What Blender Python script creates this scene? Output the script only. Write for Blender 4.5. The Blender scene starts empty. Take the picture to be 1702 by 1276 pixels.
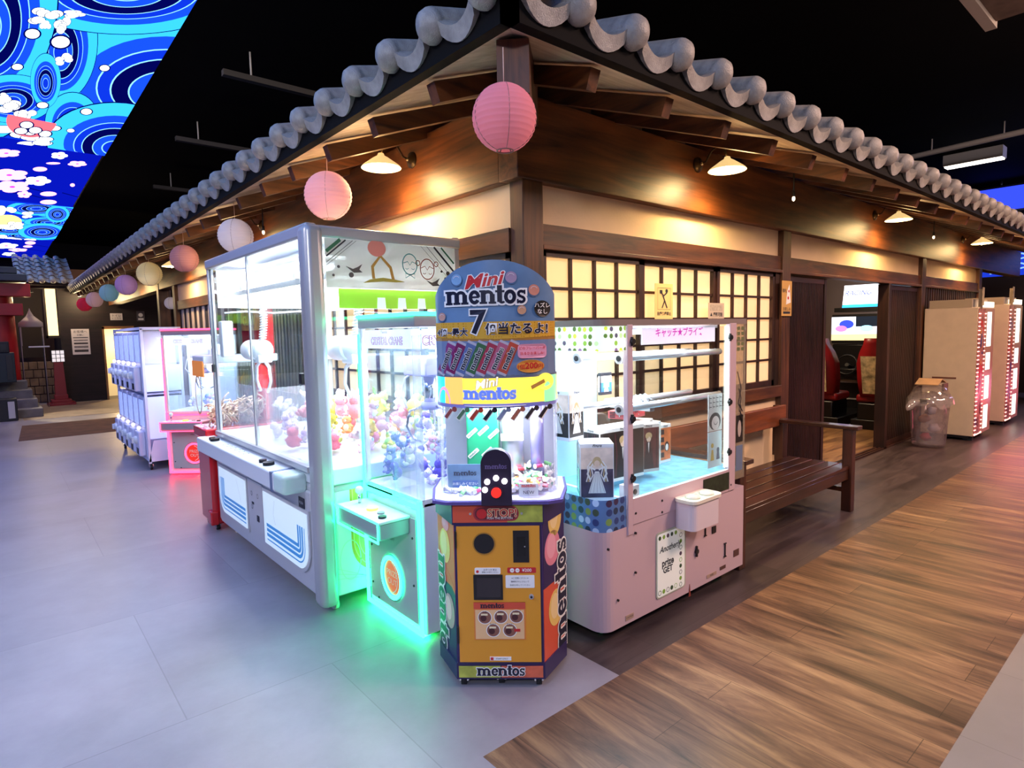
import bpy, bmesh, math, random
from mathutils import Vector, Matrix
random.seed(11)
PI = math.pi
SC = bpy.context.scene
COL = SC.collection

# ------------------------------------------------------------ camera, world, exposure
cam = bpy.data.cameras.new('camera'); cam_o = bpy.data.objects.new('camera', cam); COL.objects.link(cam_o)
cam.sensor_width = 36.0; cam.lens = 1003.6329 / 1702 * 36; cam.clip_start = .05; cam.clip_end = 200
_r = Vector((.759482, -.650205, -.020506)); _u = Vector((.072148, .052862, .995992)); _b = Vector((-.646515, -.757918, .087059))
cam_o.matrix_world = Matrix(((_r.x, _u.x, _b.x, -2.270978), (_r.y, _u.y, _b.y, -2.569532), (_r.z, _u.z, _b.z, 1.5), (0, 0, 0, 1)))
SC.camera = cam_o
SC.view_settings.view_transform = 'Standard'; SC.view_settings.look = 'None'
SC.view_settings.exposure = 0.85; SC.view_settings.gamma = 1; SC.view_settings.use_curve_mapping = False
SC.cycles.transparent_max_bounces = 32; SC.cycles.max_bounces = 8; SC.cycles.diffuse_bounces = 4
SC.cycles.sample_clamp_indirect = 6
w = bpy.data.worlds.new('world'); SC.world = w; w.use_nodes = True
w.node_tree.nodes['Background'].inputs[0].default_value = (.55, .6, 1, 1); w.node_tree.nodes['Background'].inputs[1].default_value = .012

def light(kind, name, loc, energy, color, size=.2, size_y=None, target=None, spot=None, blend=.6, parent=None):
    d = bpy.data.lights.new(name, kind); d.energy = energy; d.color = color
    if kind == 'AREA':
        d.size = size
        if size_y: d.shape = 'RECTANGLE'; d.size_y = size_y
    else: d.shadow_soft_size = size
    if kind == 'SPOT': d.spot_size = spot or 1.6; d.spot_blend = blend
    o = bpy.data.objects.new(name, d); COL.objects.link(o); o.location = loc
    if target is not None:
        o.rotation_euler = (Vector(target) - Vector(loc)).to_track_quat('-Z', 'Y').to_euler()
    return o
WARM = (1, .62, .30)
# area lights added to brighten the hall, high under the ceiling (outside the frame)
light('AREA', 'hall_downlight', (-4.2, .6, 4.2), 225, (1, .95, .98), 1.4, 1.4, (-2.6, 1.6, 0))
light('AREA', 'hall_downlight', (-4.6, -4.2, 4.2), 230, (1, .97, .98), 1.3, 1.3, (-2.6, -1.2, 0))
light('AREA', 'hall_downlight', (-3.4, 5.5, 4.2), 175, (.72, .68, 1), 1.6, 1.6, (-2.4, 5.5, 0))
light('AREA', 'hall_downlight', (2.2, -3.9, 4.2), 100, (1, .66, .54), 1.0, 1.0, (1.6, -1.6, 0))
light('AREA', 'hall_downlight', (6.2, -3.9, 4.2), 125, (1, .62, .46), 1.0, 1.0, (5.6, -1.8, 0))
light('AREA', 'hall_downlight', (-.8, 13.2, 4.2), 28, (1, .75, .5), .8, .8, (-.9, 13, 0))

# ------------------------------------------------------------ materials
def lin(h):
    if isinstance(h, str):
        h = h.lstrip('#'); c = [int(h[i:i + 2], 16) / 255 for i in (0, 2, 4)]
        return tuple((x / 12.92 if x <= .04045 else ((x + .055) / 1.055) ** 2.4) for x in c) + (1,)
    return tuple(h) + ((1,) if len(h) == 3 else ())
_mats = {}
def mat(name, color='#808080', rough=.5, metal=0, emit=0, ecol=None, bump=0, bscale=60, var=0, vscale=8, coat=0, spec=.5):
    if name in _mats: return _mats[name]
    m = bpy.data.materials.new(name); m.use_nodes = True; _mats[name] = m
    nt = m.node_tree; b = nt.nodes['Principled BSDF']
    c = lin(color)
    b.inputs['Base Color'].default_value = c; b.inputs['Roughness'].default_value = rough; b.inputs['Metallic'].default_value = metal
    b.inputs['Specular IOR Level'].default_value = spec
    if coat: b.inputs['Coat Weight'].default_value = coat
    if emit:
        b.inputs['Emission Color'].default_value = lin(ecol) if ecol else c; b.inputs['Emission Strength'].default_value = emit
    if var or bump:
        tc = nt.nodes.new('ShaderNodeTexCoord')
    if var:
        n = nt.nodes.new('ShaderNodeTexNoise'); n.inputs['Scale'].default_value = vscale; n.inputs['Detail'].default_value = 5
        nt.links.new(tc.outputs['Object'], n.inputs['Vector'])
        r = nt.nodes.new('ShaderNodeValToRGB'); nt.links.new(n.outputs['Fac'], r.inputs[0])
        r.color_ramp.elements[0].position = .3; r.color_ramp.elements[1].position = .7
        r.color_ramp.elements[0].color = tuple(x * (1 - var) for x in c[:3]) + (1,)
        r.color_ramp.elements[1].color = tuple(min(1, x * (1 + var)) for x in c[:3]) + (1,)
        nt.links.new(r.outputs[0], b.inputs['Base Color'])
    if bump:
        n2 = nt.nodes.new('ShaderNodeTexNoise'); n2.inputs['Scale'].default_value = bscale; nt.links.new(tc.outputs['Object'], n2.inputs['Vector'])
        bp = nt.nodes.new('ShaderNodeBump'); bp.inputs['Strength'].default_value = bump; bp.inputs['Distance'].default_value = .01
        nt.links.new(n2.outputs['Fac'], bp.inputs['Height']); nt.links.new(bp.outputs[0], b.inputs['Normal'])
    return m
def emis(name, color, s=1.0):
    if name in _mats: return _mats[name]
    m = bpy.data.materials.new(name); m.use_nodes = True; _mats[name] = m; nt = m.node_tree
    nt.nodes.remove(nt.nodes['Principled BSDF']); e = nt.nodes.new('ShaderNodeEmission')
    e.inputs[0].default_value = lin(color); e.inputs[1].default_value = s
    nt.links.new(e.outputs[0], nt.nodes['Material Output'].inputs[0]); return m
def glass(name, tint='#ffffff', refl=.10, rough=.02, opac=0.0, ocol='#ffffff'):
    if name in _mats: return _mats[name]
    m = bpy.data.materials.new(name); m.use_nodes = True; _mats[name] = m; nt = m.node_tree
    nt.nodes.remove(nt.nodes['Principled BSDF'])
    t = nt.nodes.new('ShaderNodeBsdfTransparent'); t.inputs[0].default_value = lin(tint)
    g = nt.nodes.new('ShaderNodeBsdfGlossy'); g.inputs['Roughness'].default_value = rough
    lw = nt.nodes.new('ShaderNodeLayerWeight'); lw.inputs[0].default_value = .25
    ma = nt.nodes.new('ShaderNodeMath'); ma.operation = 'MULTIPLY_ADD'; ma.inputs[1].default_value = .24; ma.inputs[2].default_value = refl * .25
    nt.links.new(lw.outputs['Fresnel'], ma.inputs[0])
    mx = nt.nodes.new('ShaderNodeMixShader'); nt.links.new(ma.outputs[0], mx.inputs[0]); nt.links.new(t.outputs[0], mx.inputs[1]); nt.links.new(g.outputs[0], mx.inputs[2])
    out = mx
    if opac:
        d = nt.nodes.new('ShaderNodeBsdfDiffuse'); d.inputs[0].default_value = lin(ocol)
        m2 = nt.nodes.new('ShaderNodeMixShader'); m2.inputs[0].default_value = opac
        nt.links.new(mx.outputs[0], m2.inputs[1]); nt.links.new(d.outputs[0], m2.inputs[2]); out = m2
    nt.links.new(out.outputs[0], nt.nodes['Material Output'].inputs[0]); return m
def paper(name, color, emit=0.0, ecol=None, transl=.5):
    if name in _mats: return _mats[name]
    m = bpy.data.materials.new(name); m.use_nodes = True; _mats[name] = m; nt = m.node_tree
    nt.nodes.remove(nt.nodes['Principled BSDF'])
    d = nt.nodes.new('ShaderNodeBsdfDiffuse'); d.inputs[0].default_value = lin(color)
    t = nt.nodes.new('ShaderNodeBsdfTranslucent'); t.inputs[0].default_value = lin(color)
    mx = nt.nodes.new('ShaderNodeMixShader'); mx.inputs[0].default_value = transl
    nt.links.new(d.outputs[0], mx.inputs[1]); nt.links.new(t.outputs[0], mx.inputs[2]); out = mx
    if emit:
        e = nt.nodes.new('ShaderNodeEmission'); e.inputs[0].default_value = lin(ecol or color); e.inputs[1].default_value = emit
        a = nt.nodes.new('ShaderNodeAddShader'); nt.links.new(mx.outputs[0], a.inputs[0]); nt.links.new(e.outputs[0], a.inputs[1]); out = a
    nt.links.new(out.outputs[0], nt.nodes['Material Output'].inputs[0]); return m
def wood(name, c1, c2, axis=0, rough=.45, scale=1.0, ring=6, stretch=14, coat=0):
    """grain runs along the given axis of the part"""
    if name in _mats: return _mats[name]
    m = bpy.data.materials.new(name); m.use_nodes = True; _mats[name] = m; nt = m.node_tree; b = nt.nodes['Principled BSDF']
    b.inputs['Roughness'].default_value = rough
    if coat: b.inputs['Coat Weight'].default_value = coat
    tc = nt.nodes.new('ShaderNodeTexCoord'); mp = nt.nodes.new('ShaderNodeMapping')
    s = [stretch * scale] * 3; s[axis] = 1.1 * scale; mp.inputs['Scale'].default_value = s
    nt.links.new(tc.outputs['Object'], mp.inputs[0])
    n = nt.nodes.new('ShaderNodeTexNoise'); n.inputs['Scale'].default_value = 1.3; n.inputs['Detail'].default_value = 8; n.inputs['Roughness'].default_value = .62; n.inputs['Distortion'].default_value = .6
    nt.links.new(mp.outputs[0], n.inputs['Vector'])
    r = nt.nodes.new('ShaderNodeValToRGB'); nt.links.new(n.outputs['Fac'], r.inputs[0])
    e = r.color_ramp.elements; e[0].position = .32; e[0].color = lin(c1); e[1].position = .68; e[1].color = lin(c2)
    # knots and worn patches
    n2 = nt.nodes.new('ShaderNodeTexNoise'); n2.inputs['Scale'].default_value = 2.2 * scale; n2.inputs['Detail'].default_value = 3; nt.links.new(tc.outputs['Object'], n2.inputs['Vector'])
    r2 = nt.nodes.new('ShaderNodeValToRGB'); nt.links.new(n2.outputs['Fac'], r2.inputs[0]); r2.color_ramp.elements[0].position = .35; r2.color_ramp.elements[0].color = (.62, .6, .58, 1); r2.color_ramp.elements[1].position = .65; r2.color_ramp.elements[1].color = (1.15, 1.12, 1.1, 1)
    mu = nt.nodes.new('ShaderNodeMix'); mu.data_type = 'RGBA'; mu.blend_type = 'MULTIPLY'; mu.inputs[0].default_value = 1
    nt.links.new(r.outputs[0], mu.inputs[6]); nt.links.new(r2.outputs[0], mu.inputs[7]); nt.links.new(mu.outputs[2], b.inputs['Base Color'])
    bp = nt.nodes.new('ShaderNodeBump'); bp.inputs['Strength'].default_value = .25; bp.inputs['Distance'].default_value = .004
    nt.links.new(n.outputs['Fac'], bp.inputs['Height']); nt.links.new(bp.outputs[0], b.inputs['Normal'])
    return m
def floor_tile_mat(name, base, var, tile=(1.2, .6), rot=0.0, rough=.33, seam=.75):
    m = bpy.data.materials.new(name); m.use_nodes = True; _mats[name] = m; nt = m.node_tree; b = nt.nodes['Principled BSDF']
    tc = nt.nodes.new('ShaderNodeTexCoord'); mp = nt.nodes.new('ShaderNodeMapping'); mp.inputs['Rotation'].default_value = (0, 0, rot); nt.links.new(tc.outputs['Object'], mp.inputs[0])
    br = nt.nodes.new('ShaderNodeTexBrick'); nt.links.new(mp.outputs[0], br.inputs['Vector'])
    br.inputs['Scale'].default_value = 1; br.inputs['Brick Width'].default_value = tile[0]; br.inputs['Row Height'].default_value = tile[1]; br.inputs['Mortar Size'].default_value = .003
    br.inputs['Mortar Smooth'].default_value = .3
    br.inputs['Color1'].default_value = (1, 1, 1, 1); br.inputs['Color2'].default_value = (.88, .88, .9, 1); br.inputs['Mortar'].default_value = (seam, seam, seam, 1)
    n = nt.nodes.new('ShaderNodeTexNoise'); n.inputs['Scale'].default_value = 1.6; n.inputs['Detail'].default_value = 9; n.inputs['Roughness'].default_value = .65; nt.links.new(mp.outputs[0], n.inputs['Vector'])
    r = nt.nodes.new('ShaderNodeValToRGB'); nt.links.new(n.outputs['Fac'], r.inputs[0]); c = lin(base)
    r.color_ramp.elements[0].position = .3; r.color_ramp.elements[1].position = .7
    r.color_ramp.elements[0].color = tuple(x * (1 - var) for x in c[:3]) + (1,); r.color_ramp.elements[1].color = tuple(x * (1 + var) for x in c[:3]) + (1,)
    mu = nt.nodes.new('ShaderNodeMix'); mu.data_type = 'RGBA'; mu.blend_type = 'MULTIPLY'; mu.inputs[0].default_value = 1
    nt.links.new(r.outputs[0], mu.inputs[6]); nt.links.new(br.outputs['Color'], mu.inputs[7]); nt.links.new(mu.outputs[2], b.inputs['Base Color'])
    ma = nt.nodes.new('ShaderNodeMapRange'); ma.inputs[3].default_value = rough - .07; ma.inputs[4].default_value = rough + .1; nt.links.new(n.outputs['Fac'], ma.inputs[0]); nt.links.new(ma.outputs[0], b.inputs['Roughness'])
    bp = nt.nodes.new('ShaderNodeBump'); bp.inputs['Strength'].default_value = .15; bp.inputs['Distance'].default_value = .003; nt.links.new(br.outputs['Fac'], bp.inputs['Height']); bp.invert = True
    nt.links.new(bp.outputs[0], b.inputs['Normal'])
    return m
def plank_mat(name, cols, rot=0.0, rough=.3, pw=.18, pl=1.3):
    m = bpy.data.materials.new(name); m.use_nodes = True; _mats[name] = m; nt = m.node_tree; b = nt.nodes['Principled BSDF']
    tc = nt.nodes.new('ShaderNodeTexCoord'); mp = nt.nodes.new('ShaderNodeMapping'); mp.inputs['Rotation'].default_value = (0, 0, rot); nt.links.new(tc.outputs['Object'], mp.inputs[0])
    br = nt.nodes.new('ShaderNodeTexBrick'); nt.links.new(mp.outputs[0], br.inputs['Vector']); br.inputs['Scale'].default_value = 1; br.inputs['Brick Width'].default_value = pl; br.inputs['Row Height'].default_value = pw
    br.inputs['Mortar Size'].default_value = .0015; br.inputs['Color1'].default_value = (1.15, 1.12, 1.1, 1); br.inputs['Color2'].default_value = (.72, .72, .72, 1); br.inputs['Mortar'].default_value = (.35, .33, .3, 1)
    st = nt.nodes.new('ShaderNodeMapping'); st.inputs['Scale'].default_value = (.8, 6, 1); nt.links.new(mp.outputs[0], st.inputs[0])
    n = nt.nodes.new('ShaderNodeTexNoise'); n.inputs['Scale'].default_value = 1.5; n.inputs['Detail'].default_value = 9; n.inputs['Roughness'].default_value = .68; n.inputs['Distortion'].default_value = .7; nt.links.new(st.outputs[0], n.inputs['Vector'])
    r = nt.nodes.new('ShaderNodeValToRGB'); nt.links.new(n.outputs['Fac'], r.inputs[0]); e = r.color_ramp.elements
    e[0].position = .33; e[0].color = lin(cols[0]); e[1].position = .7; e[1].color = lin(cols[2]); k = e.new(.5); k.color = lin(cols[1])
    mu = nt.nodes.new('ShaderNodeMix'); mu.data_type = 'RGBA'; mu.blend_type = 'MULTIPLY'; mu.inputs[0].default_value = 1
    nt.links.new(r.outputs[0], mu.inputs[6]); nt.links.new(br.outputs['Color'], mu.inputs[7]); nt.links.new(mu.outputs[2], b.inputs['Base Color'])
    ma = nt.nodes.new('ShaderNodeMapRange'); ma.inputs[3].default_value = rough - .08; ma.inputs[4].default_value = rough + .15; nt.links.new(n.outputs['Fac'], ma.inputs[0]); nt.links.new(ma.outputs[0], b.inputs['Roughness'])
    bp = nt.nodes.new('ShaderNodeBump'); bp.inputs['Strength'].default_value = .2; bp.inputs['Distance'].default_value = .002; nt.links.new(n.outputs['Fac'], bp.inputs['Height']); nt.links.new(bp.outputs[0], b.inputs['Normal'])
    return m
def dots_mat(name, bg, cols, scale=24, emit=0, thr=.36):
    """printed film: a regular grid of coloured round spots"""
    m = bpy.data.materials.new(name); m.use_nodes = True; _mats[name] = m; nt = m.node_tree; b = nt.nodes['Principled BSDF']; b.inputs['Roughness'].default_value = .25
    tc = nt.nodes.new('ShaderNodeTexCoord'); v = nt.nodes.new('ShaderNodeTexVoronoi'); v.inputs['Scale'].default_value = scale; v.inputs['Randomness'].default_value = .12
    nt.links.new(tc.outputs['Object'], v.inputs['Vector'])
    sp = nt.nodes.new('ShaderNodeSeparateColor'); nt.links.new(v.outputs['Color'], sp.inputs[0])
    r = nt.nodes.new('ShaderNodeValToRGB'); r.color_ramp.interpolation = 'CONSTANT'; nt.links.new(sp.outputs[0], r.inputs[0])
    for i, c in enumerate(cols):
        if i < 2: e = r.color_ramp.elements[i]; e.position = i / len(cols)
        else: e = r.color_ramp.elements.new(i / len(cols))
        e.color = lin(c)
    lt = nt.nodes.new('ShaderNodeMath'); lt.operation = 'LESS_THAN'; lt.inputs[1].default_value = thr; nt.links.new(v.outputs['Distance'], lt.inputs[0])
    mx = nt.nodes.new('ShaderNodeMix'); mx.data_type = 'RGBA'; nt.links.new(lt.outputs[0], mx.inputs[0]); mx.inputs[6].default_value = lin(bg); nt.links.new(r.outputs[0], mx.inputs[7])
    nt.links.new(mx.outputs[2], b.inputs['Base Color'])
    if emit: nt.links.new(mx.outputs[2], b.inputs['Emission Color']); b.inputs['Emission Strength'].default_value = emit
    return m

# ------------------------------------------------------------ geometry helpers
class F:
    """a drawing frame: origin, right, up and outward normal"""
    def __init__(s, o, u, v): s.o = Vector(o); s.u = Vector(u).normalized(); s.v = Vector(v).normalized(); s.n = s.u.cross(s.v)
    def p(s, a, b, c=0): return s.o + s.u * a + s.v * b + s.n * c
    def mat(s, a, b, c, sz, sx=1, rot=0):
        cr, sr = math.cos(rot), math.sin(rot); u = s.u * cr + s.v * sr; v = -s.u * sr + s.v * cr
        o = s.p(a, b, c); u = u * sz * sx; v = v * sz; n = s.n * sz
        return Matrix(((u.x, v.x, n.x, o.x), (u.y, v.y, n.y, o.y), (u.z, v.z, n.z, o.z), (0, 0, 0, 1)))
_txt = {}
def text_mesh(s, bold=0.0, align='CENTER', shear=0):
    k = (s, bold, align, shear)
    if k not in _txt:
        c = bpy.data.curves.new('t', 'FONT'); c.body = s; c.size = 1; c.align_x = align; c.align_y = 'CENTER'; c.offset = bold; c.shear = shear; c.resolution_u = 3
        o = bpy.data.objects.new('t', c); COL.objects.link(o); bpy.context.view_layer.update()
        me = bpy.data.meshes.new_from_object(o.evaluated_get(bpy.context.evaluated_depsgraph_get()))
        bpy.data.objects.remove(o); bpy.data.curves.remove(c); _txt[k] = me
    return _txt[k]
class B:
    def __init__(s): s.bm = bmesh.new(); s.slots = []
    def mi(s, m):
        if m not in s.slots: s.slots.append(m)
        return s.slots.index(m)
    def _f(s, fs, m, sm=False):
        i = s.mi(m)
        for f in fs: f.material_index = i; f.smooth = sm
    def box(s, a, b, m, bev=0, seg=2, M=None):
        lo = [min(a[i], b[i]) for i in range(3)]; hi = [max(a[i], b[i]) for i in range(3)]
        vs = [s.bm.verts.new((x, y, z)) for x in (lo[0], hi[0]) for y in (lo[1], hi[1]) for z in (lo[2], hi[2])]
        q = [(0, 1, 3, 2), (4, 6, 7, 5), (0, 4, 5, 1), (2, 3, 7, 6), (0, 2, 6, 4), (1, 5, 7, 3)]
        fs = [s.bm.faces.new([vs[i] for i in f]) for f in q]; s._f(fs, m)
        if bev:
            es = list({e for f in fs for e in f.edges})
            r = bmesh.ops.bevel(s.bm, geom=es, offset=bev, segments=seg, affect='EDGES', profile=.5, clamp_overlap=True)
            s._f([f for f in r['faces']], m, True)
            vs = list({v for f in r['faces'] for v in f.verts} | {v for f in fs if f.is_valid for v in f.verts})
        if M is not None:
            for v in vs: v.co = M @ v.co
        return s
    def grid(s, rows, m, closed=False, sm=True, capa=False, capb=False):
        vv = [[s.bm.verts.new(p) for p in r] for r in rows]; fs = []
        for i in range(len(vv) - 1):
            n = len(vv[i])
            for j in range(n if closed else n - 1):
                k = (j + 1) % n
                try: fs.append(s.bm.faces.new((vv[i][j], vv[i][k], vv[i + 1][k], vv[i + 1][j])))
                except ValueError: pass
        s._f(fs, m, sm); cf = []
        if capa: cf.append(s.bm.faces.new(list(reversed(vv[0]))))
        if capb: cf.append(s.bm.faces.new(vv[-1]))
        s._f(cf, m); return s
    def poly(s, pts, m):
        s._f([s.bm.faces.new([s.bm.verts.new(p) for p in pts])], m); return s
    def prism(s, pts, fr, m, c0=0.0, c1=.002, m2=None):
        """2D outline in a frame, extruded from depth c0 to c1"""
        a = [s.bm.verts.new(fr.p(x, y, c0)) for x, y in pts]; b = [s.bm.verts.new(fr.p(x, y, c1)) for x, y in pts]; n = len(pts)
        s._f([s.bm.faces.new(b)], m); fs = [s.bm.faces.new(list(reversed(a)))]
        for i in range(n): fs.append(s.bm.faces.new((a[i], a[(i + 1) % n], b[(i + 1) % n], b[i])))
        s._f(fs, m2 or m); return s
    def disc(s, fr, a, b, r, m, c=.002, ry=None, n=24, c0=0.0):
        ry = ry or r
        return s.prism([(a + r * math.cos(2 * PI * i / n), b + ry * math.sin(2 * PI * i / n)) for i in range(n)], fr, m, c0, c)
    def rect(s, fr, a0, b0, a1, b1, m, c=.002, c0=0.0): return s.prism([(a0, b0), (a1, b0), (a1, b1), (a0, b1)], fr, m, c0, c)
    def rrect(s, fr, a0, b0, a1, b1, r, m, c=.002, c0=0.0, n=5):
        return s.prism(rr(a0, b0, a1, b1, r, n), fr, m, c0, c)
    def ribbon(s, fr, pts, w, m, c=.002, closed=False):
        """a flat line drawn in a frame"""
        P = [Vector(p) for p in pts]; n = len(P); L = []; Rr = []
        for i in range(n):
            if closed: d = P[(i + 1) % n] - P[i - 1]
            else: d = P[min(i + 1, n - 1)] - P[max(i - 1, 0)]
            if d.length < 1e-9: d = Vector((1, 0))
            d.normalize(); q = Vector((-d.y, d.x)) * (w / 2); L.append(P[i] + q); Rr.append(P[i] - q)
        a = [s.bm.verts.new(fr.p(q.x, q.y, c)) for q in L]; b = [s.bm.verts.new(fr.p(q.x, q.y, c)) for q in Rr]; fs = []
        for i in range(n if closed else n - 1):
            k = (i + 1) % n; fs.append(s.bm.faces.new((b[i], b[k], a[k], a[i])))
        s._f(fs, m); return s
    def ring(s, fr, a, b, r, w, m, c=.002, ry=None, n=28, a0=0, a1=2 * PI):
        ry = ry or r; full = abs(a1 - a0 - 2 * PI) < 1e-6; k = n if full else n + 1
        return s.ribbon(fr, [(a + r * math.cos(a0 + (a1 - a0) * i / n), b + ry * math.sin(a0 + (a1 - a0) * i / n)) for i in range(k)], w, m, c, full)
    def cyl(s, p0, p1, r0, m, r1=None, n=16, caps=True, sm=True):
        p0 = Vector(p0); p1 = Vector(p1); r1 = r0 if r1 is None else r1; d = (p1 - p0).normalized()
        x = d.orthogonal().normalized(); y = d.cross(x)
        rows = [[p + (x * math.cos(2 * PI * i / n) + y * math.sin(2 * PI * i / n)) * r for i in range(n)] for p, r in ((p0, r0), (p1, r1))]
        return s.grid(rows, m, True, sm, caps, caps)
    def lathe(s, prof, o, m, n=24, axis=(0, 0, 1), capa=False, capb=False):
        o = Vector(o); d = Vector(axis).normalized(); x = d.orthogonal().normalized(); y = d.cross(x)
        rows = [[o + d * z + (x * math.cos(2 * PI * i / n) + y * math.sin(2 * PI * i / n)) * max(r, 1e-4) for i in range(n)] for r, z in prof]
        return s.grid(rows, m, True, True, capa, capb)
    def sph(s, c, r, m, u=16, v=10, M=None):
        c = Vector(c); r = Vector(r) if not isinstance(r, (int, float)) else Vector((r, r, r)); rows = []
        for j in range(v + 1):
            t = -PI / 2 + PI * j / v; cz = math.cos(t) if 0 < j < v else 1e-3; row = []
            for i in range(u):
                p = Vector((cz * math.cos(2 * PI * i / u) * r.x, cz * math.sin(2 * PI * i / u) * r.y, math.sin(t) * r.z))
                if M: p = M @ p
                row.append(c + p)
            rows.append(row)
        return s.grid(rows, m, True, True, True, True)
    def tube(s, pts, r, m, n=8, closed=False, caps=True):
        P = [Vector(p) for p in pts]; k = len(P); rows = []; prev = None
        for i in range(k):
            if closed: d = P[(i + 1) % k] - P[i - 1]
            else: d = P[min(i + 1, k - 1)] - P[max(i - 1, 0)]
            d = d.normalized() if d.length > 1e-9 else Vector((0, 0, 1))
            x = d.orthogonal().normalized() if prev is None else (prev - d * prev.dot(d)).normalized()
            prev = x; y = d.cross(x); rr_ = r[i] if isinstance(r, (list, tuple)) else r
            rows.append([P[i] + (x * math.cos(2 * PI * j / n) + y * math.sin(2 * PI * j / n)) * rr_ for j in range(n)])
        if closed: rows.append(rows[0]); return s.grid(rows, m, True)
        return s.grid(rows, m, True, True, caps, caps)
    def text(s, t, fr, a, b, size, m, c=.003, bold=0.0, sx=1.0, rot=0, align='CENTER', shear=0):
        me = text_mesh(t, bold, align, shear).copy(); me.transform(fr.mat(a, b, c, size, sx, rot))
        n = len(s.bm.faces); s.bm.from_mesh(me); s.bm.faces.ensure_lookup_table(); s._f(s.bm.faces[n:], m); bpy.data.meshes.remove(me); return s
    def obj(s, name, parent=None, label=None, cat=None, group=None, kind=None, local=False, M=None):
        bmesh.ops.recalc_face_normals(s.bm, faces=[f for f in s.bm.faces if len(f.verts) > 0]) if getattr(s, 'recalc', False) else None
        if parent is not None and not local: s.bm.transform(PM[parent.name].inverted())
        me = bpy.data.meshes.new(name); s.bm.to_mesh(me); s.bm.free()
        for m in s.slots: me.materials.append(m)
        o = bpy.data.objects.new(name, me); COL.objects.link(o)
        if parent is not None: o.parent = parent; PM[o.name] = PM[parent.name]
        else: PM[o.name] = Matrix.Identity(4)
        if M is not None: o.matrix_local = M
        tag(o, label, cat, group, kind); return o
PM = {}
def rr(a0, b0, a1, b1, r, n=5):
    P = []
    for cx, cy, t0 in ((a1 - r, b0 + r, -PI / 2), (a1 - r, b1 - r, 0), (a0 + r, b1 - r, PI / 2), (a0 + r, b0 + r, PI)):
        for i in range(n + 1): t = t0 + PI / 2 * i / n; P.append((cx + r * math.cos(t), cy + r * math.sin(t)))
    return P
def tag(o, label=None, cat=None, group=None, kind=None):
    if label: o['label'] = label
    if cat: o['category'] = cat
    if group: o['group'] = group
    if kind: o['kind'] = kind
    return o
def thing(name, label, cat, loc=(0, 0, 0), rz=0.0, group=None):
    o = bpy.data.objects.new(name, None); COL.objects.link(o); o.empty_display_size = .1
    o.location = loc; o.rotation_euler = (0, 0, rz); PM[o.name] = Matrix.Translation(Vector(loc)) @ Matrix.Rotation(rz, 4, 'Z')
    return tag(o, label, cat, group)
def dup(o, loc, rz=None, label=None, parent=None):
    def rec(src, par):
        c = src.copy(); COL.objects.link(c); c.parent = par
        PM[c.name] = PM.get(src.name, Matrix.Identity(4))
        for ch in list(src.children): rec(ch, c)
        return c
    r = rec(o, parent); r.location = loc
    if rz is not None: r.rotation_euler = (0, 0, rz)
    if label: r['label'] = label
    return r
def structure(o): o['kind'] = 'structure'; return o

# heavy slab lettering of the sweet brand, drawn from stems, bowls and serifs
def logo(b, fr, a, bb, width, m, mo=None, c=.003, rot=0, out=.09):
    T = .36; sw = []
    def stem(x, y0=0, y1=1, serif_top=True, t=T): 
        L = [('r', x, y0, x + t, y1), ('r', x - .1, y0, x + t + .1, y0 + .15)]
        if serif_top: L.append(('r', x - .12, y1 - .15, x + t * .6, y1))
        return L
    def arch(x0, x1): return [('a', (x0 + x1) / 2, .58, (x1 - x0) / 2, .30, 0, PI, .24)]
    x = .12; g = []
    g += stem(x) + stem(x + .62, serif_top=False, y1=.7) + stem(x + 1.24, serif_top=False, y1=.7) + arch(x + .2, x + .80) + arch(x + .82, x + 1.42); x += 1.24 + T + .14
    g += [('a', x + .42, .5, .30, .39, .12 * PI * 0, 1.82 * PI, .26), ('r', x + .12, .44, x + .76, .58)]; x += .90
    g += stem(x) + stem(x + .66, serif_top=False, y1=.7) + arch(x + .2, x + .84); x += .66 + T + .10
    g += [('r', x + .08, .12, x + .08 + T, 1.34), ('r', x - .06, .82, x + .62, .98), ('a', x + .42, .2, .17, .12, PI, 1.9 * PI, .16)]; x += .60
    g += [('a', x + .42, .5, .31, .39, 0, 2 * PI, .27)]; x += .90
    g += [('a', x + .34, .71, .21, .19, .15 * PI, 1.5 * PI, .2), ('a', x + .34, .29, .21, .19, -.85 * PI + 0, .5 * PI, .2), ('r', x + .52, .68, x + .64, 1.0), ('r', x + .02, 0, x + .14, .32)]; x += .72
    k = width / x; cr, sr = math.cos(rot), math.sin(rot)
    f2 = F(fr.p(a, bb, 0), fr.u * cr + fr.v * sr, -fr.u * sr + fr.v * cr)
    def draw(e, mm, cc):
        for i, q in enumerate(g):
            ci = cc + i * 2e-5
            if q[0] == 'r': b.poly([f2.p((px - x / 2) * k, (py - .5) * k, ci) for px, py in ((q[1] - e, q[2] - e), (q[3] + e, q[2] - e), (q[3] + e, q[4] + e), (q[1] - e, q[4] + e))], mm)
            else:
                _, cx, cy, rx, ry, t0, t1, w = q; b.ring(f2, (cx - x / 2) * k, (cy - .5) * k, rx * k, (w + 2 * e) * k, mm, ci, ry * k, 20, t0, t1)
    if mo: draw(out, mo, c)
    draw(0, m, c + .0015)

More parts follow.
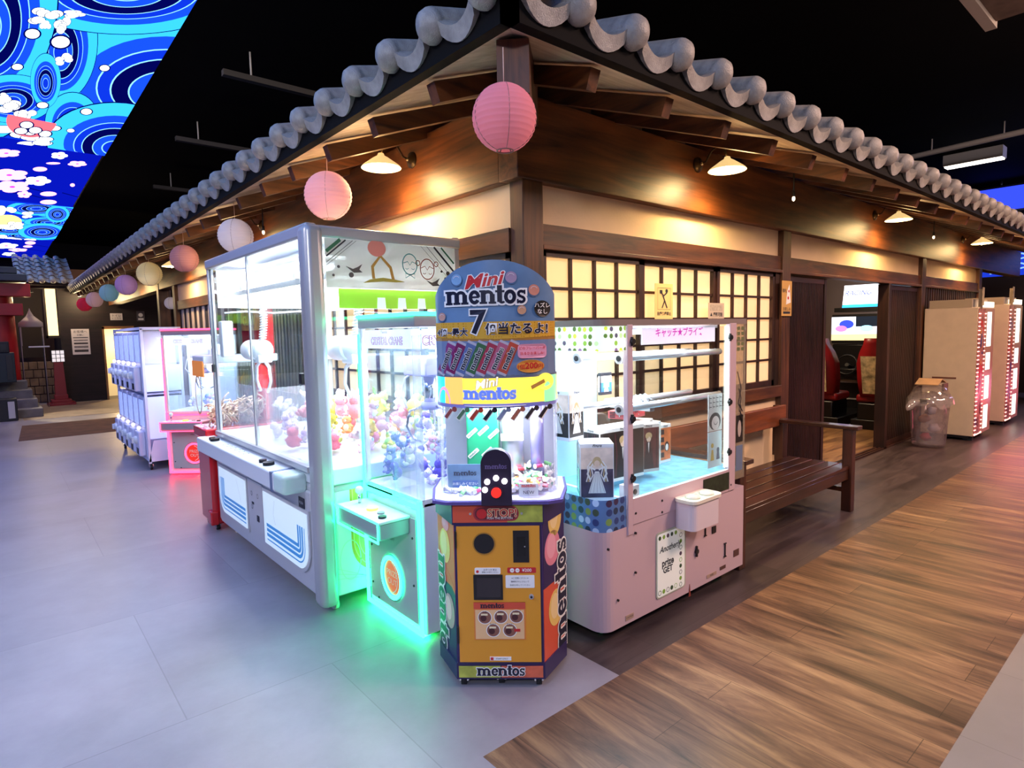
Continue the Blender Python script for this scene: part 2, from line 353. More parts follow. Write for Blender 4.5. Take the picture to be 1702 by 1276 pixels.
# ============================================================ THE HALL: floor, ceiling, far walls
M_tile = floor_tile_mat('grey_stone_tile', '#8f8a92', .20, (1.2, 1.2), 0.0, .37)
M_tile2 = floor_tile_mat('beige_grey_tile', '#8a827c', .12, (.6, .6), 0.0, .42)
M_plank = plank_mat('brown_plank_floor', ('#33211a', '#70523c', '#a8865f'), PI / 2, .38)
M_plank_dark = plank_mat('grey_brown_plank_floor', ('#33282a', '#463a3a', '#584a4a'), 0, .36)
M_carpet = mat('brown_carpet', '#5a3a2a', .9, var=.3, vscale=5)
M_black = mat('black_ceiling_paint', '#040406', .95, var=.3, vscale=1.5, spec=.1)
def flat(name, pts, m, z=0.0, t=.04):
    b = B(); fr = F((0, 0, z), (1, 0, 0), (0, 1, 0)); b.prism(pts, fr, m, -t, 0); return structure(b.obj(name))
flat('floor', [(-12, -.95), (-.31, -.95), (-.31, 22), (-12, 22)], M_tile)
flat('floor', [(-1.06, -2.03), (16, -2.03), (16, -.95), (-1.06, -.95)], M_plank, .0005)
flat('floor', [(-.31, -.95), (16, -.95), (16, 22), (-.31, 22)], M_plank_dark, 0)
flat('floor', [(-12, -9), (16, -9), (16, -2.03), (-12, -2.03)], M_tile2)
flat('floor', [(-12, -2.03), (-1.06, -2.03), (-1.06, -.95), (-12, -.95)], M_tile)
flat('floor', [(4.0, .02), (10.5, .02), (10.5, 4.5), (4.0, 4.5)], plank_mat('inner_plank_floor', ('#4a3220', '#86603c', '#b08a5c'), 0, .38), .004, .006)
flat('floor', [(-2.1, 9.1), (-.15, 9.1), (-.15, 11.2), (-2.0, 11.2)], M_carpet, .004, .006)
flat('floor', [(-1.95, 12.1), (.3, 12.1), (.3, 15.4), (-1.95, 15.4)], mat('sand_floor', '#8d7a68', .6, var=.2, vscale=4), .004, .006)
b = B(); b.box((-12, -9, 4.62), (16, 22, 4.7), M_black); structure(b.obj('ceiling'))
M_hall = mat('dark_hall_wall', '#121016', .9)
for nm, a0, a1 in (('wall_back', (-12, 21.9, 0), (16, 22, 4.7)), ('wall_right', (15.9, -9, 0), (16, 22, 4.7)), ('wall_left', (-12, -9, 0), (-11.9, 22, 4.7)), ('wall_front', (-12, -9, 0), (16, -8.9, 4.7))):
    b = B(); b.box(a0, a1, M_hall); structure(b.obj(nm))
# ceiling services
M_pipe = mat('dull_white_pipe', '#b9b4ac', .6); M_ductm = mat('dusty_duct', '#6b5a4e', .7, var=.3, vscale=6)
b = B(); b.cyl((10.6, 4.2, 4.4), (9.6, -3.5, 4.4), .045, M_pipe, n=10)
for k in range(5): b.cyl((9.75 + .13 * k, -2.2 + k, 4.4), (9.75 + .13 * k, -2.2 + k, 4.62), .01, M_pipe, n=6)
b.obj('ceiling_pipe', label='long pale pipe running under the black ceiling at upper right', cat='pipe')
b = B(); b.box((3.3, -2.3, 4.02), (4.36, -1.15, 4.5), M_ductm, .01); b.box((3.25, -1.2, 3.98), (4.4, -1.12, 4.05), M_pipe)
for q in ((3.5, -2), (4.2, -2), (3.5, -1.4), (4.2, -1.4)): b.cyl((q[0], q[1], 4.4), (q[0], q[1], 4.62), .008, M_pipe, n=6)
b.obj('ceiling_duct', label='dusty rectangular air duct hung from the black ceiling at top right', cat='duct')
t = thing('ceiling_light', 'small bright batten light under the ceiling beyond the eaves at right', 'light', (11.7, .55, 4.4))
b = B(); b.box((11.55, .1, 4.42), (11.85, 1.0, 4.62), M_pipe, .01); b.obj('housing', t)
b = B(); b.box((11.6, .12, 4.40), (11.8, .98, 4.42), emis('batten_glow', '#fff4e6', 6)); b.obj('tube', t)
for i, (x, y, l, c) in enumerate(((-.2, 4.5, 3.2, 0), (-.1, 7.2, 2.6, 0), (.2, 10.5, 3.6, 0))):
    b = B(); b.box((x, y, 4.3), (x + l, y + .08, 4.36), mat('grimy_conduit', '#3a3632', .8)); b.cyl((x + .3, y + .04, 4.36), (x + .3, y + .04, 4.62), .01, M_pipe, n=6); b.cyl((x + l - .3, y + .04, 4.36), (x + l - .3, y + .04, 4.62), .01, M_pipe, n=6)
    b.obj('ceiling_conduit', label='dim conduit under the black ceiling, %s beside the glowing ceiling screen' % ('nearest', 'middle', 'farthest')[i], cat='conduit')

# ------------------------------------------------------------ ceiling screen with waves and blossoms
scr = thing('ceiling_screen', 'huge glowing ceiling screen of blue waves and pink blossoms', 'screen', (-6, 8, 4.0))
S = .85
E_deep = emis('screen_deep_blue', '#0614b4', S * .8); E_blue = emis('screen_blue', '#1448e6', S); E_mid = emis('screen_mid_blue', '#0a2fc8', S); E_navy = emis('screen_navy', '#02066a', S * .5)
E_cy = emis('screen_cyan', '#32b4ff', S * 1.1); E_line = emis('screen_line', '#8fdcff', S); E_white = emis('screen_white', '#f4fbff', S * 1.5); E_pink = emis('screen_pink', '#ffb6da', S * 1.3); E_red = emis('screen_coral', '#ff6a78', S); E_yel = emis('screen_yellow', '#ffe98a', S * 1.2); E_hot = emis('screen_magenta', '#d83cff', S)
b = B(); b.box((-11.5, -6.5, 4.03), (-.93, 21.5, 4.12), mat('screen_housing', '#101014', .6)); 
for y in range(-5, 21, 5):
    for x in (-10, -4, -1.4): b.cyl((x, y, 4.1), (x, y, 4.62), .015, M_pipe, n=6)
b.obj('housing', scr)
XE = -.95
def clipx(pts): # keep the picture inside the panel edge
    out = []
    for i in range(len(pts)):
        p, q = pts[i], pts[(i + 1) % len(pts)]
        if p[0] <= XE: out.append(p)
        if (p[0] <= XE) != (q[0] <= XE):
            t = (XE - p[0]) / (q[0] - p[0]); out.append((XE, p[1] + t * (q[1] - p[1])))
    return out
class Scr:
    """flat picture on the underside of the panel, shapes stacked fractions of a millimetre apart"""
    def __init__(s): s.b = B(); s.z = 4.029
    def poly(s, pts, m, y0=-99, y1=99):
        pts = [(x, min(max(y, y0), y1)) for x, y in clipx(pts)]
        if len(pts) > 2: s.z -= .00002; s.b.poly([(x, y, s.z) for x, y in reversed(pts)], m)
    def rect(s, x0, y0, x1, y1, m): s.poly([(x0, y0), (x1, y0), (x1, y1), (x0, y1)], m)
    def ell(s, c, a, b, m, f=1.0, n=40, t0=0, t1=2 * PI, y0=-99, y1=99, off=(0, 0)):
        s.poly([(c[0] + f * (a[0] * (math.cos(t) + off[0]) + b[0] * (math.sin(t) + off[1])), c[1] + f * (a[1] * (math.cos(t) + off[0]) + b[1] * (math.sin(t) + off[1]))) for t in [t0 + (t1 - t0) * i / n for i in range(n if t1 - t0 > 6 else n + 1)]], m, y0, y1)
    def item(s, kind, cx, cy, ax, ay, bx_, by, y0=-99, y1=99):
        c, a, b = (cx, cy), (ax, ay), (bx_, by)
        if kind == 'sw':
            for f, m in ((1.02, E_navy), (1, E_cy), (.76, E_blue), (.62, E_line), (.605, E_mid), (.50, E_line), (.485, E_navy), (.34, E_line), (.325, E_blue), (.2, E_line), (.18, E_mid)): s.ell(c, a, b, m, f, 44, y0=y0, y1=y1)
        elif kind == 'dot': s.ell(c, a, b, E_navy, 1.25, 20, y0=y0, y1=y1); s.ell(c, a, b, E_white, 1, 20, y0=y0, y1=y1)
        elif kind == 'foam':
            for i in range(6):
                o = (rnd.uniform(-.8, .8) / .5, rnd.uniform(-.8, .8) / .5); s.ell(c, a, b, E_navy, .56, 14, y0=y0, y1=y1, off=(o[0] * .9, o[1] * .9)); s.ell(c, a, b, E_white, .5, 14, y0=y0, y1=y1, off=o)
        elif kind == 'fan':
            s.ell(c, a, b, E_red, 1, 24, .1, 3.6, y0, y1)
            for i in range(7): s.ell(c, a, b, E_white, .95, 1, .35 + i * .42, .39 + i * .42, y0, y1); 
            s.ell(c, a, b, E_red, .8, 24, .1, 3.3, y0, y1)
            for i in range(5): s.item('dot', cx + ax * (rnd.uniform(-.8, .8)), cy + by * rnd.uniform(.2, .9), ax * .25, ay * .25, bx_ * .2, by * .2, y0, y1)
        elif kind == 'bl':
            m = E_pink if rnd.random() < .5 else E_white; a0 = rnd.uniform(0, 2)
            for i in range(5): s.ell(c, a, b, m, .46, 14, y0=y0, y1=y1, off=(1.25 * math.cos(a0 + 2 * PI * i / 5), 1.25 * math.sin(a0 + 2 * PI * i / 5)))
            s.ell(c, a, b, E_hot, .16, 8, y0=y0, y1=y1)
        elif kind == 'pet': s.ell(c, a, b, E_pink, 1, 18, y0=y0, y1=y1)
        elif kind == 'yel': s.ell(c, a, b, E_yel, 1, 24, y0=y0, y1=y1); s.item('foam', cx, cy + by * .6, ax, ay, bx_ * .4, by * .4, y0, y1)
PICT = [('sw', -0.758, 4.549, 0.875, -0.672, 0.333, 1.751), ('sw', -1.652, 4.087, 0.239, -0.186, 0.088, 1.32), ('sw', -1.365, 2.662, 0.662, -0.525, 0.1, 0.706), ('sw', -2.124, 3.902, 0.398, -0.313, -0.011, 1.936), ('sw', -1.945, 5.697, 0.333, -0.254, 0.014, 0.806), ('sw', -1.391, 6.302, 0.243, -0.183, 0.099, 1.236), ('sw', -0.895, 6.928, 0.665, -0.494, 0.229, 1.796), ('sw', -1.711, 4.951, 0.111, -0.086, 0.039, 0.77), ('dot', -1.854, 3.823, 0.045, -0.035, 0.004, 0.096), ('dot', -1.668, 3.855, 0.058, -0.045, 0.008, 0.124), ('dot', -1.93, 4.658, 0.037, -0.029, 0.002, 0.076), ('dot', -1.319, 4.215, 0.034, -0.026, 0.008, 0.072), ('dot', -1.324, 5.604, 0.045, -0.034, 0.01, 0.104), ('dot', -1.397, 6.437, 0.033, -0.025, 0.006, 0.075), ('dot', -1.701, 5.654, 0.044, -0.033, 0.005, 0.101), ('dot', -1.551, 6.448, 0.054, -0.041, 0.006, 0.099), ('foam', -1.79, 3.41, 0.084, -0.067, 0.006, 0.127), ('foam', -1.687, 3.558, 0.051, -0.04, 0.011, 0.158), ('foam', -1.641, 3.26, 0.07, -0.055, 0.005, 0.062), ('foam', -1.782, 3.574, 0.029, -0.023, 0.005, 0.101), ('foam', -1.623, 4.208, 0.057, -0.044, 0.009, 0.125), ('foam', -1.968, 5.816, 0.125, -0.095, 0.004, 0.246), ('foam', -1.838, 6.041, 0.08, -0.061, 0.006, 0.219), ('foam', -1.868, 6.925, 0.22, -0.165, 0.007, 0.319), ('foam', -1.688, 7.155, 0.172, -0.129, 0.009, 0.227), ('foam', -2.005, 5.545, 0.046, -0.036, 0.001, 0.096), ('fan', -1.766, 6.335, 0.219, -0.166, 0.024, 0.664), ('bl', -1.967, 7.982, 0.145, -0.108, 0.003, 0.228), ('bl', -1.423, 7.713, 0.087, -0.064, 0.013, 0.194), ('bl', -1.196, 8.044, 0.104, -0.077, 0.015, 0.175), ('bl', -1.917, 9.322, 0.219, -0.159, 0.006, 0.417), ('bl', -1.575, 9.511, 0.157, -0.114, 0.015, 0.352), ('bl', -1.867, 10.191, 0.221, -0.159, 0.008, 0.482), ('bl', -1.7, 10.739, 0.094, -0.066, 0.009, 0.318), ('pet', -1.584, 8.672, 0.08, -0.058, 0.007, 0.152), ('pet', -1.39, 10.465, 0.109, -0.078, 0.011, 0.207), ('pet', -1.348, 11.233, 0.116, -0.081, 0.013, 0.233), ('pet', -1.459, 8.199, 0.078, -0.057, 0.004, 0.071), ('pet', -1.134, 9.52, 0.03, -0.021, 0.011, 0.136), ('sw', -1.485, 12.024, 0.433, -0.301, 0.032, 0.775), ('sw', -1.249, 15.088, 0.423, -0.279, 0.064, 1.338), ('sw', -1.139, 12.479, 0.183, -0.125, 0.062, 0.981), ('yel', -1.878, 13.986, 0.229, -0.155, 0.012, 0.976), ('foam', -1.914, 12.522, 0.122, -0.084, 0.006, 0.538), ('foam', -1.638, 12.822, 0.108, -0.074, 0.01, 0.355), ('foam', -1.692, 14.454, 0.139, -0.093, 0.012, 0.52), ('foam', -1.813, 16.49, 0.221, -0.143, 0.008, 0.54), ('foam', -1.413, 16.564, 0.136, -0.088, 0.012, 0.332), ('bl', -1.85, 18.042, 0.238, -0.151, 0.007, 0.63), ('bl', -1.59, 18.808, 0.2, -0.125, 0.01, 0.411), ('pet', -1.393, 17.134, 0.105, -0.067, 0.013, 0.352), ('pet', -1.415, 17.895, 0.097, -0.061, 0.008, 0.253), ('bl', -1.762, 19.932, 0.157, -0.096, 0.007, 0.452)]
rnd = random.Random(5)
pic = Scr(); pic.rect(-11.45, -6.4, XE, 21.4, E_deep)
for y0, y1 in ((-6.4, 7.4), (11.6, 16.6)):      # wave bands
    pic.rect(-11.45, y0, XE, y1, E_mid)
    for k in range(int((y1 - y0) * 4)):
        x, y, r = rnd.uniform(-11, -2.6), rnd.uniform(y0, y1), rnd.uniform(.5, 1.0)
        pic.item('sw', x, y, r, -.7 * r, .15 * r, r * 1.7, y0, y1)
    for k in range(int((y1 - y0) * 6)): x, y = rnd.uniform(-11, -2.3), rnd.uniform(y0, y1); pic.item(rnd.choice(('foam', 'dot', 'foam')), x, y, .12, -.09, .0, .2, y0, y1)
    for k in range(int((y1 - y0) * 1.2)): x, y, r = rnd.uniform(-2.0, -1.1), rnd.uniform(y0, min(y1, 2.4) if y0 < 0 else y1), .4; pic.item('sw', x, y, r, -.7 * r, .15 * r, r * 1.7, y0, y1)
for y0, y1 in ((7.4, 11.6), (16.6, 21.4)):      # blossom bands
    for k in range(40): x, y = rnd.uniform(-11, -2.2), rnd.uniform(y0, y1); r = rnd.uniform(.12, .26); pic.item(rnd.choice(('bl', 'bl', 'pet')), x, y, r, -.7 * r, .0, 1.7 * r, y0, y1)
    for k in range(6): y = rnd.uniform(y0, y1 - 1); x = rnd.uniform(-2.2, -1.2); pic.poly([(x, y), (x + .5, y + .5), (x + .5, y + .55), (x, y + .06)], E_navy, y0, y1)
for it in PICT:
    y0, y1 = [(a_, b_) for a_, b_ in ((-6.4, 7.4), (7.4, 11.6), (11.6, 16.6), (16.6, 21.4)) if a_ <= it[2] < b_][0]
    pic.item(*it, y0=y0, y1=y1)
pic.b.obj('picture', scr)

# ============================================================ THE TIMBER BUILDING
W_x = wood('brown_timber_along_x', '#240e07', '#70401f', 0, .42); W_y = wood('brown_timber_along_y', '#240e07', '#70401f', 1, .42); W_z = wood('brown_timber_upright', '#2a150c', '#6b3f22', 2, .45)
D_x = wood('dark_timber_along_x', '#1c0b07', '#43231a', 0, .45); D_z = wood('dark_timber_upright', '#1a0b08', '#3c1f17', 2, .45); D_y = wood('dark_timber_along_y', '#1c0b07', '#43231a', 1, .45)
W_beamx = wood('broad_beam_along_x', '#2e130a', '#7e4822', 0, .42, .8); W_beamy = wood('broad_beam_along_y', '#2e130a', '#7e4822', 1, .42, .8)
L_x = wood('pale_board_x', '#9a7c5c', '#c4a684', 0, .6); 
M_plaster = mat('cream_plaster', '#e8c9a2', .8, var=.05, vscale=3, bump=.1)
M_paper = paper('shoji_paper', '#fff0d8', .13, '#ffd2a4', .6)
M_tileroof = mat('grey_glazed_roof_tile', '#98948f', .4, var=.25, vscale=20, bump=.35, bscale=180)
bld = thing('wooden_building', 'dark timber building with cream plaster panels, paper windows and grey tiled eaves', 'building')
ZE = 2.607; AL = .75; AR = .82; SL = .36
def part(nm, bb, label=None, parent=None, **k): return bb.obj(nm, parent or bld, label=label, **k)
def bx(nm, a, c, m, bev=0, label=None, parent=None): b = B(); b.box(a, c, m, bev); return part(nm, b, label, parent)
# posts
bx('post', (0, -.03, 0), (.155, .08, 2.34), W_z, .004)
for x in (3.07, 6.91, 9.75): bx('post', (x, -.03, 0), (x + .15, .1, 2.34), W_z, .004)
for y in (3.0, 5.3, 8.3): bx('post', (-.03, y, 0), (.1, y + .15, 2.34), W_z, .004)
bx('post', (-.05, 9.4, 0), (.12, 9.57, 2.5), W_z, .004)
# broad eave beams
bx('eave_beam', (-.045, -.045, 2.335), (12.6, .12, 2.79), W_beamx, .006)
bx('eave_beam', (-.043, .12, 2.335), (.12, 15.4, 2.79), W_beamy, .006)
# plaster and lintels, right face
for x0, x1 in ((.155, 3.07), (3.22, 6.91), (7.06, 9.75)):
    bx('plaster_panel', (x0, .02, 2.10), (x1, .06, 2.335), M_plaster)
    bx('lintel', (x0, -.012, 1.985), (x1, .08, 2.11), W_x, .003)
    bx('lintel_rail', (x0, -.03, 1.965), (x1, .08, 1.99), W_x, .003)
for y0, y1 in ((.08, 3.0), (3.15, 5.3), (5.45, 8.3)):
    bx('plaster_panel', (.02, y0, 2.08), (.06, y1, 2.335), M_plaster)
    bx('lintel', (-.012, y0, 1.95), (.08, y1, 2.085), W_y, .003)
# lattice paper windows
def shoji(axis, a0, a1, z0, z1, nc, nr, sashes):
    w = (a1 - a0) / sashes
    for k in range(sashes):
        s0 = a0 + w * k; s1 = s0 + w; b = B(); off = .0 if k % 2 == 0 else .012
        def bar(u0, u1, za, zb, d0, d1, m=None):
            if axis == 'x': b.box((u0, d0 + off, za), (u1, d1 + off, zb), m or D_z)
            else: b.box((d0 + off, u0, za), (d1 + off, u1, zb), m or D_z)
        fw = .038
        bar(s0, s0 + fw, z0, z1, .0, .04); bar(s1 - fw, s1, z0, z1, .0, .04); bar(s0, s1, z0, z0 + .05, .0, .04); bar(s0, s1, z1 - .035, z1, .0, .04)
        for i in range(1, nc): u = s0 + fw + (s1 - s0 - 2 * fw) * i / nc; bar(u - .009, u + .009, z0, z1, .008, .03)
        for j in range(1, nr): z = z0 + .05 + (z1 - z0 - .085) * j / nr; bar(s0, s1, z - .009, z + .009, .01, .03)
        wnd = part('lattice_window', b)
        b = B()
        if axis == 'x': b.box((s0 + .01, .031 + off, z0 + .01), (s1 - .01, .034 + off, z1 - .01), M_paper)
        else: b.box((.031 + off, s0 + .01, z0 + .01), (.034 + off, s1 - .01, z1 - .01), M_paper)
        b.obj('window_paper', wnd)
shoji('x', .165, 2.99, .97, 1.965, 4, 5, 3)
shoji('y', .09, 2.99, .97, 1.95, 4, 5, 3)
bx('window_stile', (2.99, -.005, .97), (3.07, .06, 1.97), D_z)
bx('window_sill', (.155, -.04, .87), (3.07, .08, .97), W_x, .004); bx('window_sill', (-.04, .08, .87), (.08, 3.0, .97), W_y, .004)
bx('lower_wall', (.155, .02, .1), (3.07, .06, .87), M_plaster); bx('lower_wall', (.02, .08, .1), (.06, 3.0, .87), M_plaster)
bx('base_board', (.155, -.01, 0), (3.07, .07, .12), D_x); bx('base_board', (-.01, .08, 0), (.07, 8.3, .12), D_y)
# curtain-like grey panel bay and barred bay on the left face
b = B(); b.box((.02, 3.15, .12), (.06, 5.3, 1.95), mat('grey_green_cladding', '#8b9084', .8, var=.15, vscale=9))
for k in range(24): b.box((.008, 3.18 + k * .09, .12), (.024, 3.20 + k * .09, 1.95), mat('grey_cladding_batten', '#6f746c', .8))
part('clad_wall', b)
b = B(); b.box((.03, 5.45, 1.2), (.06, 8.3, 1.95), mat('dim_window_back', '#1a1420', .8))
for k in range(9): b.box((.02, 5.55 + k * .31, 1.2), (.032, 5.67 + k * .31, 1.95), mat('pale_bar', '#b9a79a', .6))
part('barred_window', b); bx('lower_wall', (.02, 5.45, .12), (.06, 8.3, 1.2), mat('pale_boarding', '#a99b98', .7))
# right-hand bays: slatted doors, doorway, barred transom
def slat_door(x0, x1, y, lab):
    b = B(); b.box((x0, y, .02), (x1, y + .012, 1.955), D_z)
    for a0, a1 in ((x0, x0 + .05), (x1 - .05, x1)): b.box((a0, y - .025, .02), (a1, y + .02, 1.955), D_z)
    for z in (.02, 1.9): b.box((x0, y - .022, z), (x1, y + .016, z + .055), D_x)
    for z in (.62, 1.08, 1.52): b.box((x0, y - .006, z), (x1, y + .016, z + .03), D_x)
    n = int((x1 - x0 - .1) / .03)
    for k in range(n): u = x0 + .06 + k * .03; b.box((u, y - .018, .05), (u + .014, y, 1.93), D_z)
    part('slatted_door', b, lab)
slat_door(3.24, 4.08, .03, 'closed dark slatted sliding door'); slat_door(5.76, 6.9, .03, 'slatted door leaf beside the opening')
bx('door_jamb', (5.72, -.03, 0), (5.80, .09, 1.965), D_z, .003)
b = B(); b.box((3.22, -.03, 0), (6.91, -.012, .02), D_x); b.box((3.22, .005, 0), (6.91, .02, .02), D_x); b.box((3.22, .05, 0), (6.91, .07, .02), D_x); part('door_track', b)
b = B(); b.box((7.06, .05, 1.56), (9.75, .07, 1.965), M_paper)
for k in range(27): b.box((7.1 + k * .1, .0, 1.56), (7.145 + k * .1, .05, 1.965), D_z)
part('barred_window', b); bx('lower_wall', (7.06, .02, 0), (9.75, .06, 1.56), D_z)
bx('end_wall', (9.79, .06, 0), (9.87, 8, 2.4), D_z)
# inner room shell seen through the doorway
M_in = mat('inner_wall', '#8d7a6c', .8)
bx('inner_wall', (3.2, .2, 0), (3.26, 4.5, 2.6), M_in); bx('inner_wall', (9.7, .12, 0), (9.76, 4.5, 2.6), M_in); bx('inner_wall', (3.2, 4.5, 0), (9.76, 4.56, 2.6), M_in); bx('inner_ceiling', (.16, .14, 2.6), (9.76, 4.56, 2.66), mat('inner_ceiling_board', '#d8c4b0', .8))
# rafters and soffit
th = math.atan(SL)
def slope_box(axis, c, e, w, zb, zt, m, length=1.25):
    """rafter: follows the roof slope inward from the eave edge"""
    b = B(); vs = []
    for s in (0, length):
        for d in (-w / 2, w / 2):
            for z in (zb, zt):
                zz = z + SL * s; sh = 0
                if axis == 'L': p = (-e + s + (.03 if z == zb and s == 0 else 0), c + d, zz)
                else: p = (c + d, -e + s + (.03 if z == zb and s == 0 else 0), zz)
                vs.append(b.bm.verts.new(p))
    b._f([b.bm.faces.new([vs[i] for i in f]) for f in ((0, 1, 3, 2), (4, 6, 7, 5), (0, 4, 5, 1), (2, 3, 7, 6), (0, 2, 6, 4), (1, 5, 7, 3))], m); return b
for k in range(28):
    y = -.25 + .56 * k
    part('rafter', slope_box('L', y, AL - .02, .06, ZE - .095, ZE - .012, W_x, .9 if k else .42))
for k in range(24):
    x = -.26 + .53 * k
    part('rafter', slope_box('R', x, AR - .02, .06, ZE - .095, ZE - .012, W_y, .95 if k else .5))
L = 15.4; Rr = 13.0; q = 1.5
sof = B(); Ms = wood('soffit_board', '#a58f78', '#d3c1a8', 0, .6)
def roofpt(side, al, inw, dz):
    return (-AL + inw, al, ZE + SL * inw + dz) if side == 'L' else (al, -AR + inw, ZE + SL * inw + dz)
sof.poly([(-AL, -AR, ZE), (-AL, L, ZE), (-AL + q, L, ZE + SL * q), (-AL + q, -AR + q, ZE + SL * q)], Ms)
sof.poly([(-AL, -AR, ZE), (-AL + q, -AR + q, ZE + SL * q), (Rr, -AR + q, ZE + SL * q), (Rr, -AR, ZE)], Ms)
part('soffit', sof)
MF = mat('black_fascia', '#0c0a0a', .85, spec=.15)
bx('fascia', (-AL - .05, -AR - .05, ZE), (-AL, L, ZE + .1), MF); bx('fascia', (-AL - .05, -AR - .05, ZE), (Rr, -AR, ZE + .1), MF)
b = B(); b.poly([(-AL - .04, -AR - .04, ZE + .1), (-AL - .04, L, ZE + .1), (-AL + q, L, ZE + SL * q + .11), (-AL + q, -AR + q, ZE + SL * q + .11)], MF)
b.poly([(-AL - .04, -AR - .04, ZE + .1), (-AL + q, -AR + q, ZE + SL * q + .11), (Rr, -AR + q, ZE + SL * q + .11), (Rr, -AR - .04, ZE + .1)], MF); part('roof_deck', b)
# hip rafter at the corner
b = B(); d = Vector((1, 1, 0)).normalized(); n = Vector((-d.y, d.x, 0)); o = Vector((-AL + .06, -AR + .06, 0)); hw = .062
pr_ = [(0.0, ZE - .2), (0.0, ZE + .0), (1.1, ZE + .0 + 1.1 * SL * .707), (1.1, ZE - .25 + 1.1 * SL * .707), (.09, ZE - .25)]
A_ = [b.bm.verts.new(o + d * s + n * hw + Vector((0, 0, z))) for s, z in pr_]; B_ = [b.bm.verts.new(o + d * s - n * hw + Vector((0, 0, z))) for s, z in pr_]
fs = [b.bm.faces.new(A_), b.bm.faces.new(list(reversed(B_)))] + [b.bm.faces.new((A_[i], B_[i], B_[(i + 1) % 5], A_[(i + 1) % 5])) for i in range(5)]
b._f(fs, wood('hip_rafter_wood', '#280f08', '#6a3a20', 2, .55)); part('hip_rafter', b)
# roof tiles: one rolled tile row per part
def tile_mesh(nc):
    b = B(); P = .34; rr_ = .062
    top = [(-rr_ * math.cos(t), rr_ * math.sin(t) * 1.15) for t in [PI * i / 8 for i in range(9)]]
    pan = [(rr_ + (P - 2 * rr_) * i / 8, -.05 * math.sin(PI * i / 8) ** .8) for i in range(1, 9)]
    prof = top + pan
    for c in range(nc):
        x0, x1 = c * .3, c * .3 + .33
        b.grid([[(x0, y, z + .03) for y, z in prof], [(x1, y, z + .0) for y, z in prof]], M_tileroof)
        b.grid([[(x0, y, z + .03) for y, z in prof], [(x0, y, z + .002) for y, z in prof]], M_tileroof)
    # hanging front lip
    th_ = .056
    lip = [(y, z + .03) for y, z in prof[6:]]; low = [(y, z - th_ - .008 * math.sin(PI * i / len(lip))) for i, (y, z) in enumerate(lip)]
    for xf in (-.028, .015): b.grid([[(xf, y, z) for y, z in lip], [(xf, y, z) for y, z in low]], M_tileroof, sm=False)
    b.grid([[(-.028, y, z) for y, z in lip], [(.015, y, z) for y, z in lip]], M_tileroof); b.grid([[(-.028, y, z) for y, z in low], [(.015, y, z) for y, z in low]], M_tileroof)
    for e in (0, -1): b.poly([(-.028,) + lip[e], (.015,) + lip[e], (.015,) + low[e], (-.028,) + low[e]], M_tileroof)
    # rounded end of the roll
    b.lathe([(.001, -.068), (.035, -.062), (.058, -.045), (.069, -.02), (.071, -.002), (.064, .004), (.064, .03)], (0, 0, .03), M_tileroof, 20, (1, 0, 0)); 
    b.bm.normal_update(); return b
tiles = {}
def place_tile(side, al, nc):
    inw = Vector((1, 0, SL)).normalized() if side == 'L' else Vector((0, 1, SL)).normalized()
    aly = Vector((0, 1, 0)) if side == 'L' else Vector((1, 0, 0))
    if side == 'L': aly = Vector((0, -1, 0)); 
    nrm = inw.cross(aly) * (1 if side == 'L' else 1)
    if nrm.z < 0: aly = -aly; nrm = -nrm
    o = Vector((-AL - .06, al, ZE + .108)) if side == 'L' else Vector((al, -AR - .06, ZE + .108))
    M = Matrix(((inw.x, aly.x, nrm.x, o.x), (inw.y, aly.y, nrm.y, o.y), (inw.z, aly.z, nrm.z, o.z), (0, 0, 0, 1)))
    if nc not in tiles: tiles[nc] = tile_mesh(nc).obj('roof_tile', bld, local=True); t = tiles[nc]
    else: t = tiles[nc].copy(); COL.objects.link(t); t.parent = bld
    t.matrix_local = M
for k in range(-1, 46): y = -.42 + .343 * k; place_tile('L', y, max(1, min(5, int((y + AR + .34) / .3))))
for k in range(-1, 39): x = -.13 + .335 * k; place_tile('R', x, max(1, min(5, int((x + AL) / .3))))
# hip ridge roll and end tile
b = B(); d3 = Vector((1, 1, SL)).normalized(); o = Vector((-AL - .07, -AR - .07, ZE + .19))
b.tube([o + d3 * s for s in (0, .8, 1.6, 2.2)], .085, M_tileroof, 14)
b.lathe([(.001, -.09), (.05, -.082), (.085, -.055), (.1, -.02), (.1, .03), (.088, .035)], o, M_tileroof, 22, tuple(d3))
for s in (.35, .7, 1.05): b.lathe([(.088, -.02), (.097, 0), (.088, .02)], o + d3 * s, M_tileroof, 18, tuple(d3))
b.sph(o + Vector((-.02, .16, .03)), (.075, .075, .07), M_tileroof); b.sph(o + Vector((.16, -.02, .03)), (.075, .075, .07), M_tileroof)
part('hip_ridge', b)
# warm room light behind the paper windows and beyond the doorway
light('POINT', 'room_light', (.95, .75, 1.75), 42, (1, .80, .36), .12); light('POINT', 'room_light', (2.5, 1.1, 1.9), 12, (1, .68, .52), .15); light('POINT', 'room_light', (.8, 2.3, 1.9), 14, (1, .78, .45), .12)
light('AREA', 'room_light', (6.0, 1.6, 2.55), 22, (1, .72, .42), .8, .8, (6, 1.6, 0))
bx('partition', (.08, 3.02, 0), (3.2, 3.08, 2.6), M_in)
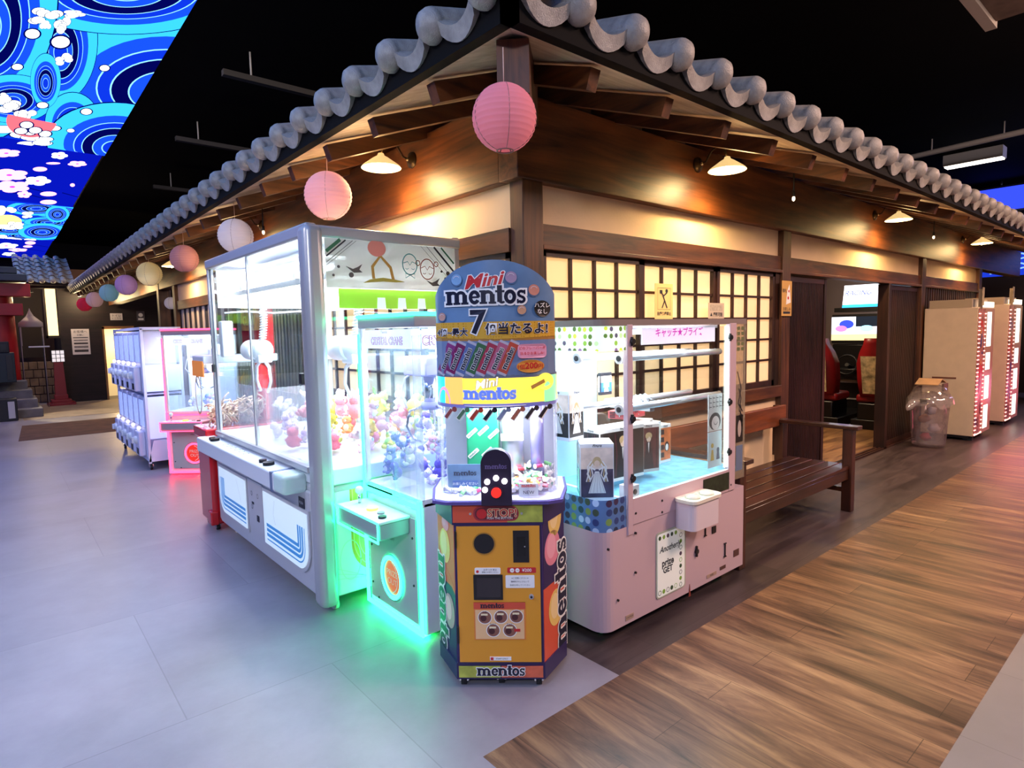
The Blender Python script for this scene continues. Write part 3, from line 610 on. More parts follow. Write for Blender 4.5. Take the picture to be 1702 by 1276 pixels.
# small clip bulbs along the rafters
for i, p in enumerate(((2.55, -.35, 2.52), (6.1, -.35, 2.52), (-.35, 3.1, 2.47), (-.33, 1.7, 2.52))):
    t = thing('clip_bulb', ('tiny clip bulb under the right eave before the second wall lamp', 'tiny clip bulb under the right eave before the last wall lamp', 'tiny clip bulb under the left eave above the tall white crane machine', 'tiny clip bulb under the left eave above the silver corner of the crane machine')[i], 'bulb', p)
    b = B(); b.cyl((0, 0, .0), (0, 0, .18), .006, mat('bulb_wire', '#222222', .5), n=6); b.cyl((0, 0, -.02), (0, 0, .02), .012, mat('bulb_wire', '#222222'), n=10); b.obj('holder', t, local=True)
    b = B(); b.sph((0, 0, -.035), (.012, .012, .02), emis('clip_glow', '#ffe0b0', 3), 10, 8); b.obj('bulb', t, local=True)
# ------------------------------------------------------------ wall lamps
def lamp(loc, face, label):
    """face: outward direction from the beam"""
    t = thing('wall_lamp', label, 'lamp', loc, 0, 'goose-neck wall lamps on the eave beam'); o = Vector(face); br = mat('aged_brass', '#3a2a18', .35, .8)
    b = B(); b.lathe([(.001, .03), (.02, .03), (.03, .018), (.052, .012), (.055, 0)], (0, 0, 0), br, 20, face); b.sph(o * .035, .014, mat('lamp_knob', '#c8b48a', .25, .9), 10, 8); b.obj('rosette', t, local=True)
    pts = [o * .02 + Vector((0, 0, 0)), o * .07 + Vector((0, 0, .01)), o * .11 + Vector((0, 0, .07)), o * .16 + Vector((0, 0, .10)), o * .21 + Vector((0, 0, .075)), o * .235 + Vector((0, 0, .0))]
    b = B(); b.tube(pts, .007, br, 8); b.obj('arm', t, local=True)
    c = o * .235 + Vector((0, 0, -.03))
    b = B(); b.lathe([(.018, .035), (.024, .02), (.05, .005), (.12, -.045), (.128, -.058)], c, mat('lamp_enamel', '#e8d8a8', .3, emit=.45, ecol='#ffd890'), 28); b.lathe([(.126, -.058), (.118, -.046), (.048, .001), (.02, .012)], c, mat('lamp_white_inside', '#fff6dc', .4, emit=4, ecol='#ffdf9a'), 28); b.obj('shade', t, local=True)
    b = B(); b.sph(c + Vector((0, 0, -.038)), (.03, .03, .036), emis('bulb_glow', '#ffe2a0', 26), 14, 10); b.obj('bulb', t, local=True)
    light('SPOT', 'lamp_glow', Vector(loc) + c + Vector((0, 0, -.075)), 52, (1, .70, .32), .05, None, Vector(loc) + c + Vector((0, 0, -2)), 3.0, 1.0)
    light('POINT', 'lamp_glow', Vector(loc) + c + o * .05 + Vector((0, 0, -.13)), 4.0, (1, .62, .26), .09)
lamp((-.043, 1.03, 2.66), (-1, 0, 0), 'brass wall lamp on the left eave beam behind the pink lanterns')
lamp((-.043, 4.05, 2.66), (-1, 0, 0), 'brass wall lamp half hidden behind the white round lantern')
lamp((-.043, 7.15, 2.60), (-1, 0, 0), 'lit wall lamp beside the dusky rose lantern')
lamp((-.043, 10.9, 2.60), (-1, 0, 0), 'far lit wall lamp behind the string of lanterns')
lamp((1.69, -.045, 2.67), (0, -1, 0), 'lit wall lamp on the right face, nearest the corner post')
lamp((5.14, -.045, 2.68), (0, -1, 0), 'lit wall lamp above the slatted door and doorway')
lamp((8.6, -.045, 2.70), (0, -1, 0), 'last lit wall lamp on the right face, above the white booths')
# ------------------------------------------------------------ paper lanterns
def lantern(loc, r, col, name, ztop, em=.05):
    t = thing('paper_lantern', name, 'lantern', loc, 0, 'round paper lanterns under the left eave')
    m = paper('lantern_paper_' + col[1:], col, em, col, .35); prof = []
    n = 46
    for i in range(n + 1):
        a = -PI / 2 + .26 + (PI - .52) * i / n; rad = r * math.cos(a) * (1 + .014 * (1 if i % 3 else -1.3)); prof.append((rad, r * 1.03 * math.sin(a)))
    b = B(); b.lathe(prof, (0, 0, 0), m, 36); b.obj('paper_shade', t, local=True)
    wm = mat('lantern_wire', '#8a6a64', .5); b = B(); z0 = r * 1.03 * math.sin(-PI / 2 + .26)
    b.tube([(r * .26 * math.cos(2 * PI * i / 20), r * .26 * math.sin(2 * PI * i / 20), z0) for i in range(20)], .003, wm, 6, True)
    for a in (0, PI / 2): b.tube([(r * .25 * math.cos(a) * s, r * .25 * math.sin(a) * s, z0 + (1 - s * s) * r * .3) for s in (-1, -.5, 0, .5, 1)], .0025, wm, 5)
    for k in range(5):
        ph = .4 + k * 2 * PI / 5; b.tube([(r * 1.006 * math.cos(a) * math.cos(ph), r * 1.006 * math.cos(a) * math.sin(ph), r * 1.036 * math.sin(a)) for a in [-1.3 + 2.6 * i / 14 for i in range(15)]], .0012, wm, 4)
    b.tube([(r * .0, 0, -r * .8), (0, 0, r)], .0025, wm, 5); b.obj('wire_frame', t, local=True)
    b = B(); b.cyl((0, 0, r * .98), (0, 0, ztop - loc[2]), .0018, mat('lantern_string', '#d8b8a8', .6), n=6); b.obj('string', t, local=True)
zr = ZE + .03
for i, (y, c, nm) in enumerate(((-.80, '#f09aa4', 'deep pink round paper lantern hanging at the corner of the eaves'), (1.03, '#f2c3c8', 'pale pink round paper lantern beside the first left wall lamp'), (2.9, '#efe2e2', 'off-white round paper lantern half hidden by the top of the crane machine'),
        (4.72, '#c99090', 'dusky rose round paper lantern beside a lit lamp'), (6.65, '#ecdca0', 'cream yellow round paper lantern'), (8.5, '#cfa6d6', 'lavender round paper lantern'), (10.35, '#a8d4dc', 'pale blue round paper lantern'), (12.4, '#ecc8c4', 'faint pink round paper lantern between the red and the pale blue ones'), (14.2, '#e0405e', 'red round paper lantern, farthest of the string'))):
    lantern((-.65 if i else -.772, y, 2.288 if i == 0 else 2.35 - .012 * max(0, i - 4)), .118 if i == 0 else (.14 if i < 4 else .15), c, nm, zr if i else 2.54)
lantern((.05, 9.0, 2.09), .1, '#e8dfe0', 'small white round paper lantern in the porch past the barred window', 2.4)

# ============================================================ SHARED MACHINE MATERIALS
M_white = mat('white_enamel', '#dcdde2', .3); M_silver = mat('brushed_silver', '#b4b2b4', .3, .35); M_silverw = mat('silver_white_panel', '#c2c0c4', .32, .15)
M_chrome = mat('chrome', '#d0d0d4', .12, 1); M_dark = mat('black_plastic', '#17161a', .4); M_rub = mat('rubber', '#1c1c1e', .7); M_glass = glass('clear_glass', '#f6fcff', .12); M_acr = glass('frosted_acrylic', '#ffffff', .1, .1, .16, '#f4f6ff')
M_ink = mat('dark_ink', '#20222c', .5); M_cream = mat('cream_plastic', '#ece4cf', .4); M_wire = mat('white_cord', '#e4e4e8', .5)
E_tube = emis('white_tube_glow', '#f2f8ff', 14)
def caster(b, x, y, z=0.0, r=.032, m=None):
    b.cyl((x - .012, y, z + r), (x + .012, y, z + r), r, m or M_rub, n=18); b.cyl((x - .014, y, z + r), (x + .014, y, z + r), r * .45, M_chrome, n=12)
    b.cyl((x, y, z + r * 1.6), (x, y, z + r * 2.4), .012, M_chrome, n=8); b.box((x - .02, y - .01, z + r), (x + .02, y + .01, z + r * 1.9), M_chrome)
def arc(cx, cy, rx, ry, t0, t1, n=16): return [(cx + rx * math.cos(t0 + (t1 - t0) * i / n), cy + ry * math.sin(t0 + (t1 - t0) * i / n)) for i in range(n + 1)]
FX, FZ = (1, 0, 0), (0, 0, 1)

# ------------------------------------------------------------ plush toys
def plush(name, label, loc, s, c1, c2, kind, rz, tilt, group):
    t = thing(name, label, 'plush toy', loc, rz, group); m1 = mat('plush_' + c1[1:], c1, .95, bump=.5, bscale=140); m2 = mat('plush_' + c2[1:], c2, .95, bump=.5, bscale=140)
    t.rotation_euler = (tilt, tilt * .6, rz)
    b = B(); b.sph((0, 0, 0), (s * .55, s * .48, s * .55), m1, 14, 10)
    for dx in (-1, 1):
        b.sph((dx * s * .5, -.12 * s, .05 * s), (s * .2, s * .16, s * .14), m1, 10, 7); b.sph((dx * s * .3, -.35 * s, -.4 * s), (s * .2, s * .26, s * .16), m1, 10, 7)
    b.obj('body', t, local=True)
    b = B(); b.sph((0, -.06 * s, s * .72), (s * .48, s * .43, s * .42), m1, 14, 10)
    for dx in (-1, 1): b.sph((dx * s * .17, -.44 * s, s * .78), s * .045, M_ink, 8, 6)
    b.sph((0, -.44 * s, s * .66), (s * .15, s * .1, s * .11), m2, 10, 7); b.sph((0, -.53 * s, s * .69), s * .04, M_ink, 6, 5); b.obj('head', t, local=True)
    b = B()
    if kind == 0:
        for dx in (-1, 1): b.sph((dx * s * .36, 0, s * 1.08), (s * .16, s * .08, s * .16), m2, 10, 7)
    elif kind == 1:
        for dx in (-1, 1): b.sph((dx * s * .2, 0, s * 1.3), (s * .1, s * .07, s * .3), m2, 10, 7)
    else:
        for dx in (-1, 1): b.lathe([(s * .17, 0), (s * .1, s * .14), (.001, s * .26)], (dx * s * .27, 0, s * 1.0), m2, 10)
    b.obj('ears', t, local=True)
    b = B(); b.sph((0, -.3 * s, 0), (s * .33, s * .22, s * .36), m2, 12, 8); b.obj('belly', t, local=True); return t

def crane_claw(t, x, y, ztop, zc, s=1.0, col=None, cord=True):
    """a hanging grabber: motor body, three curved arms, coiled cord"""
    c = col or M_white
    b = B(); b.cyl((x, y, zc + .02 * s), (x, y, zc + .12 * s), .055 * s, c, n=20); b.lathe([(.055 * s, 0), (.07 * s, .02 * s), (.07 * s, .05 * s), (.04 * s, .06 * s)], (x, y, zc + .11 * s), c, 20)
    b.cyl((x, y, zc - .03 * s), (x, y, zc + .02 * s), .03 * s, M_silver, n=14); o = b.obj('claw_unit', t)
    b = B()
    for k in range(3):
        a = k * 2 * PI / 3 + .5; dx, dy = math.cos(a), math.sin(a)
        b.tube([(x + dx * r * s, y + dy * r * s, zc + z * s) for r, z in ((.03, 0), (.10, -.01), (.135, -.07), (.12, -.15), (.06, -.2), (.045, -.205))], .008 * s, M_chrome, 7)
    b.obj('claw_arms', o); 
    b = B(); b.tube([(x + .018 * s * math.cos(i * .9), y + .018 * s * math.sin(i * .9), zc + .17 * s + (ztop - zc - .17 * s) * i / 120) for i in range(121)], .005 * s, M_wire, 5); b.obj('coiled_cord', o)
    return o

# ============================================================ TALL WHITE TWIN CRANE MACHINE (left of the green one)
X0, X1, Y0, Y1 = -1.03, -.09, .45, 2.37
bc = thing('crane_machine', 'large white two-player crane machine with silver corner pillar and lit glass case', 'game machine', (-.56, 1.41, 0))
b = B(); b.box((X0 + .0, Y0 + .02, .075), (X1, Y1, .70), M_silverw, .02)
b.box((X0 - .012, Y0 + .12, .54), (X0 + .02, Y1 - .02, .66), M_silverw, .01)
b.prism([(0, .56), (1.9, .56), (1.9, .12), (1.86, .10), (.04, .10), (0, .12)], F((X0 + .002, Y1 - .0, 0), (0, -1, 0), FZ), M_silverw, 0, .012)
b.obj('cabinet', bc)
b = B(); b.box((X0, Y0, .70), (X1, Y1, .79), M_white, .008); b.obj('play_deck', bc)
b = B(); b.box((X0 - .03, Y0 - .03, .05), (X0 + .075, Y0 + .085, 2.06), M_silver, .035, 4); b.obj('corner_pillar', bc, 'rounded silver pillar at the front corner')
for x, y in ((X0, Y1 - .03), (X1 - .04, Y0), (X1 - .04, Y1 - .04)):
    b = B(); b.box((x, y, .7), (x + .035, y + .035, 2.03), M_silver, .004); b.obj('frame_post', bc)
b = B(); b.box((X0 - .012, Y0, 2.0), (X0 + .05, Y1, 2.07), M_silver, .012); b.box((X1 - .05, Y0, 2.0), (X1, Y1, 2.07), M_silver, .01); b.box((X0, Y0 - .012, 2.0), (X1, Y0 + .05, 2.06), M_silver, .012); b.box((X0, Y1 - .05, 2.0), (X1, Y1, 2.06), M_silver, .01); b.obj('top_frame', bc)
b = B(); b.box((X0 + .03, Y0 + .03, 2.03), (X1 - .03, Y1 - .03, 2.05), mat('roof_panel', '#e6e8ec', .5)); b.obj('roof_panel', bc)
b = B(); b.box((X0, Y0 + .09, .79), (X0 + .006, 1.45, 2.0), M_glass); b.obj('front_glass', bc); b = B(); b.box((X0 + .012, 1.42, .79), (X0 + .018, Y1 - .04, 2.0), M_glass); b.obj('front_glass', bc)
b = B(); b.box((X0 + .08, Y0, .79), (X1 - .04, Y0 + .006, 2.0), M_glass); b.obj('side_glass', bc); b = B(); b.box((X0 + .05, Y1 - .012, .79), (X1 - .04, Y1 - .006, 2.0), M_glass); b.obj('side_glass', bc)
b = B(); b.box((X1 - .012, Y0 + .04, .79), (X1 - .006, Y1 - .04, 2.0), M_glass); b.obj('back_glass', bc)
b = B(); b.box((X0 - .006, 1.42, .8), (X0 + .002, 1.44, 2.0), M_silver); b.box((X0 + .015, 2.31, .8), (X0 + .03, 2.34, 2.0), M_silver)
b.obj('glass_trim', bc)
for y in (Y0 + .13, 2.29): b = B(); b.box((X0 - .02, y, 1.24), (X0 + .0, y + .035, 1.30), M_dark, .004); b.obj('sliding_lock', bc)
b = B(); b.box((-.80, Y0 + .35, 1.93), (-.66, Y1 - .3, 1.99), M_white, .008); b.obj('lamp_housing', bc)
b = B(); b.cyl((-.73, Y0 + .40, 1.90), (-.73, Y1 - .35, 1.90), .022, E_tube, n=14); b.obj('lamp_tube', bc)
b = B(); WFm = mat('lit_white_film', '#f6f8f4', .5, emit=.45); b.box((X1 - .02, Y0 + .04, 1.70), (X1 - .014, Y1 - .04, 2.0), WFm); b.box((X0 + .06, Y1 - .022, 1.72), (X1 - .04, Y1 - .016, 2.0), WFm); b.obj('back_header_film', bc)
light('AREA', 'case_light', (-.6, 1.4, 1.96), 75, (.96, .99, 1), .7, 1.6, (-.6, 1.4, 0))
b = B()
for x in (-.9, -.25): b.box((x, Y0 + .06, 1.80), (x + .025, Y1 - .06, 1.83), M_silver)
for y in (.95, 1.95): b.box((-.92, y - .02, 1.83), (-.2, y + .02, 1.86), M_white)
b.box((-.2, Y1 - .09, 1.3), (-.11, Y1 - .03, 1.95), M_white); b.box((-.98, Y1 - .12, 1.35), (-.9, Y1 - .03, 1.62), M_white, .01)
for z in (1.68, 1.74, 1.80): b.tube([(-.95, Y1 - .1, z), (-.8, Y1 - .12, z + .01), (-.6, Y1 - .1, z), (-.3, Y1 - .1, z + .02)], .007, M_wire, 6)
b.obj('gantry', bc)
def big_claw(x, y, z):
    b = B(); b.cyl((x - .02, y + .11, z), (x - .02, y - .08, z), .075, M_white, n=26); b.cyl((x - .02, y + .115, z), (x - .02, y + .10, z), .055, mat('grey_ring', '#5a6a74', .4), n=22); b.sph((x, y - .07, z), (.08, .1, .08), M_white); b.box((x - .05, y - .15, z - .09), (x + .05, y + .0, z - .03), M_white, .01)
    o = b.obj('claw_unit', bc, 'white drum-shaped claw head with a grey ring')
    b = B()
    for s in (-1, 1): b.tube([(x, y - .08 + s * .03, z - .07), (x, y - .08 + s * .13, z - .12), (x, y - .08 + s * .15, z - .22), (x, y - .08 + s * .08, z - .30)], [.012, .012, .010, .012], M_white, 8)
    b.obj('claw_arms', o)
    b = B(); b.tube([(x + .022 * math.cos(i * .8), y - .1 + .022 * math.sin(i * .8) - (.05 * math.sin(i / 150 * PI)), z + .07 + (1.82 - z - .07) * i / 150) for i in range(151)], .006, M_wire, 5); b.obj('coiled_cord', o)
big_claw(-.80, 2.02, 1.40); big_claw(-.66, .82, 1.42)
b = B(); b.box((-.985, 1.36, .79), (-.98, 1.95, 1.17), M_acr); b.box((-.985, .62, .79), (-.98, 1.30, 1.17), M_acr); b.box((-.985, 1.36, .79), (-.55, 1.365, 1.17), M_acr); b.obj('prize_barrier', bc)
# control shelf
b = B(); b.box((X0 - .13, .76, .645), (X0, Y1 + .06, .752), M_white, .012)
b.prism([(.0, 0), (.13, 0), (.13, .012), (0, .03)], F((X0 - .06, Y1 + .04, .75), (1, 0, 0), (0, 0, 1)), M_white, 0, .0)
b.obj('control_shelf', bc)
b = B(); b.box((X0 - .135, .62, .648), (X0, .77, .755), glass('milky_end_block', '#eafff6', .2, .1, .55, '#e8f6f0'), .022, 4)
b.obj('shelf_end_block', bc, 'translucent rounded end block')
b = B(); 
for y in (.79, .81): b.box((X0 - .133, y, .644), (X0 + .0, y + .012, .7535), mat('grey_blue_band', '#6f7c9c', .4))
b.obj('shelf_bands', bc)
b = B(); fr = F((X0 - .065, 1.5, .7525), (0, -1, 0), (1, 0, 0))
for a in (-.70, -.63, .40, .50): b = B(); b.disc(fr, a, -.01, .022 if a in (-.70, .40) else .032, M_dark, .018, n=20); b.obj('button', bc)
b = B()
for k in range(6): b.ring(fr, -.40 + k * .09, 0, .018, .004, M_ink, .001, n=12)
b.text('START  A B', fr, -.1, .03, .022, M_ink, .001)
b.obj('shelf_print', bc)
b = B(); b.box((X0 - .02, .56, .765), (X0 + .01, Y1 - .04, .80), M_silver, .004); b.obj('glass_rail', bc)
# prize windows with blue-striped doors
E_win = mat('lit_acrylic_door', '#e6f0f4', .2, emit=.22, ecol='#d8f4ff'); M_bl = mat('blue_stripe', '#3d97d6', .3, emit=.12, ecol='#3d97d6')
for k, (ya, yb) in enumerate(((2.29, 1.66), (1.30, .60))):
    w_ = ya - yb; fr = F((X0 - .012, ya, .20), (0, -1, 0), FZ); h = .33; r = .13
    def outline(e):
        if k == 0: return [(w_ + e, -e), (w_ + e, h + e), (-e, h + e)] + [(q[0], q[1]) for q in arc(r, r, r + e, r + e, PI, 1.5 * PI, 8)]
        return [(-e, -e)] + arc(w_ - r, r, r + e, r + e, -PI / 2, 0, 8) + [(w_ + e, h + e), (-e, h + e)]
    b = B(); b.prism(outline(.022), fr, M_silverw, 0, .008); b.prism(outline(.0), fr, E_win, .004, .013); o = b.obj('prize_door', bc)
    b = B()
    for j in range(4):
        d = .035 + j * .031; z = .014
        if k == 0: pts = [(w_ - .01, d)] + list(reversed(arc(r, r, r - d, r - d, PI, 1.5 * PI, 8))) + [(d, h * .8)]
        else: pts = [(.05, d)] + arc(w_ - r, r, r - d, r - d, -PI / 2, 0, 8) + [(w_ - d, h * .75)]
        b.ribbon(fr, pts, .021 if j else .009, M_bl, z)
    b.ribbon(fr, [(w_ * (.3 if k else .7), h - .02), (w_ * (.26 if k else .8), .22), (w_ * (.3 if k else .84), .16)], .004, mat('pale_line', '#b9c6cc', .4), .0145)
    b.obj('door_stripes', o)
b = B(); fr = F((X0 - .013, 1.62, .2), (0, -1, 0), FZ); b.rect(fr, .0, .03, .29, .36, M_silverw, .006)
for a, z in ((.08, .27), (.2, .27), (.08, .18), (.2, .12)): b.ring(fr, a, z, .014, .004, M_ink, .007, n=12)
cp = b.obj('coin_panel', bc)
for q in ((.17, .10, .21, .14), (.08, .20, .12, .215)): b = B(); b.rect(fr, *q, M_ink, .0085); b.obj('coin_slot', cp)
b = B(); b.disc(fr, .26, .41, .012, M_dark, .01); b.obj('door_knob', bc)
b = B(); fr = F((X0 - .013, .62, .52), (0, -1, 0), FZ); b.rect(fr, -.1, .03, -.02, .09, M_ink, .003); b.text('PUSH', fr, -.06, .06, .022, M_white, .004); b.obj('notice', bc)
# side: drawings on the header film
hd = B(); fr = F((X0 + .0, Y0 - .003, 0), FX, FZ)
M_film = glass('milky_header_film', '#ffffff', .08, .2, .80, '#dcdccf')
hd.rect(fr, .085, 1.745, .90, 2.0, M_film, .002); hfilm = hd.obj('header_film', bc)
G1 = mat('green_print', '#2f6e4c', .5); G2 = mat('grey_print', '#4c4a48', .5); OR = mat('ochre_print', '#b98a3c', .5); TL = mat('teal_print', '#4f9a96', .5); BRN = mat('brown_print', '#8c4a3c', .5); PKB = mat('salmon_print', '#e58878', .5)
d = B(); c = .004
d.ribbon(fr, [(.09, 1.93), (.17, 1.995)], .018, G1, c); d.ribbon(fr, [(.09, 1.905), (.20, 1.995)], .008, M_ink, c); d.ribbon(fr, [(.09, 1.875), (.24, 1.995)], .003, G2, c); d.ribbon(fr, [(.09, 1.86), (.26, 1.995)], .002, G2, c)
d.ribbon(fr, [(.75, 1.998), (.89, 1.86)], .012, M_ink, c); d.ribbon(fr, [(.80, 1.998), (.89, 1.91)], .010, G1, c); d.ribbon(fr, [(.70, 1.998), (.87, 1.83)], .003, G2, c); d.ribbon(fr, [(.66, 1.998), (.86, 1.81)], .002, G2, c)
d.prism(arc(.38, 1.965, .055, .045, 0, 2 * PI, 24)[:-1], fr, PKB, c, c + .0004); pass
d.ribbon(fr, [(.355, 1.80), (.35, 1.865), (.40, 1.925), (.46, 1.865), (.475, 1.80)], .018, OR, c)
d.prism([(.29, 1.775), (.33, 1.795), (.41, 1.808), (.49, 1.80), (.55, 1.79), (.49, 1.785), (.41, 1.787), (.35, 1.782)], fr, mat('olive_print', '#a99a3c', .5), c, c + .0004)
for cx, mm, e in ((.585, TL, 0), (.70, BRN, 1)):
    d.ring(fr, cx, 1.89 - e * .022, .047, .006, mm, c, .058); d.ribbon(fr, [(cx - .042, 1.895 - e * .022), (cx - .015, 1.905 - e * .02), (cx, 1.885 - e * .022), (cx + .015, 1.905 - e * .02), (cx + .042, 1.895 - e * .022)], .004, mm, c)
    for s in (-1, 1): d.ring(fr, cx + s * .02, 1.868 - e * .022, .009, .003, mm, c, .006, 10, PI, 2 * PI)
    if e:
        for s in (-1, 1): d.ring(fr, cx + s * .062, 1.90, .014, .005, mm, c, .014, 12)
    else:
        for s in (-1, 1): d.ribbon(fr, [(cx, 1.83), (cx + s * .03, 1.812), (cx + s * .03, 1.838), (cx, 1.83)], .004, mm, c)
for a, z, r in ((.155, 1.855, .008), (.125, 1.81, .007), (.225, 1.815, .014), (.80, 1.86, .007), (.845, 1.85, .013), (.825, 1.82, .007)): d.disc(fr, a, z, r, G2, c, n=14)
for a, z, s in ((.24, 1.845, 1), (.735, 1.79, 1)):
    d.prism([(a - .045, z + .015), (a - .005, z + .002), (a + .02, z + .012), (a + .05, z + .03), (a + .032, z + .0), (a + .05, z - .014), (a, z - .018), (a - .02, z - .004)], fr, G2, c, c + .0004)
d.obj('header_drawings', hfilm)
# lime awning strip behind the header
b = B(); lim = mat('lime_strip', '#a4d83a', .4, emit=.25); b.rect(F((X0, Y0 + .02, 0), FX, FZ), .16, 1.64, .88, 1.745, lim, .004)
for k in range(4): b.prism([(.38 + k * .13, 1.64), (.435 + k * .13, 1.64), (.43 + k * .13, 1.70), (.385 + k * .13, 1.70)], F((X0, Y0 + .015, 0), FX, FZ), mat('white_strip', '#f4f6ea', .4, emit=.3), .0, .003)
b.obj('awning_strip', bc, 'lime strip with white flaps')
# side lower panel with orange nested bands
b = B(); fr = F((X0, Y0 + .019, 0), FX, FZ); b.rect(fr, .07, .09, .92, .66, mat('side_panel_white', '#dfe6e2', .35), .003); sp = b.obj('side_panel', bc)
b = B(); OG = mat('ochre_band', '#d39a3a', .4); YG = mat('pale_yellow_band', '#f0e27a', .4)
b.prism([(.17, .66), (.17, .36)] + arc(.32, .36, .15, .18, PI, 1.5 * PI, 10) + [(.5, .18), (.5, .30)] + list(reversed(arc(.34, .38, .06, .08, PI, 1.5 * PI, 8))) + [(.28, .66)], fr, OG, .003, .0036)
for j in range(4):
    o_ = .185 + j * .03; b.ribbon(fr, [(o_, .66), (o_, .37)] + arc(.33, .37, .33 - o_, (.33 - o_) * 1.15, PI, 1.5 * PI, 10) + [(.5, .37 - (.33 - o_) * 1.15)], .006, YG, .0042)
b.ring(fr, .16, .27, .06, .004, mat('pale_ring', '#cfd6c8', .4), .0042, .11)
for j in range(3): b.ribbon(fr, [(.08, .24 - j * .03), (.3 + j * .05, .13 - j * .0)], .003, mat('pale_ring'), .004)
b.obj('band_print', sp)
for x, y in ((X0 + .08, Y0 + .07), (X0 + .08, Y1 - .1), (X1 - .1, Y0 + .07), (X1 - .1, Y1 - .1)):
    b = B(); caster(b, x, y, 0, .036, M_cream); b.obj('caster', bc)
# prizes
PAL = [('#f09aa0', '#ffe0d8'), ('#f6c04a', '#fff0b8'), ('#f59a5a', '#ffd9b0'), ('#f2e06a', '#a8dc70'), ('#e8788a', '#ffd0d0'), ('#cfe08a', '#f6ffd0'), ('#f7b8c8', '#ffffff'), ('#ffffff', '#f5d8e6')]
NM = {'#f09aa0': 'salmon pink', '#f6c04a': 'golden yellow', '#f59a5a': 'orange', '#f2e06a': 'yellow and green', '#e8788a': 'rose', '#cfe08a': 'pale green', '#f7b8c8': 'baby pink', '#ffffff': 'white', '#6a5ac8': 'violet', '#d8c8f4': 'lilac', '#9ab0e8': 'pale blue', '#3e3878': 'dark indigo', '#f3b7d0': 'candy pink'}
rnd = random.Random(3)
def pile(x0, x1, y0, y1, n, zf, pal, place, s0=.05, s1=.075, peak=None):
    pts = []
    for i in range(n):
        for _ in range(60):
            x, y, lay = rnd.uniform(x0, x1), rnd.uniform(y0, y1), i * 3 // n
            z = zf + .062 + lay * .092 + (peak(x, y) if peak else 0)
            if all((x - p[0]) ** 2 + (y - p[1]) ** 2 + (z - p[2]) ** 2 > .0085 for p in pts): break
        pts.append((x, y, z)); c = rnd.choice(pal)
        plush('plush_toy', '%s plush toy heaped %s' % (NM[c[0]], place), (x, y, z), rnd.uniform(s0, s1), c[0], c[1], rnd.randrange(3), rnd.uniform(-2.5, 2.5), rnd.uniform(-.9, .9), 'plush toys %s' % place)
pile(-.92, -.22, .53, 1.24, 44, .79, PAL, 'in the right half of the large white crane machine', .06, .09)
pile(-.9, -.25, .98, 1.80, 30, .79, [('#ffffff', '#f5d8e6'), ('#d8c8f4', '#ffffff')], 'behind the acrylic barrier of the large white crane machine')

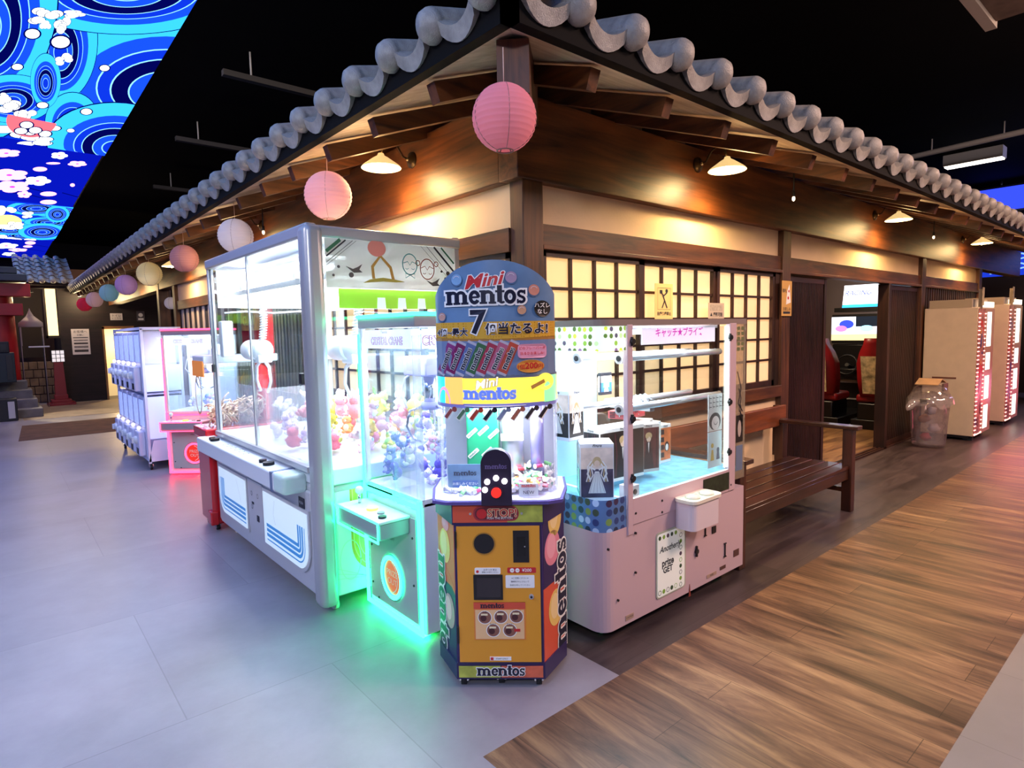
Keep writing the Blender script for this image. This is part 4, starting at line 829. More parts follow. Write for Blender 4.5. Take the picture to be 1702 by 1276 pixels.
# ============================================================ SLIM LED CRANE MACHINES
def slim_crane(label, loc, rz, ecol, es, title, rim, inner):
    t = thing('led_crane_machine', label, 'game machine', loc, rz); E = emis('led_strip_' + ecol[1:], ecol, es); W, D, H = .575, .52, 1.60
    Pl = mat('slim_white_panel', '#cfd0d6', .35); Gy = mat('slim_grey_trim', '#8d8a94', .4)
    L_ = dict(local=True); fr = F((0, 0, 0), FX, FZ); fs = F((W, 0, 0), (0, 1, 0), FZ)
    b = B(); b.box((0, .012, .02), (W, D, .69), Pl, .012); b.obj('cabinet', t, **L_)
    b = B(); b.rect(fr, .045, .07, W - .045, .60, mat('grey_door_panel', '#a9a8ac', .45), .004); b.rect(fr, .10, .52, .40, .54, Gy, .006)
    for a, z in ((.07, .36), (.5, .50), (.5, .26), (.07, .15), (.13, .08)): b.disc(fr, a, z, .006, M_dark, .008, n=10)
    b.text('INSERT', fr, .29, .445, .02, M_ink, .006); b.obj('front_door', t, **L_)
    b = B(); b.rect(fr, .0, .02, .022, .69, E, .010); b.rect(fr, W - .022, .02, W, .69, E, .010); b.rect(fr, 0, .02, W, .042, E, .010); b.rect(fr, 0, .655, W, .675, E, .010)
    b.rect(fr, .0, .69, .012, 1.5, E, .006); b.rect(fr, 0, 1.582, W, 1.6, E, .008); b.rect(fs, 0, 1.582, D, 1.6, E, .003); b.obj('led_strip', t, **L_)
    b = B(); b.box((.02, .01, .012), (W - .02, .045, .02), emis('under_glow_' + ecol[1:], '#10ff58' if ecol == '#28ffb0' else '#ff1828', 45 if ecol == '#28ffb0' else 12)); b.box((-.006, .05, .05), (-.001, .12, .6), emis('under_glow_' + ecol[1:], ecol, 8)) if ecol == '#28ffb0' else None; b.obj('under_glow_strip', t, **L_)  # unseen glow added below the base to colour the floor
    b = B(); b.ring(fr, .29, .24, .098, .022, E, .016, .105); b.ring(fr, .29, .24, .115, .008, M_chrome, .012, .122); o = b.obj('ring_light', t, **L_)
    b = B(); b.disc(fr, .29, .24, .085, mat(rim + '_flap', rim, .3, emit=.35), .008, .092, 28); b.ring(fr, .27, .24, .075, .006, M_cream, .01, .085, 20, -1.3, 1.3); b.text('PRIZE', fr, .29, .26, .045, M_cream, .01); b.text('OUT', fr, .29, .215, .045, M_cream, .01); b.obj('prize_flap', t, **L_)
    b = B(); b.box((.03, -.17, .515), (W - .1, 0, .60), Gy, .01); b.box((.025, -.175, .595), (W - .095, .0, .61), Pl, .004); sh = b.obj('control_shelf', t, **L_)
    b = B(); fq = F((0, -.175, 0), FX, FZ); b.rect(fq, .025, .60, W - .095, .61, E, .003); b.rect(fq, .025, .505, W - .095, .515, E, .003); b.rect(fq, .025, .51, .035, .605, E, .003); b.rect(fq, W - .105, .51, W - .095, .605, E, .003); b.obj('shelf_led', sh, **L_)
    b = B(); b.cyl((.10, -.08, .61), (.10, -.08, .66), .008, M_chrome, n=10); b.sph((.10, -.08, .68), .022, mat('stick_ball', '#d8f8f0', .2), 14, 10); b.obj('joystick', sh, **L_)
    b = B(); b.cyl((.26, -.09, .61), (.26, -.09, .622), .03, mat('yellow_button', '#e8d860', .3, emit=.5), n=20); b.obj('button', sh, 'yellow button', **L_); b = B(); b.cyl((.35, -.09, .61), (.35, -.09, .618), .018, Gy, n=16); b.obj('button', sh, **L_); b = B(); b.cyl((.42, -.12, .61), (.42, -.12, .62), .02, M_dark, n=16); b.obj('button', sh, **L_)
    # glass case
    for x, y in ((0, .0), (W - .03, 0), (0, D - .03), (W - .03, D - .03)):
        b = B(); b.box((x, y, .69), (x + .03, y + .03, 1.53), glass('clear_post', '#f4fbff', .3, .02, .25, '#e8f2ff') if (x and not y) else Pl, .003); b.obj('case_post', t, **L_)
    b = B(); b.box((.03, .002, .69), (W - .03, .006, 1.53), M_glass); b.obj('front_glass', t, **L_)
    for x in (.004, W - .008): b = B(); b.box((x, .03, .69), (x + .004, D - .03, 1.53), M_glass); b.obj('side_glass', t, **L_)
    b = B(); b.box((.03, D - .012, .69), (W - .03, D - .006, 1.53), mat('pale_back_' + inner[1:], inner, .5, emit=.12)); b.obj('back_panel', t, **L_)
    b = B(); b.box((0, 0, 1.53), (W, D, 1.60), Gy, .006); b.obj('top_cap', t, **L_)
    b = B(); b.box((.0, .012, .665), (W, D, .70), Pl); b.box((W * .5, .03, .70), (W * .5 + .004, .2, .86), M_acr); b.box((.03, .2, .70), (W * .5, .204, .86), M_acr); b.obj('prize_chute', t, **L_)
    b = B(); Wt = mat('white_sign_board', '#f4f4ff', .4, emit=.55); b.box((.04, .012, 1.425), (W - .05, .016, 1.52), Wt); b.box((W - .016, .05, 1.425), (W - .012, D - .05, 1.52), Wt); hs = b.obj('header_sign', t, **L_)
    b = B(); pk = mat('magenta_lettering', '#e05ab0', .4); lv = mat('lavender_lettering', '#8a78d8', .4); wt = mat('sign_white', '#ffffff', .4, emit=.4)
    f1 = F((0, .012, 0), FX, FZ); f2 = F((W - .012, 0, 0), (0, 1, 0), FZ)
    for f_, x_, s_, w_ in ((f1, .285, .052, .92), (f2, .25, .06, 1.0)):
        b.text(title, f_, x_, 1.462, s_, lv, .002, .05, w_ * .88); b.text(title, f_, x_, 1.462, s_, pk, .003, .03, w_ * .88); b.text(title, f_, x_, 1.462, s_, wt, .004, .0, w_ * .88)
    b.text('Twinkle', f1, .27, 1.508, .02, lv, .003); b.obj('lettering', hs, **L_)
    b = B(); b.cyl((.08, .07, 1.505), (W - .08, .07, 1.505), .014, emis('case_tube_glow', '#eef4ff', 10), n=12); b.cyl((.06, .47, 1.505), (W - .06, .47, 1.505), .012, emis('case_tube_glow', '#eef4ff', 10), n=12); b.obj('lamp_tube', t, **L_)
    # grabber
    lav = mat('lavender_metal', '#a8a4d8', .35); b = B(); b.box((.22, .14, 1.28), (.44, .32, 1.38), lav, .008); b.cyl((.33, .23, 1.12), (.33, .23, 1.28), .03, M_chrome, n=14); b.cyl((.33, .23, 1.10), (.33, .23, 1.14), .045, lav, n=16); o = b.obj('claw_unit', t, **L_)
    b = B()
    for k in range(3):
        a = k * 2 * PI / 3 + .3; dx, dy = math.cos(a), math.sin(a); b.tube([(.33 + dx * r, .23 + dy * r, z) for r, z in ((.03, 1.12), (.11, 1.10), (.13, 1.02), (.10, .95), (.05, .93))], .007, M_chrome, 7)
    b.obj('claw_arms', o, **L_)
    b = B(); b.tube([(.24, .2, 1.3), (.17, .18, 1.26), (.15, .17, 1.16), (.2, .17, 1.1)], .005, M_wire, 6); b.tube([(.42, .2, 1.3), (.47, .22, 1.2), (.5, .2, 1.1), (.53, .24, 1.12)], .005, M_wire, 6); b.obj('cable', o, **L_)
    for x, y in ((.06, .07), (W - .06, .07), (.06, D - .06), (W - .06, D - .06)): b = B(); b.cyl((x, y, 0), (x, y, .03), .018, M_rub, n=12); b.obj('foot', t, **L_)
    M_ = Matrix.Translation(Vector(loc)) @ Matrix.Rotation(rz, 4, 'Z')
    light('AREA', 'case_light', M_ @ Vector((W / 2, D / 2, 1.49)), 9, (.93, .95, 1), .42, .4, M_ @ Vector((W / 2, D / 2, 0)))
    return t, M_
gcm, MG = slim_crane('slim crane machine outlined in teal green light beside the sweet machine', (-.78, .448, 0), -PI / 2, '#28ffb0', 7, 'CRYSTAL CRANE', '#d8603c', '#c8dcec')
pile(-.72, -.33, -.05, .39, 34, .70, [('#6a5ac8', '#d8c8f4'), ('#d8c8f4', '#ffffff'), ('#9ab0e8', '#ffffff'), ('#3e3878', '#9ab0e8'), ('#ffffff', '#f3b7d0'), ('#f3b7d0', '#ffffff'), ('#ffffff', '#d8c8f4')], 'in the slim teal-lit crane machine', .045, .062, lambda x, y: max(0, (x + .62)) * .35)
rcm, MR = slim_crane('slim crane machine outlined in red light behind the tall white crane machine', (-.90, 4.87, 0), math.atan2(-.66, .75), '#ff3050', 5, 'CRYSTAL CRANE', '#e03020', '#f4f0ff')
for k, (px, py, c1, c2) in enumerate(((.18, .2, '#ffffff', '#d8c8f4'), (.33, .3, '#d8c8f4', '#ffffff'), (.42, .2, '#ffffff', '#f3b7d0'), (.25, .38, '#9ab0e8', '#ffffff'))):
    v = MR @ Vector((px, py, .78)); plush('plush_toy', '%s plush toy, %s in the slim red-lit crane machine' % (NM[c1], ('at the front left', 'in the middle', 'at the front right', 'at the back')[k]), v, .07, c1, c2, k % 3, .5, .3, 'plush toys in the red-lit machine')

# ============================================================ SWEET MACHINE (angled at the corner)
RM = math.atan2(-.676, .737)
ms = thing('sweet_vending_machine', 'colourful sweet game machine with clear round dome, yellow door and blue arched header board', 'game machine', (-.613, -.527, 0), RM)
LM = dict(local=True); FRN = -.187
NV = mat('navy_ink', '#14162e', .35); WH = mat('white_print', '#f4f2ee', .4); PUR = mat('purple_panel', '#6a4f96', .35); YL = mat('amber_door', '#e39a2c', .38); ORG = mat('orange_red_panel', '#d8583a', .35); GRN = mat('dark_green_panel', '#3c5a4c', .35); LIMEP = mat('lime_sweets_panel', '#b3b84c', .4, var=.25, vscale=22); NVP = mat('deep_purple_panel', '#2c1f52', .35); TEALP = mat('teal_side_panel', '#2f6a72', .35)
MUV = mat('sweet_yellow', '#e9c66a', .3, var=.08); MUP = mat('sweet_pink', '#e58a9e', .3, var=.08); RED = mat('red_print', '#c8282c', .35)
def octo(w, fw, f, s, bk, r=0.0): # plan outline: front width fw at depth f, side width w at depth 0..bk
    return [(-fw, f), (fw, f), (w, s), (w, bk), (-w, bk), (-w, s)]
def planbox(b, pts, z0, z1, m, bev=0):
    fr = F((0, 0, 0), (1, 0, 0), (0, 1, 0)); return b.prism(pts, fr, m, z0, z1)
body = octo(.281, .182, FRN, -.0, .19)
b = B(); planbox(b, body, .045, .70, PUR); b.obj('cabinet', ms, **LM)
b = B(); planbox(b, octo(.288, .187, FRN - .006, -.003, .195), .035, .105, NVP); b.obj('plinth', ms, **LM)
fr = F((0, FRN - .008, 0), FX, FZ)
b = B(); b.rect(fr, -.178, .045, -.002, .095, LIMEP, .003); b.rect(fr, .002, .045, .178, .095, mat('orange_sweets_panel', '#d9694a', .4, var=.2, vscale=22), .003); logo(b, fr, 0, .071, .205, NV, WH, .004); b.obj('plinth_print', ms, 'lime and orange band with the brand name', **LM)
b = B(); b.rect(fr, -.172, .115, .172, .70, YL, .006); b.rect(F((0, FRN - .003, 0), FX, FZ), -.182, .105, .182, .705, NVP, .003); 
for z in (.20, .61): b.rect(fr, -.180, z, -.171, z + .07, M_dark, .012)
dr = b.obj('yellow_door', ms, **LM)
b = B(); b.disc(fr, -.058, .628, .044, M_dark, .008, n=32); b.ring(fr, -.058, .628, .045, .005, mat('dull_brass_trim', '#a9772c', .4), .009); b.obj('speaker_hole', dr, **LM)
b = B(); b.rect(fr, .062, .547, .128, .682, M_dark, .009); b.rect(fr, .078, .575, .112, .655, mat('dark_glass', '#060608', .1), .010); b.disc(fr, .11, .615, .003, M_silver, .011, n=8); b.obj('coin_slot', dr, **LM)
b = B(); b.rect(fr, -.106, .388, .016, .495, M_dark, .010); b.rect(fr, -.092, .40, .008, .483, mat('outlet_flap', '#2b2428', .2), .013); b.obj('prize_outlet', dr, **LM)
b = B(); b.rrect(fr, -.10, .497, .008, .525, .006, WH, .008); b.text('お手つき 禁止', fr, -.035, .516, .009, M_ink, .009); b.text('順番にお待ちください', fr, -.035, .506, .007, M_ink, .009); b.disc(fr, -.088, .509, .006, RED, .0095, n=12); b.obj('sticker', dr, **LM); b = B()
b.rrect(fr, .036, .502, .155, .525, .004, RED, .008); b.text('¥200', fr, .117, .5135, .019, WH, .009, .01); b.disc(fr, .056, .5135, .009, WH, .009, n=14); b.disc(fr, .078, .5135, .009, WH, .009, n=14); b.text('100', fr, .056, .5135, .007, RED, .0095); b.text('100', fr, .078, .5135, .007, RED, .0095); b.obj('price_sticker', dr, 'red price sticker', **LM); b = B()
b.rrect(fr, .028, .438, .148, .492, .004, WH, .008)
for k, s_ in enumerate(('※ご注意ください※', '機械をゆらさないで', '係員を呼んでください')): b.text(s_, fr, .088, .48 - k * .015, .0085, M_ink, .009)
b.obj('sticker', dr, **LM); b = B()
b.rect(fr, -.045, .123, .045, .139, WH, .008); b.rect(fr, -.042, .125, -.03, .137, RED, .009); b.text('STAFF ONLY', fr, .006, .131, .009, M_ink, .009)
b.obj('sticker', dr, **LM)
b = B(); b.cyl((.134, FRN - .012, .402), (.134, FRN - .024, .402), .010, M_silver, n=14); b.cyl((.134, FRN - .024, .402), (.134, FRN - .026, .402), .005, M_dark, n=8); b.obj('door_lock', dr, **LM)
b = B(); b.rect(fr, -.108, .214, .108, .376, mat('poster_orange', '#e2843c', .4), .008); b.rect(fr, -.108, .348, .108, .376, mat('poster_red', '#d8533a', .4), .0085); b.rect(fr, -.102, .218, .102, .344, mat('poster_peach', '#eec08a', .4), .0088); logo(b, fr, -.03, .361, .10, NV, None, .0092)
for a, z in ((-.062, .312), (.005, .314), (.070, .316), (-.028, .256), (.042, .256)):
    b.disc(fr, a, z, .028, mat('poster_disc', '#8c5a4a', .4), .0092, n=24); b.ring(fr, a, z, .028, .003, WH, .0098); b.disc(fr, a - .006, z - .004, .013, mat('poster_dark', '#4a2024', .4), .0098, n=16); b.rect(fr, a - .016, z + .008, a + .012, z + .016, mat('poster_cream', '#f2e2b8', .4), .0098)
for a, z, s_ in ((-.062, .335, 'お金'), (.005, .337, 'ボタン'), (.07, .338, 'ストップ'), (-.028, .283, 'ねらう'), (.042, .283, 'ゲット!')): b.text(s_, fr, a, z, .009, NV, .0102)
b.rect(fr, .06, .25, .085, .262, RED, .0101); b.obj('instruction_poster', dr, **LM)
# header band under the dome
hb = octo(.288, .19, FRN - .006, -.005, .195)
b = B(); planbox(b, hb, .705, .80, NVP); b.obj('band', ms, **LM)
fr = F((0, FRN - .006, 0), FX, FZ); b = B(); b.rect(fr, -.186, .715, .04, .79, ORG, .003); b.rect(fr, .04, .715, .186, .79, LIMEP, .003); b.rrect(fr, -.10, .722, .088, .784, .028, mat('stop_plate', '#a8323a', .35), .005); b.rrect(fr, -.093, .728, .081, .778, .024, mat('stop_plate_dark', '#6a2430', .35), .006)
b.disc(fr, -.065, .753, .021, RED, .009, n=20); b.text('STOP!', fr, .02, .755, .046, mat('stop_cream', '#f2d8a8', .4), .007, .06); b.text('STOP!', fr, .02, .755, .046, RED, .0078, .01); b.text('PUSH THE BUTTON', fr, .01, .734, .012, WH, .0075)
for a in (-.112, .1): b.disc(fr, a, .753, .005, M_silver, .008, n=10)
b.obj('stop_band_print', ms, **LM)
# side prints on the chamfers
for sg in (-1, 1):
    p0 = Vector((sg * .182, FRN, 0)); p1 = Vector((sg * .281, 0, 0)); d = (p1 - p0); Lc = d.length
    f2 = F(p0 if sg > 0 else p1, d if sg > 0 else -d, FZ); w_ = Lc; b = B()
    def X(u): return u * w_
    cells = ((.045, .10, GRN), (.10, .42, ORG if sg > 0 else NVP), (.42, .60, NVP if sg > 0 else ORG), (.60, .70, NVP if sg > 0 else ORG), (.70, .79, TEALP))
    for z0, z1, m in cells: b.rect(f2, X(.02), z0, X(.98), z1, m, .002)
    b.prism([(X(.02), .50), (X(.98), .40), (X(.98), .42), (X(.02), .56)], f2, NVP if sg > 0 else ORG, .002, .0024)
    if sg > 0: sw = ((.55, .70, .08, .30, MUV), (.42, .575, .075, .34, MUP), (.55, .30, .08, .32, MUV))
    else: sw = ((.45, .58, .075, .30, MUV), (.62, .30, .075, .30, mat('sweet_rose', '#b87a8c', .3)), (.5, .68, .03, .2, MUP))
    for u, z, rz_, ru, m in sw: b.prism([(q[0], q[1]) for q in arc(X(u), z, X(ru), rz_, 0, 2 * PI, 26)[:-1]], f2, m, .002, .0034); b.prism([(q[0], q[1]) for q in arc(X(u - .05), z + .01, X(ru * .6), rz_ * .7, 0, 2 * PI, 22)[:-1]], f2, mat('sweet_sheen_' + m.name, '#f2d89a' if m is MUV else '#f0a8b8', .3), .0034, .0038)
    logo(b, f2, X(.84 if sg > 0 else .22), .34 if sg > 0 else .28, .50, NV if sg > 0 else NV, WH, .004, rot=PI / 2 if sg > 0 else -PI / 2); b.obj('chamfer_print', ms, **LM)
# counter tray
def rplan(w, f, bk, r=.06):
    return rr(-w, f, w, bk, r, 6)
b = B(); ctr = [(-.21, FRN - .03), (.21, FRN - .03), (.27, FRN + .0), (.298, .0), (.298, .2), (-.298, .2), (-.298, .0), (-.27, FRN + .0)]
planbox(b, ctr, .795, .808, mat('purple_tray', '#584a8c', .25)); planbox(b, [(x * .96, y * .96) for x, y in ctr], .808, .812, mat('clear_tray', '#c8c8e6', .15)); b.obj('tray', ms, **LM)
# clear dome wall: a rounded front
def shellpts(w, f, bk, n=18):
    return [(-w, bk)] + [(-w * math.cos(t) if True else 0, f * math.sin(t)) for t in [PI * i / n for i in range(n + 1)]] + [(w, bk)]
RX, RY = .258, -.195
dome = shellpts(RX, RY, .18)
b = B(); b.grid([[(x, y, .812) for x, y in dome], [(x, y, 1.325) for x, y in dome]], glass('dome_acrylic', '#f2f6ff', .2, .03, .03, '#ffffff')); b.obj('clear_case', ms, **LM)
b = B(); b.box((-RX, .17, .812), (RX, .18, 1.33), mat('case_back', '#b9bcc8', .4)); b.obj('back_panel', ms, **LM)
for x in (-RX + .008, RX - .008): b = B(); b.cyl((x, .0, .812), (x, .0, 1.33), .008, M_acr, n=10); b.obj('case_rib', ms, **LM)
# curved frames for printed bands
def curved(z0, z1, m, k=1.01, t0=0.0, t1=PI, n=22):
    rows = [[(-RX * k * math.cos(t), RY * k * math.sin(t), z) for t in [t0 + (t1 - t0) * i / n for i in range(n + 1)]] for z in (z0, z1)]; return rows
def wrap(me_b, k=1.018):
    """bend flat artwork drawn at y=0 (x,z) round the front of the case"""
    for v in me_b.bm.verts:
        a = v.co.x / RX; c = max(-1, min(1, a)); y = RY * math.sqrt(max(0, 1 - c * c)); v.co.y = y * k + v.co.y - .002; v.co.x = v.co.x * 1.01
F0 = F((0, 0, 0), FX, FZ)
# luminous yellow brand band
b = B(); YB = mat('lit_yellow_band', '#ffe24a', .3, emit=.75, ecol='#ffe24a'); CY = mat('lit_cyan_part', '#38c8f0', .3, emit=.6); OY = mat('lit_apricot_part', '#ffb65c', .3, emit=.55); GB = mat('lit_green_part', '#86e09a', .3, emit=.6); RS = mat('lit_rose_oval', '#ff9ab4', .3, emit=.5)
b.grid(curved(1.205, 1.315, YB), YB); yb = b.obj('brand_band', ms, 'lit yellow band with the brand name', **LM)
b = B()
def seg(x0, x1, z0, z1, m, c, n=8): 
    for i in range(n): a, d_ = x0 + (x1 - x0) * i / n, x0 + (x1 - x0) * (i + 1) / n; b.rect(F0, a, z0, d_, z1, m, c)
seg(-.252, -.21, 1.205, 1.315, CY, .002); seg(-.21, -.13, 1.205, 1.315, OY, .002); seg(.20, .252, 1.205, 1.315, GB, .002)
for i in range(10):
    t = PI * i / 10; 
b.prism(arc(-.215, 1.205, .03, .07, 0, PI, 10), F0, RS, .004, .0045); b.disc(F0, .205, 1.29, .035, YB, .008)
logo(b, F0, -.02, 1.245, .215, mat('periwinkle_lettering', '#6a86e8', .4, emit=.25), WH, .005); b.text('Mini', F0, -.035, 1.29, .05, mat('pale_script', '#fffbe0', .4, emit=.3), .005, .03, 1.1, .2, shear=.3); b.text('Mini', F0, -.035, 1.29, .05, mat('tan_script', '#b08a4a', .4), .0045, .06, 1.1, .2, shear=.3)
b.prism([(.15, 1.262), (.205, 1.287), (.20, 1.302), (.145, 1.277)], F0, mat('roll_print', '#c8964a', .4), .010, .013)
wrap(b); b.obj('brand_lettering', yb, **LM)
b = B(); b.grid(curved(1.190, 1.208, M_silver, 1.015), mat('periwinkle_trim', '#8a8cd8', .3)); b.grid(curved(1.312, 1.325, M_silver, 1.015), mat('grey_trim', '#6c7488', .3)); b.obj('band_trim', ms, **LM)
# arched header board
bd = [(x, z) for x, z in ([(-.252, 1.32), (.252, 1.32), (.252, 1.62), (.244, 1.665)] + arc(0, 1.60, .235, .185, .36, PI - .36, 18) + [(-.244, 1.665), (-.252, 1.62)])]
def curved_board(pts, m, k, n=26):
    """column strips following the case curve"""
    bb = B()
    top = lambda x: (1.60 + .185 * math.sqrt(max(0, 1 - (x / .262) ** 2)))
    xs = [-.252 * math.cos(PI * i / n) for i in range(n + 1)]
    for kk in (k, k - .03):
        rows = [[(x, RY * kk * math.sqrt(max(0, 1 - (x / .262) ** 2)), 1.32) for x in xs], [(x, RY * kk * math.sqrt(max(0, 1 - (x / .262) ** 2)), top(x)) for x in xs]]
        bb.grid(rows, m)
    t_ = [[(x, RY * kk * math.sqrt(max(0, 1 - (x / .262) ** 2)), top(x)) for x in xs] for kk in (k, k - .03)]; bb.grid(t_, M_silver); return bb
BLU = mat('header_blue', '#6484a8', .32, var=.14, vscale=9); hdr = curved_board(bd, BLU, 1.0).obj('header_board', ms, 'blue arched header board', **LM)
RXo = RX; RX = .262
b = B(); GOLD = dots_mat('gold_dotted_band', '#d8a63e', ['#b98424', '#c08c28'], 90, 0, .3)
for i in range(16): x = -.25 + .5 * i / 16; b.rect(F0, x, 1.468 + .008 * abs(i - 8) / 8, x + .5 / 16, 1.54, GOLD, .001)
for i in range(16): x = -.25 + .5 * i / 16; b.rect(F0, x, 1.462 + .003 * abs(i - 8) / 8, x + .5 / 16, 1.470 + .008 * abs(i - 8) / 8, mat('band_shade_line', '#a87838', .4), .001); b.rect(F0, x, 1.322, x + .5 / 16, 1.465, mat('header_steel_blue', '#7386a8', .35), .0006)
for a, z, r, c_ in ((-.145, 1.712, .022, '#7ea6cc'), (.075, 1.715, .023, '#a58ea8'), (.165, 1.665, .022, '#c98a78'), (.115, 1.585, .018, '#c99a78'), (-.215, 1.565, .017, '#c99a88')):
    b.disc(F0, a, z - .003, r * 1.12, mat('header_disc_shade', '#46668c', .4), .0015, n=22); b.disc(F0, a, z, r, mat('disc_' + c_[1:], c_, .3), .0022, n=22); b.ring(F0, a, z, r * .62, .002, mat('disc_ring', '#dcd0d8', .4), .003, n=20, a0=.5, a1=2.8)
logo(b, F0, -.03, 1.638, .33, NV, WH, .003, out=.14); b.text('Mini', F0, -.04, 1.702, .072, WH, .004, .07, 1.25, .12, shear=.35); b.text('Mini', F0, -.04, 1.702, .072, RED, .0048, .025, 1.25, .12, shear=.35)
K_ = M_ink
b.text('7', F0, -.062, 1.535, .13, WH, .004, .07); b.text('7', F0, -.062, 1.535, .13, NV, .005, .03)
b.text('個当たるよ!', F0, .095, 1.508, .048, WH, .004, .06); b.text('個当たるよ!', F0, .095, 1.508, .048, NV, .005, .025); b.text('4個~最大', F0, -.172, 1.498, .034, WH, .004, .06); b.text('4個~最大', F0, -.172, 1.498, .034, NV, .005, .025)
b.disc(F0, .198, 1.59, .033, mat('black_burst', '#0c0c10', .4), .004, n=28); b.text('ハズレ', F0, .198, 1.602, .022, WH, .0055, .01); b.text('なし', F0, .198, 1.577, .022, WH, .0055, .01)
for i, c_ in enumerate(('#8a3a78', '#7a2456', '#5c6e9c', '#3e6a44', '#a8344c', '#b8607c', '#c0503c')):
    a = -.212 + i * .043; f3 = F((0, 0, 0), (1, 0, 0), (0, 0, 1)); R_ = .98
    cx, cz = a + .012, 1.393; dx, dz = .026, .058; nx, nz = .018, -.0085
    b.prism([(cx - dx - nx, cz - dz - nz), (cx - dx + nx, cz - dz + nz), (cx + dx + nx, cz + dz + nz), (cx + dx - nx, cz + dz - nz)], F0, mat('roll_' + c_[1:], c_, .35), .002, .0025)
    for s in (-1, 1): b.prism([(cx + s * dx * 1.0 - nx, cz + s * dz * 1.0 - nz), (cx + s * dx * 1.0 + nx, cz + s * dz + nz), (cx + s * dx * 1.16 + nx * .9, cz + s * dz * 1.16 + nz * .9), (cx + s * dx * 1.16 - nx * .9, cz + s * dz * 1.16 - nz * .9)], F0, mat('roll_foil', '#b8b4c0', .3), .002, .0025)
    logo(b, F0, cx + .002, cz - .002, .095, NV, WH, .003 + i * .0002, rot=math.atan2(dz, dx), out=.1)
b.rrect(F0, .096, 1.39, .212, 1.447, .016, mat('pink_bubble', '#e8a0b8', .4), .010); b.text('どのフレーバーが', F0, .154, 1.43, .0135, RED, .0112, .01); b.text('出るかお楽しみ!', F0, .154, 1.409, .0135, RED, .0112, .01)
b.disc(F0, .146, 1.357, .056, mat('orange_bubble', '#e0953c', .4), .010, .026, 26); b.text('1個', F0, .108, 1.354, .022, RED, .0112, .01); b.text('200', F0, .15, 1.358, .034, RED, .0112, .02); b.text('円', F0, .187, 1.354, .022, RED, .0112, .01)
wrap(b, 1.0); b.obj('header_print', hdr, **LM)
RX = RXo
b = B(); b.grid([[(-.05, .182, .8), (.05, .182, .8)], [(-.05, .182, 1.7), (.05, .182, 1.7)]], M_silver, sm=False); b.obj('header_support', ms, **LM)
# little printed rolls stuck under the yellow band
b = B()
for i, c_ in enumerate(('#9a4a44', '#5c7a5c', '#b8402c', '#2c2430', '#8a94b0', '#b06a54', '#3a3438', '#2c2830')):
    a = -.195 + i * .056; b.prism([(a - .022, 1.148), (a - .010, 1.140), (a + .018, 1.178), (a + .008, 1.186)], F0, mat('roll_' + c_[1:], c_, .35), .003, .0035); b.prism([(a - .026, 1.146), (a - .008, 1.134), (a + .023, 1.178), (a + .008, 1.191)], F0, WH, .001, .0015); b.disc(F0, a + .026, 1.183, .011, mat('roll_' + c_[1:], c_, .35), .003, n=14)
wrap(b); b.obj('roll_stickers', ms, **LM)
# inside: green printed chute, blue card, columns, fan, button mast
b = B(); GC = mat('green_chute_wrap', '#1d8a5e', .35, emit=.15); b.box((-.14, -.02, .82), (.0, .13, 1.2), GC, .01); ch = b.obj('prize_column', ms, 'green column printed with the brand name', **LM)
b = B(); f3 = F((0, -.021, 0), FX, FZ)
for a, z in ((-.11, 1.15), (-.04, 1.16), (-.115, 1.06), (-.065, 1.07), (-.02, 1.055), (-.11, .97), (-.05, .975), (-.09, .90)): b.rrect(F(f3.p(a, z), (.75, 0, .66), (-.66, 0, .75)), -.028, -.008, .028, .008, .003, WH, .001); logo(b, f3, a, z, .048, mat('green_ink', '#156a48', .4), None, .0015, rot=.72)
b.obj('column_print', ch, **LM)
b = B(); b.box((-.22, -.06, .81), (-.075, -.056, .93), mat('blue_card', '#5a7896', .4)); f3 = F((0, -.061, 0), FX, FZ); logo(b, f3, -.145, .89, .10, NV, None, .001); b.rect(f3, -.20, .82, -.09, .86, mat('card_blue_block', '#3f5f9a', .4), .001); b.text('お楽しみください', f3, -.145, .845, .014, WH, .002); b.obj('rule_card', ms, **LM)
b = B(); b.cyl((.06, .06, .82), (.06, .06, 1.2), .05, mat('silver_tube', '#d8dae4', .2, .5), n=20); b.cyl((.17, .04, .82), (.17, .04, 1.2), .03, mat('lilac_tube', '#a8a4e0', .2, .4), n=18); b.box((.01, .0, 1.02), (.11, .005, 1.05), WH); b.obj('feed_tubes', ms, **LM)
b = B(); b.cyl((0, -.02, 1.197), (0, -.02, 1.20), .2, mat('lamp_plate', '#e8e8f6', .3), n=24); b.obj('lamp_plate', ms, **LM)
Mm = Matrix.Translation((-.613, -.527, 0)) @ Matrix.Rotation(RM, 4, 'Z')
light('AREA', 'case_light', Mm @ Vector((0, -.03, 1.19)), 5.5, (.9, .92, 1), .3, .2, Mm @ Vector((0, -.03, 0)))
b = B(); PB = mat('aubergine_plastic', '#2a2036', .28)
b.prism([(-.062, .795), (.062, .795), (.062, .95)] + arc(0, .965, .062, .062, 0, PI, 14)[0:] + [(-.062, .95)], F((0, FRN - .03, 0), FX, FZ), PB, -.03, .012); mast = b.obj('button_mast', ms, 'dark rounded mast carrying the buttons', **LM)
f4 = F((0, FRN - .042, 0), FX, FZ); b = B(); logo(b, f4, 0, .955, .09, mat('mast_lettering', '#6a5a86', .4), None, .001); b.obj('mast_lettering', mast, **LM)
for a, z in ((-.036, .895), (0, .91), (.034, .897), (-.046, .862)): b = B(); b.cyl(f4.p(a, z, 0), f4.p(a, z, .006), .0115, emis('button_white_glow', '#ffffff', 3.5), n=18); b.obj('white_button', mast, **LM)
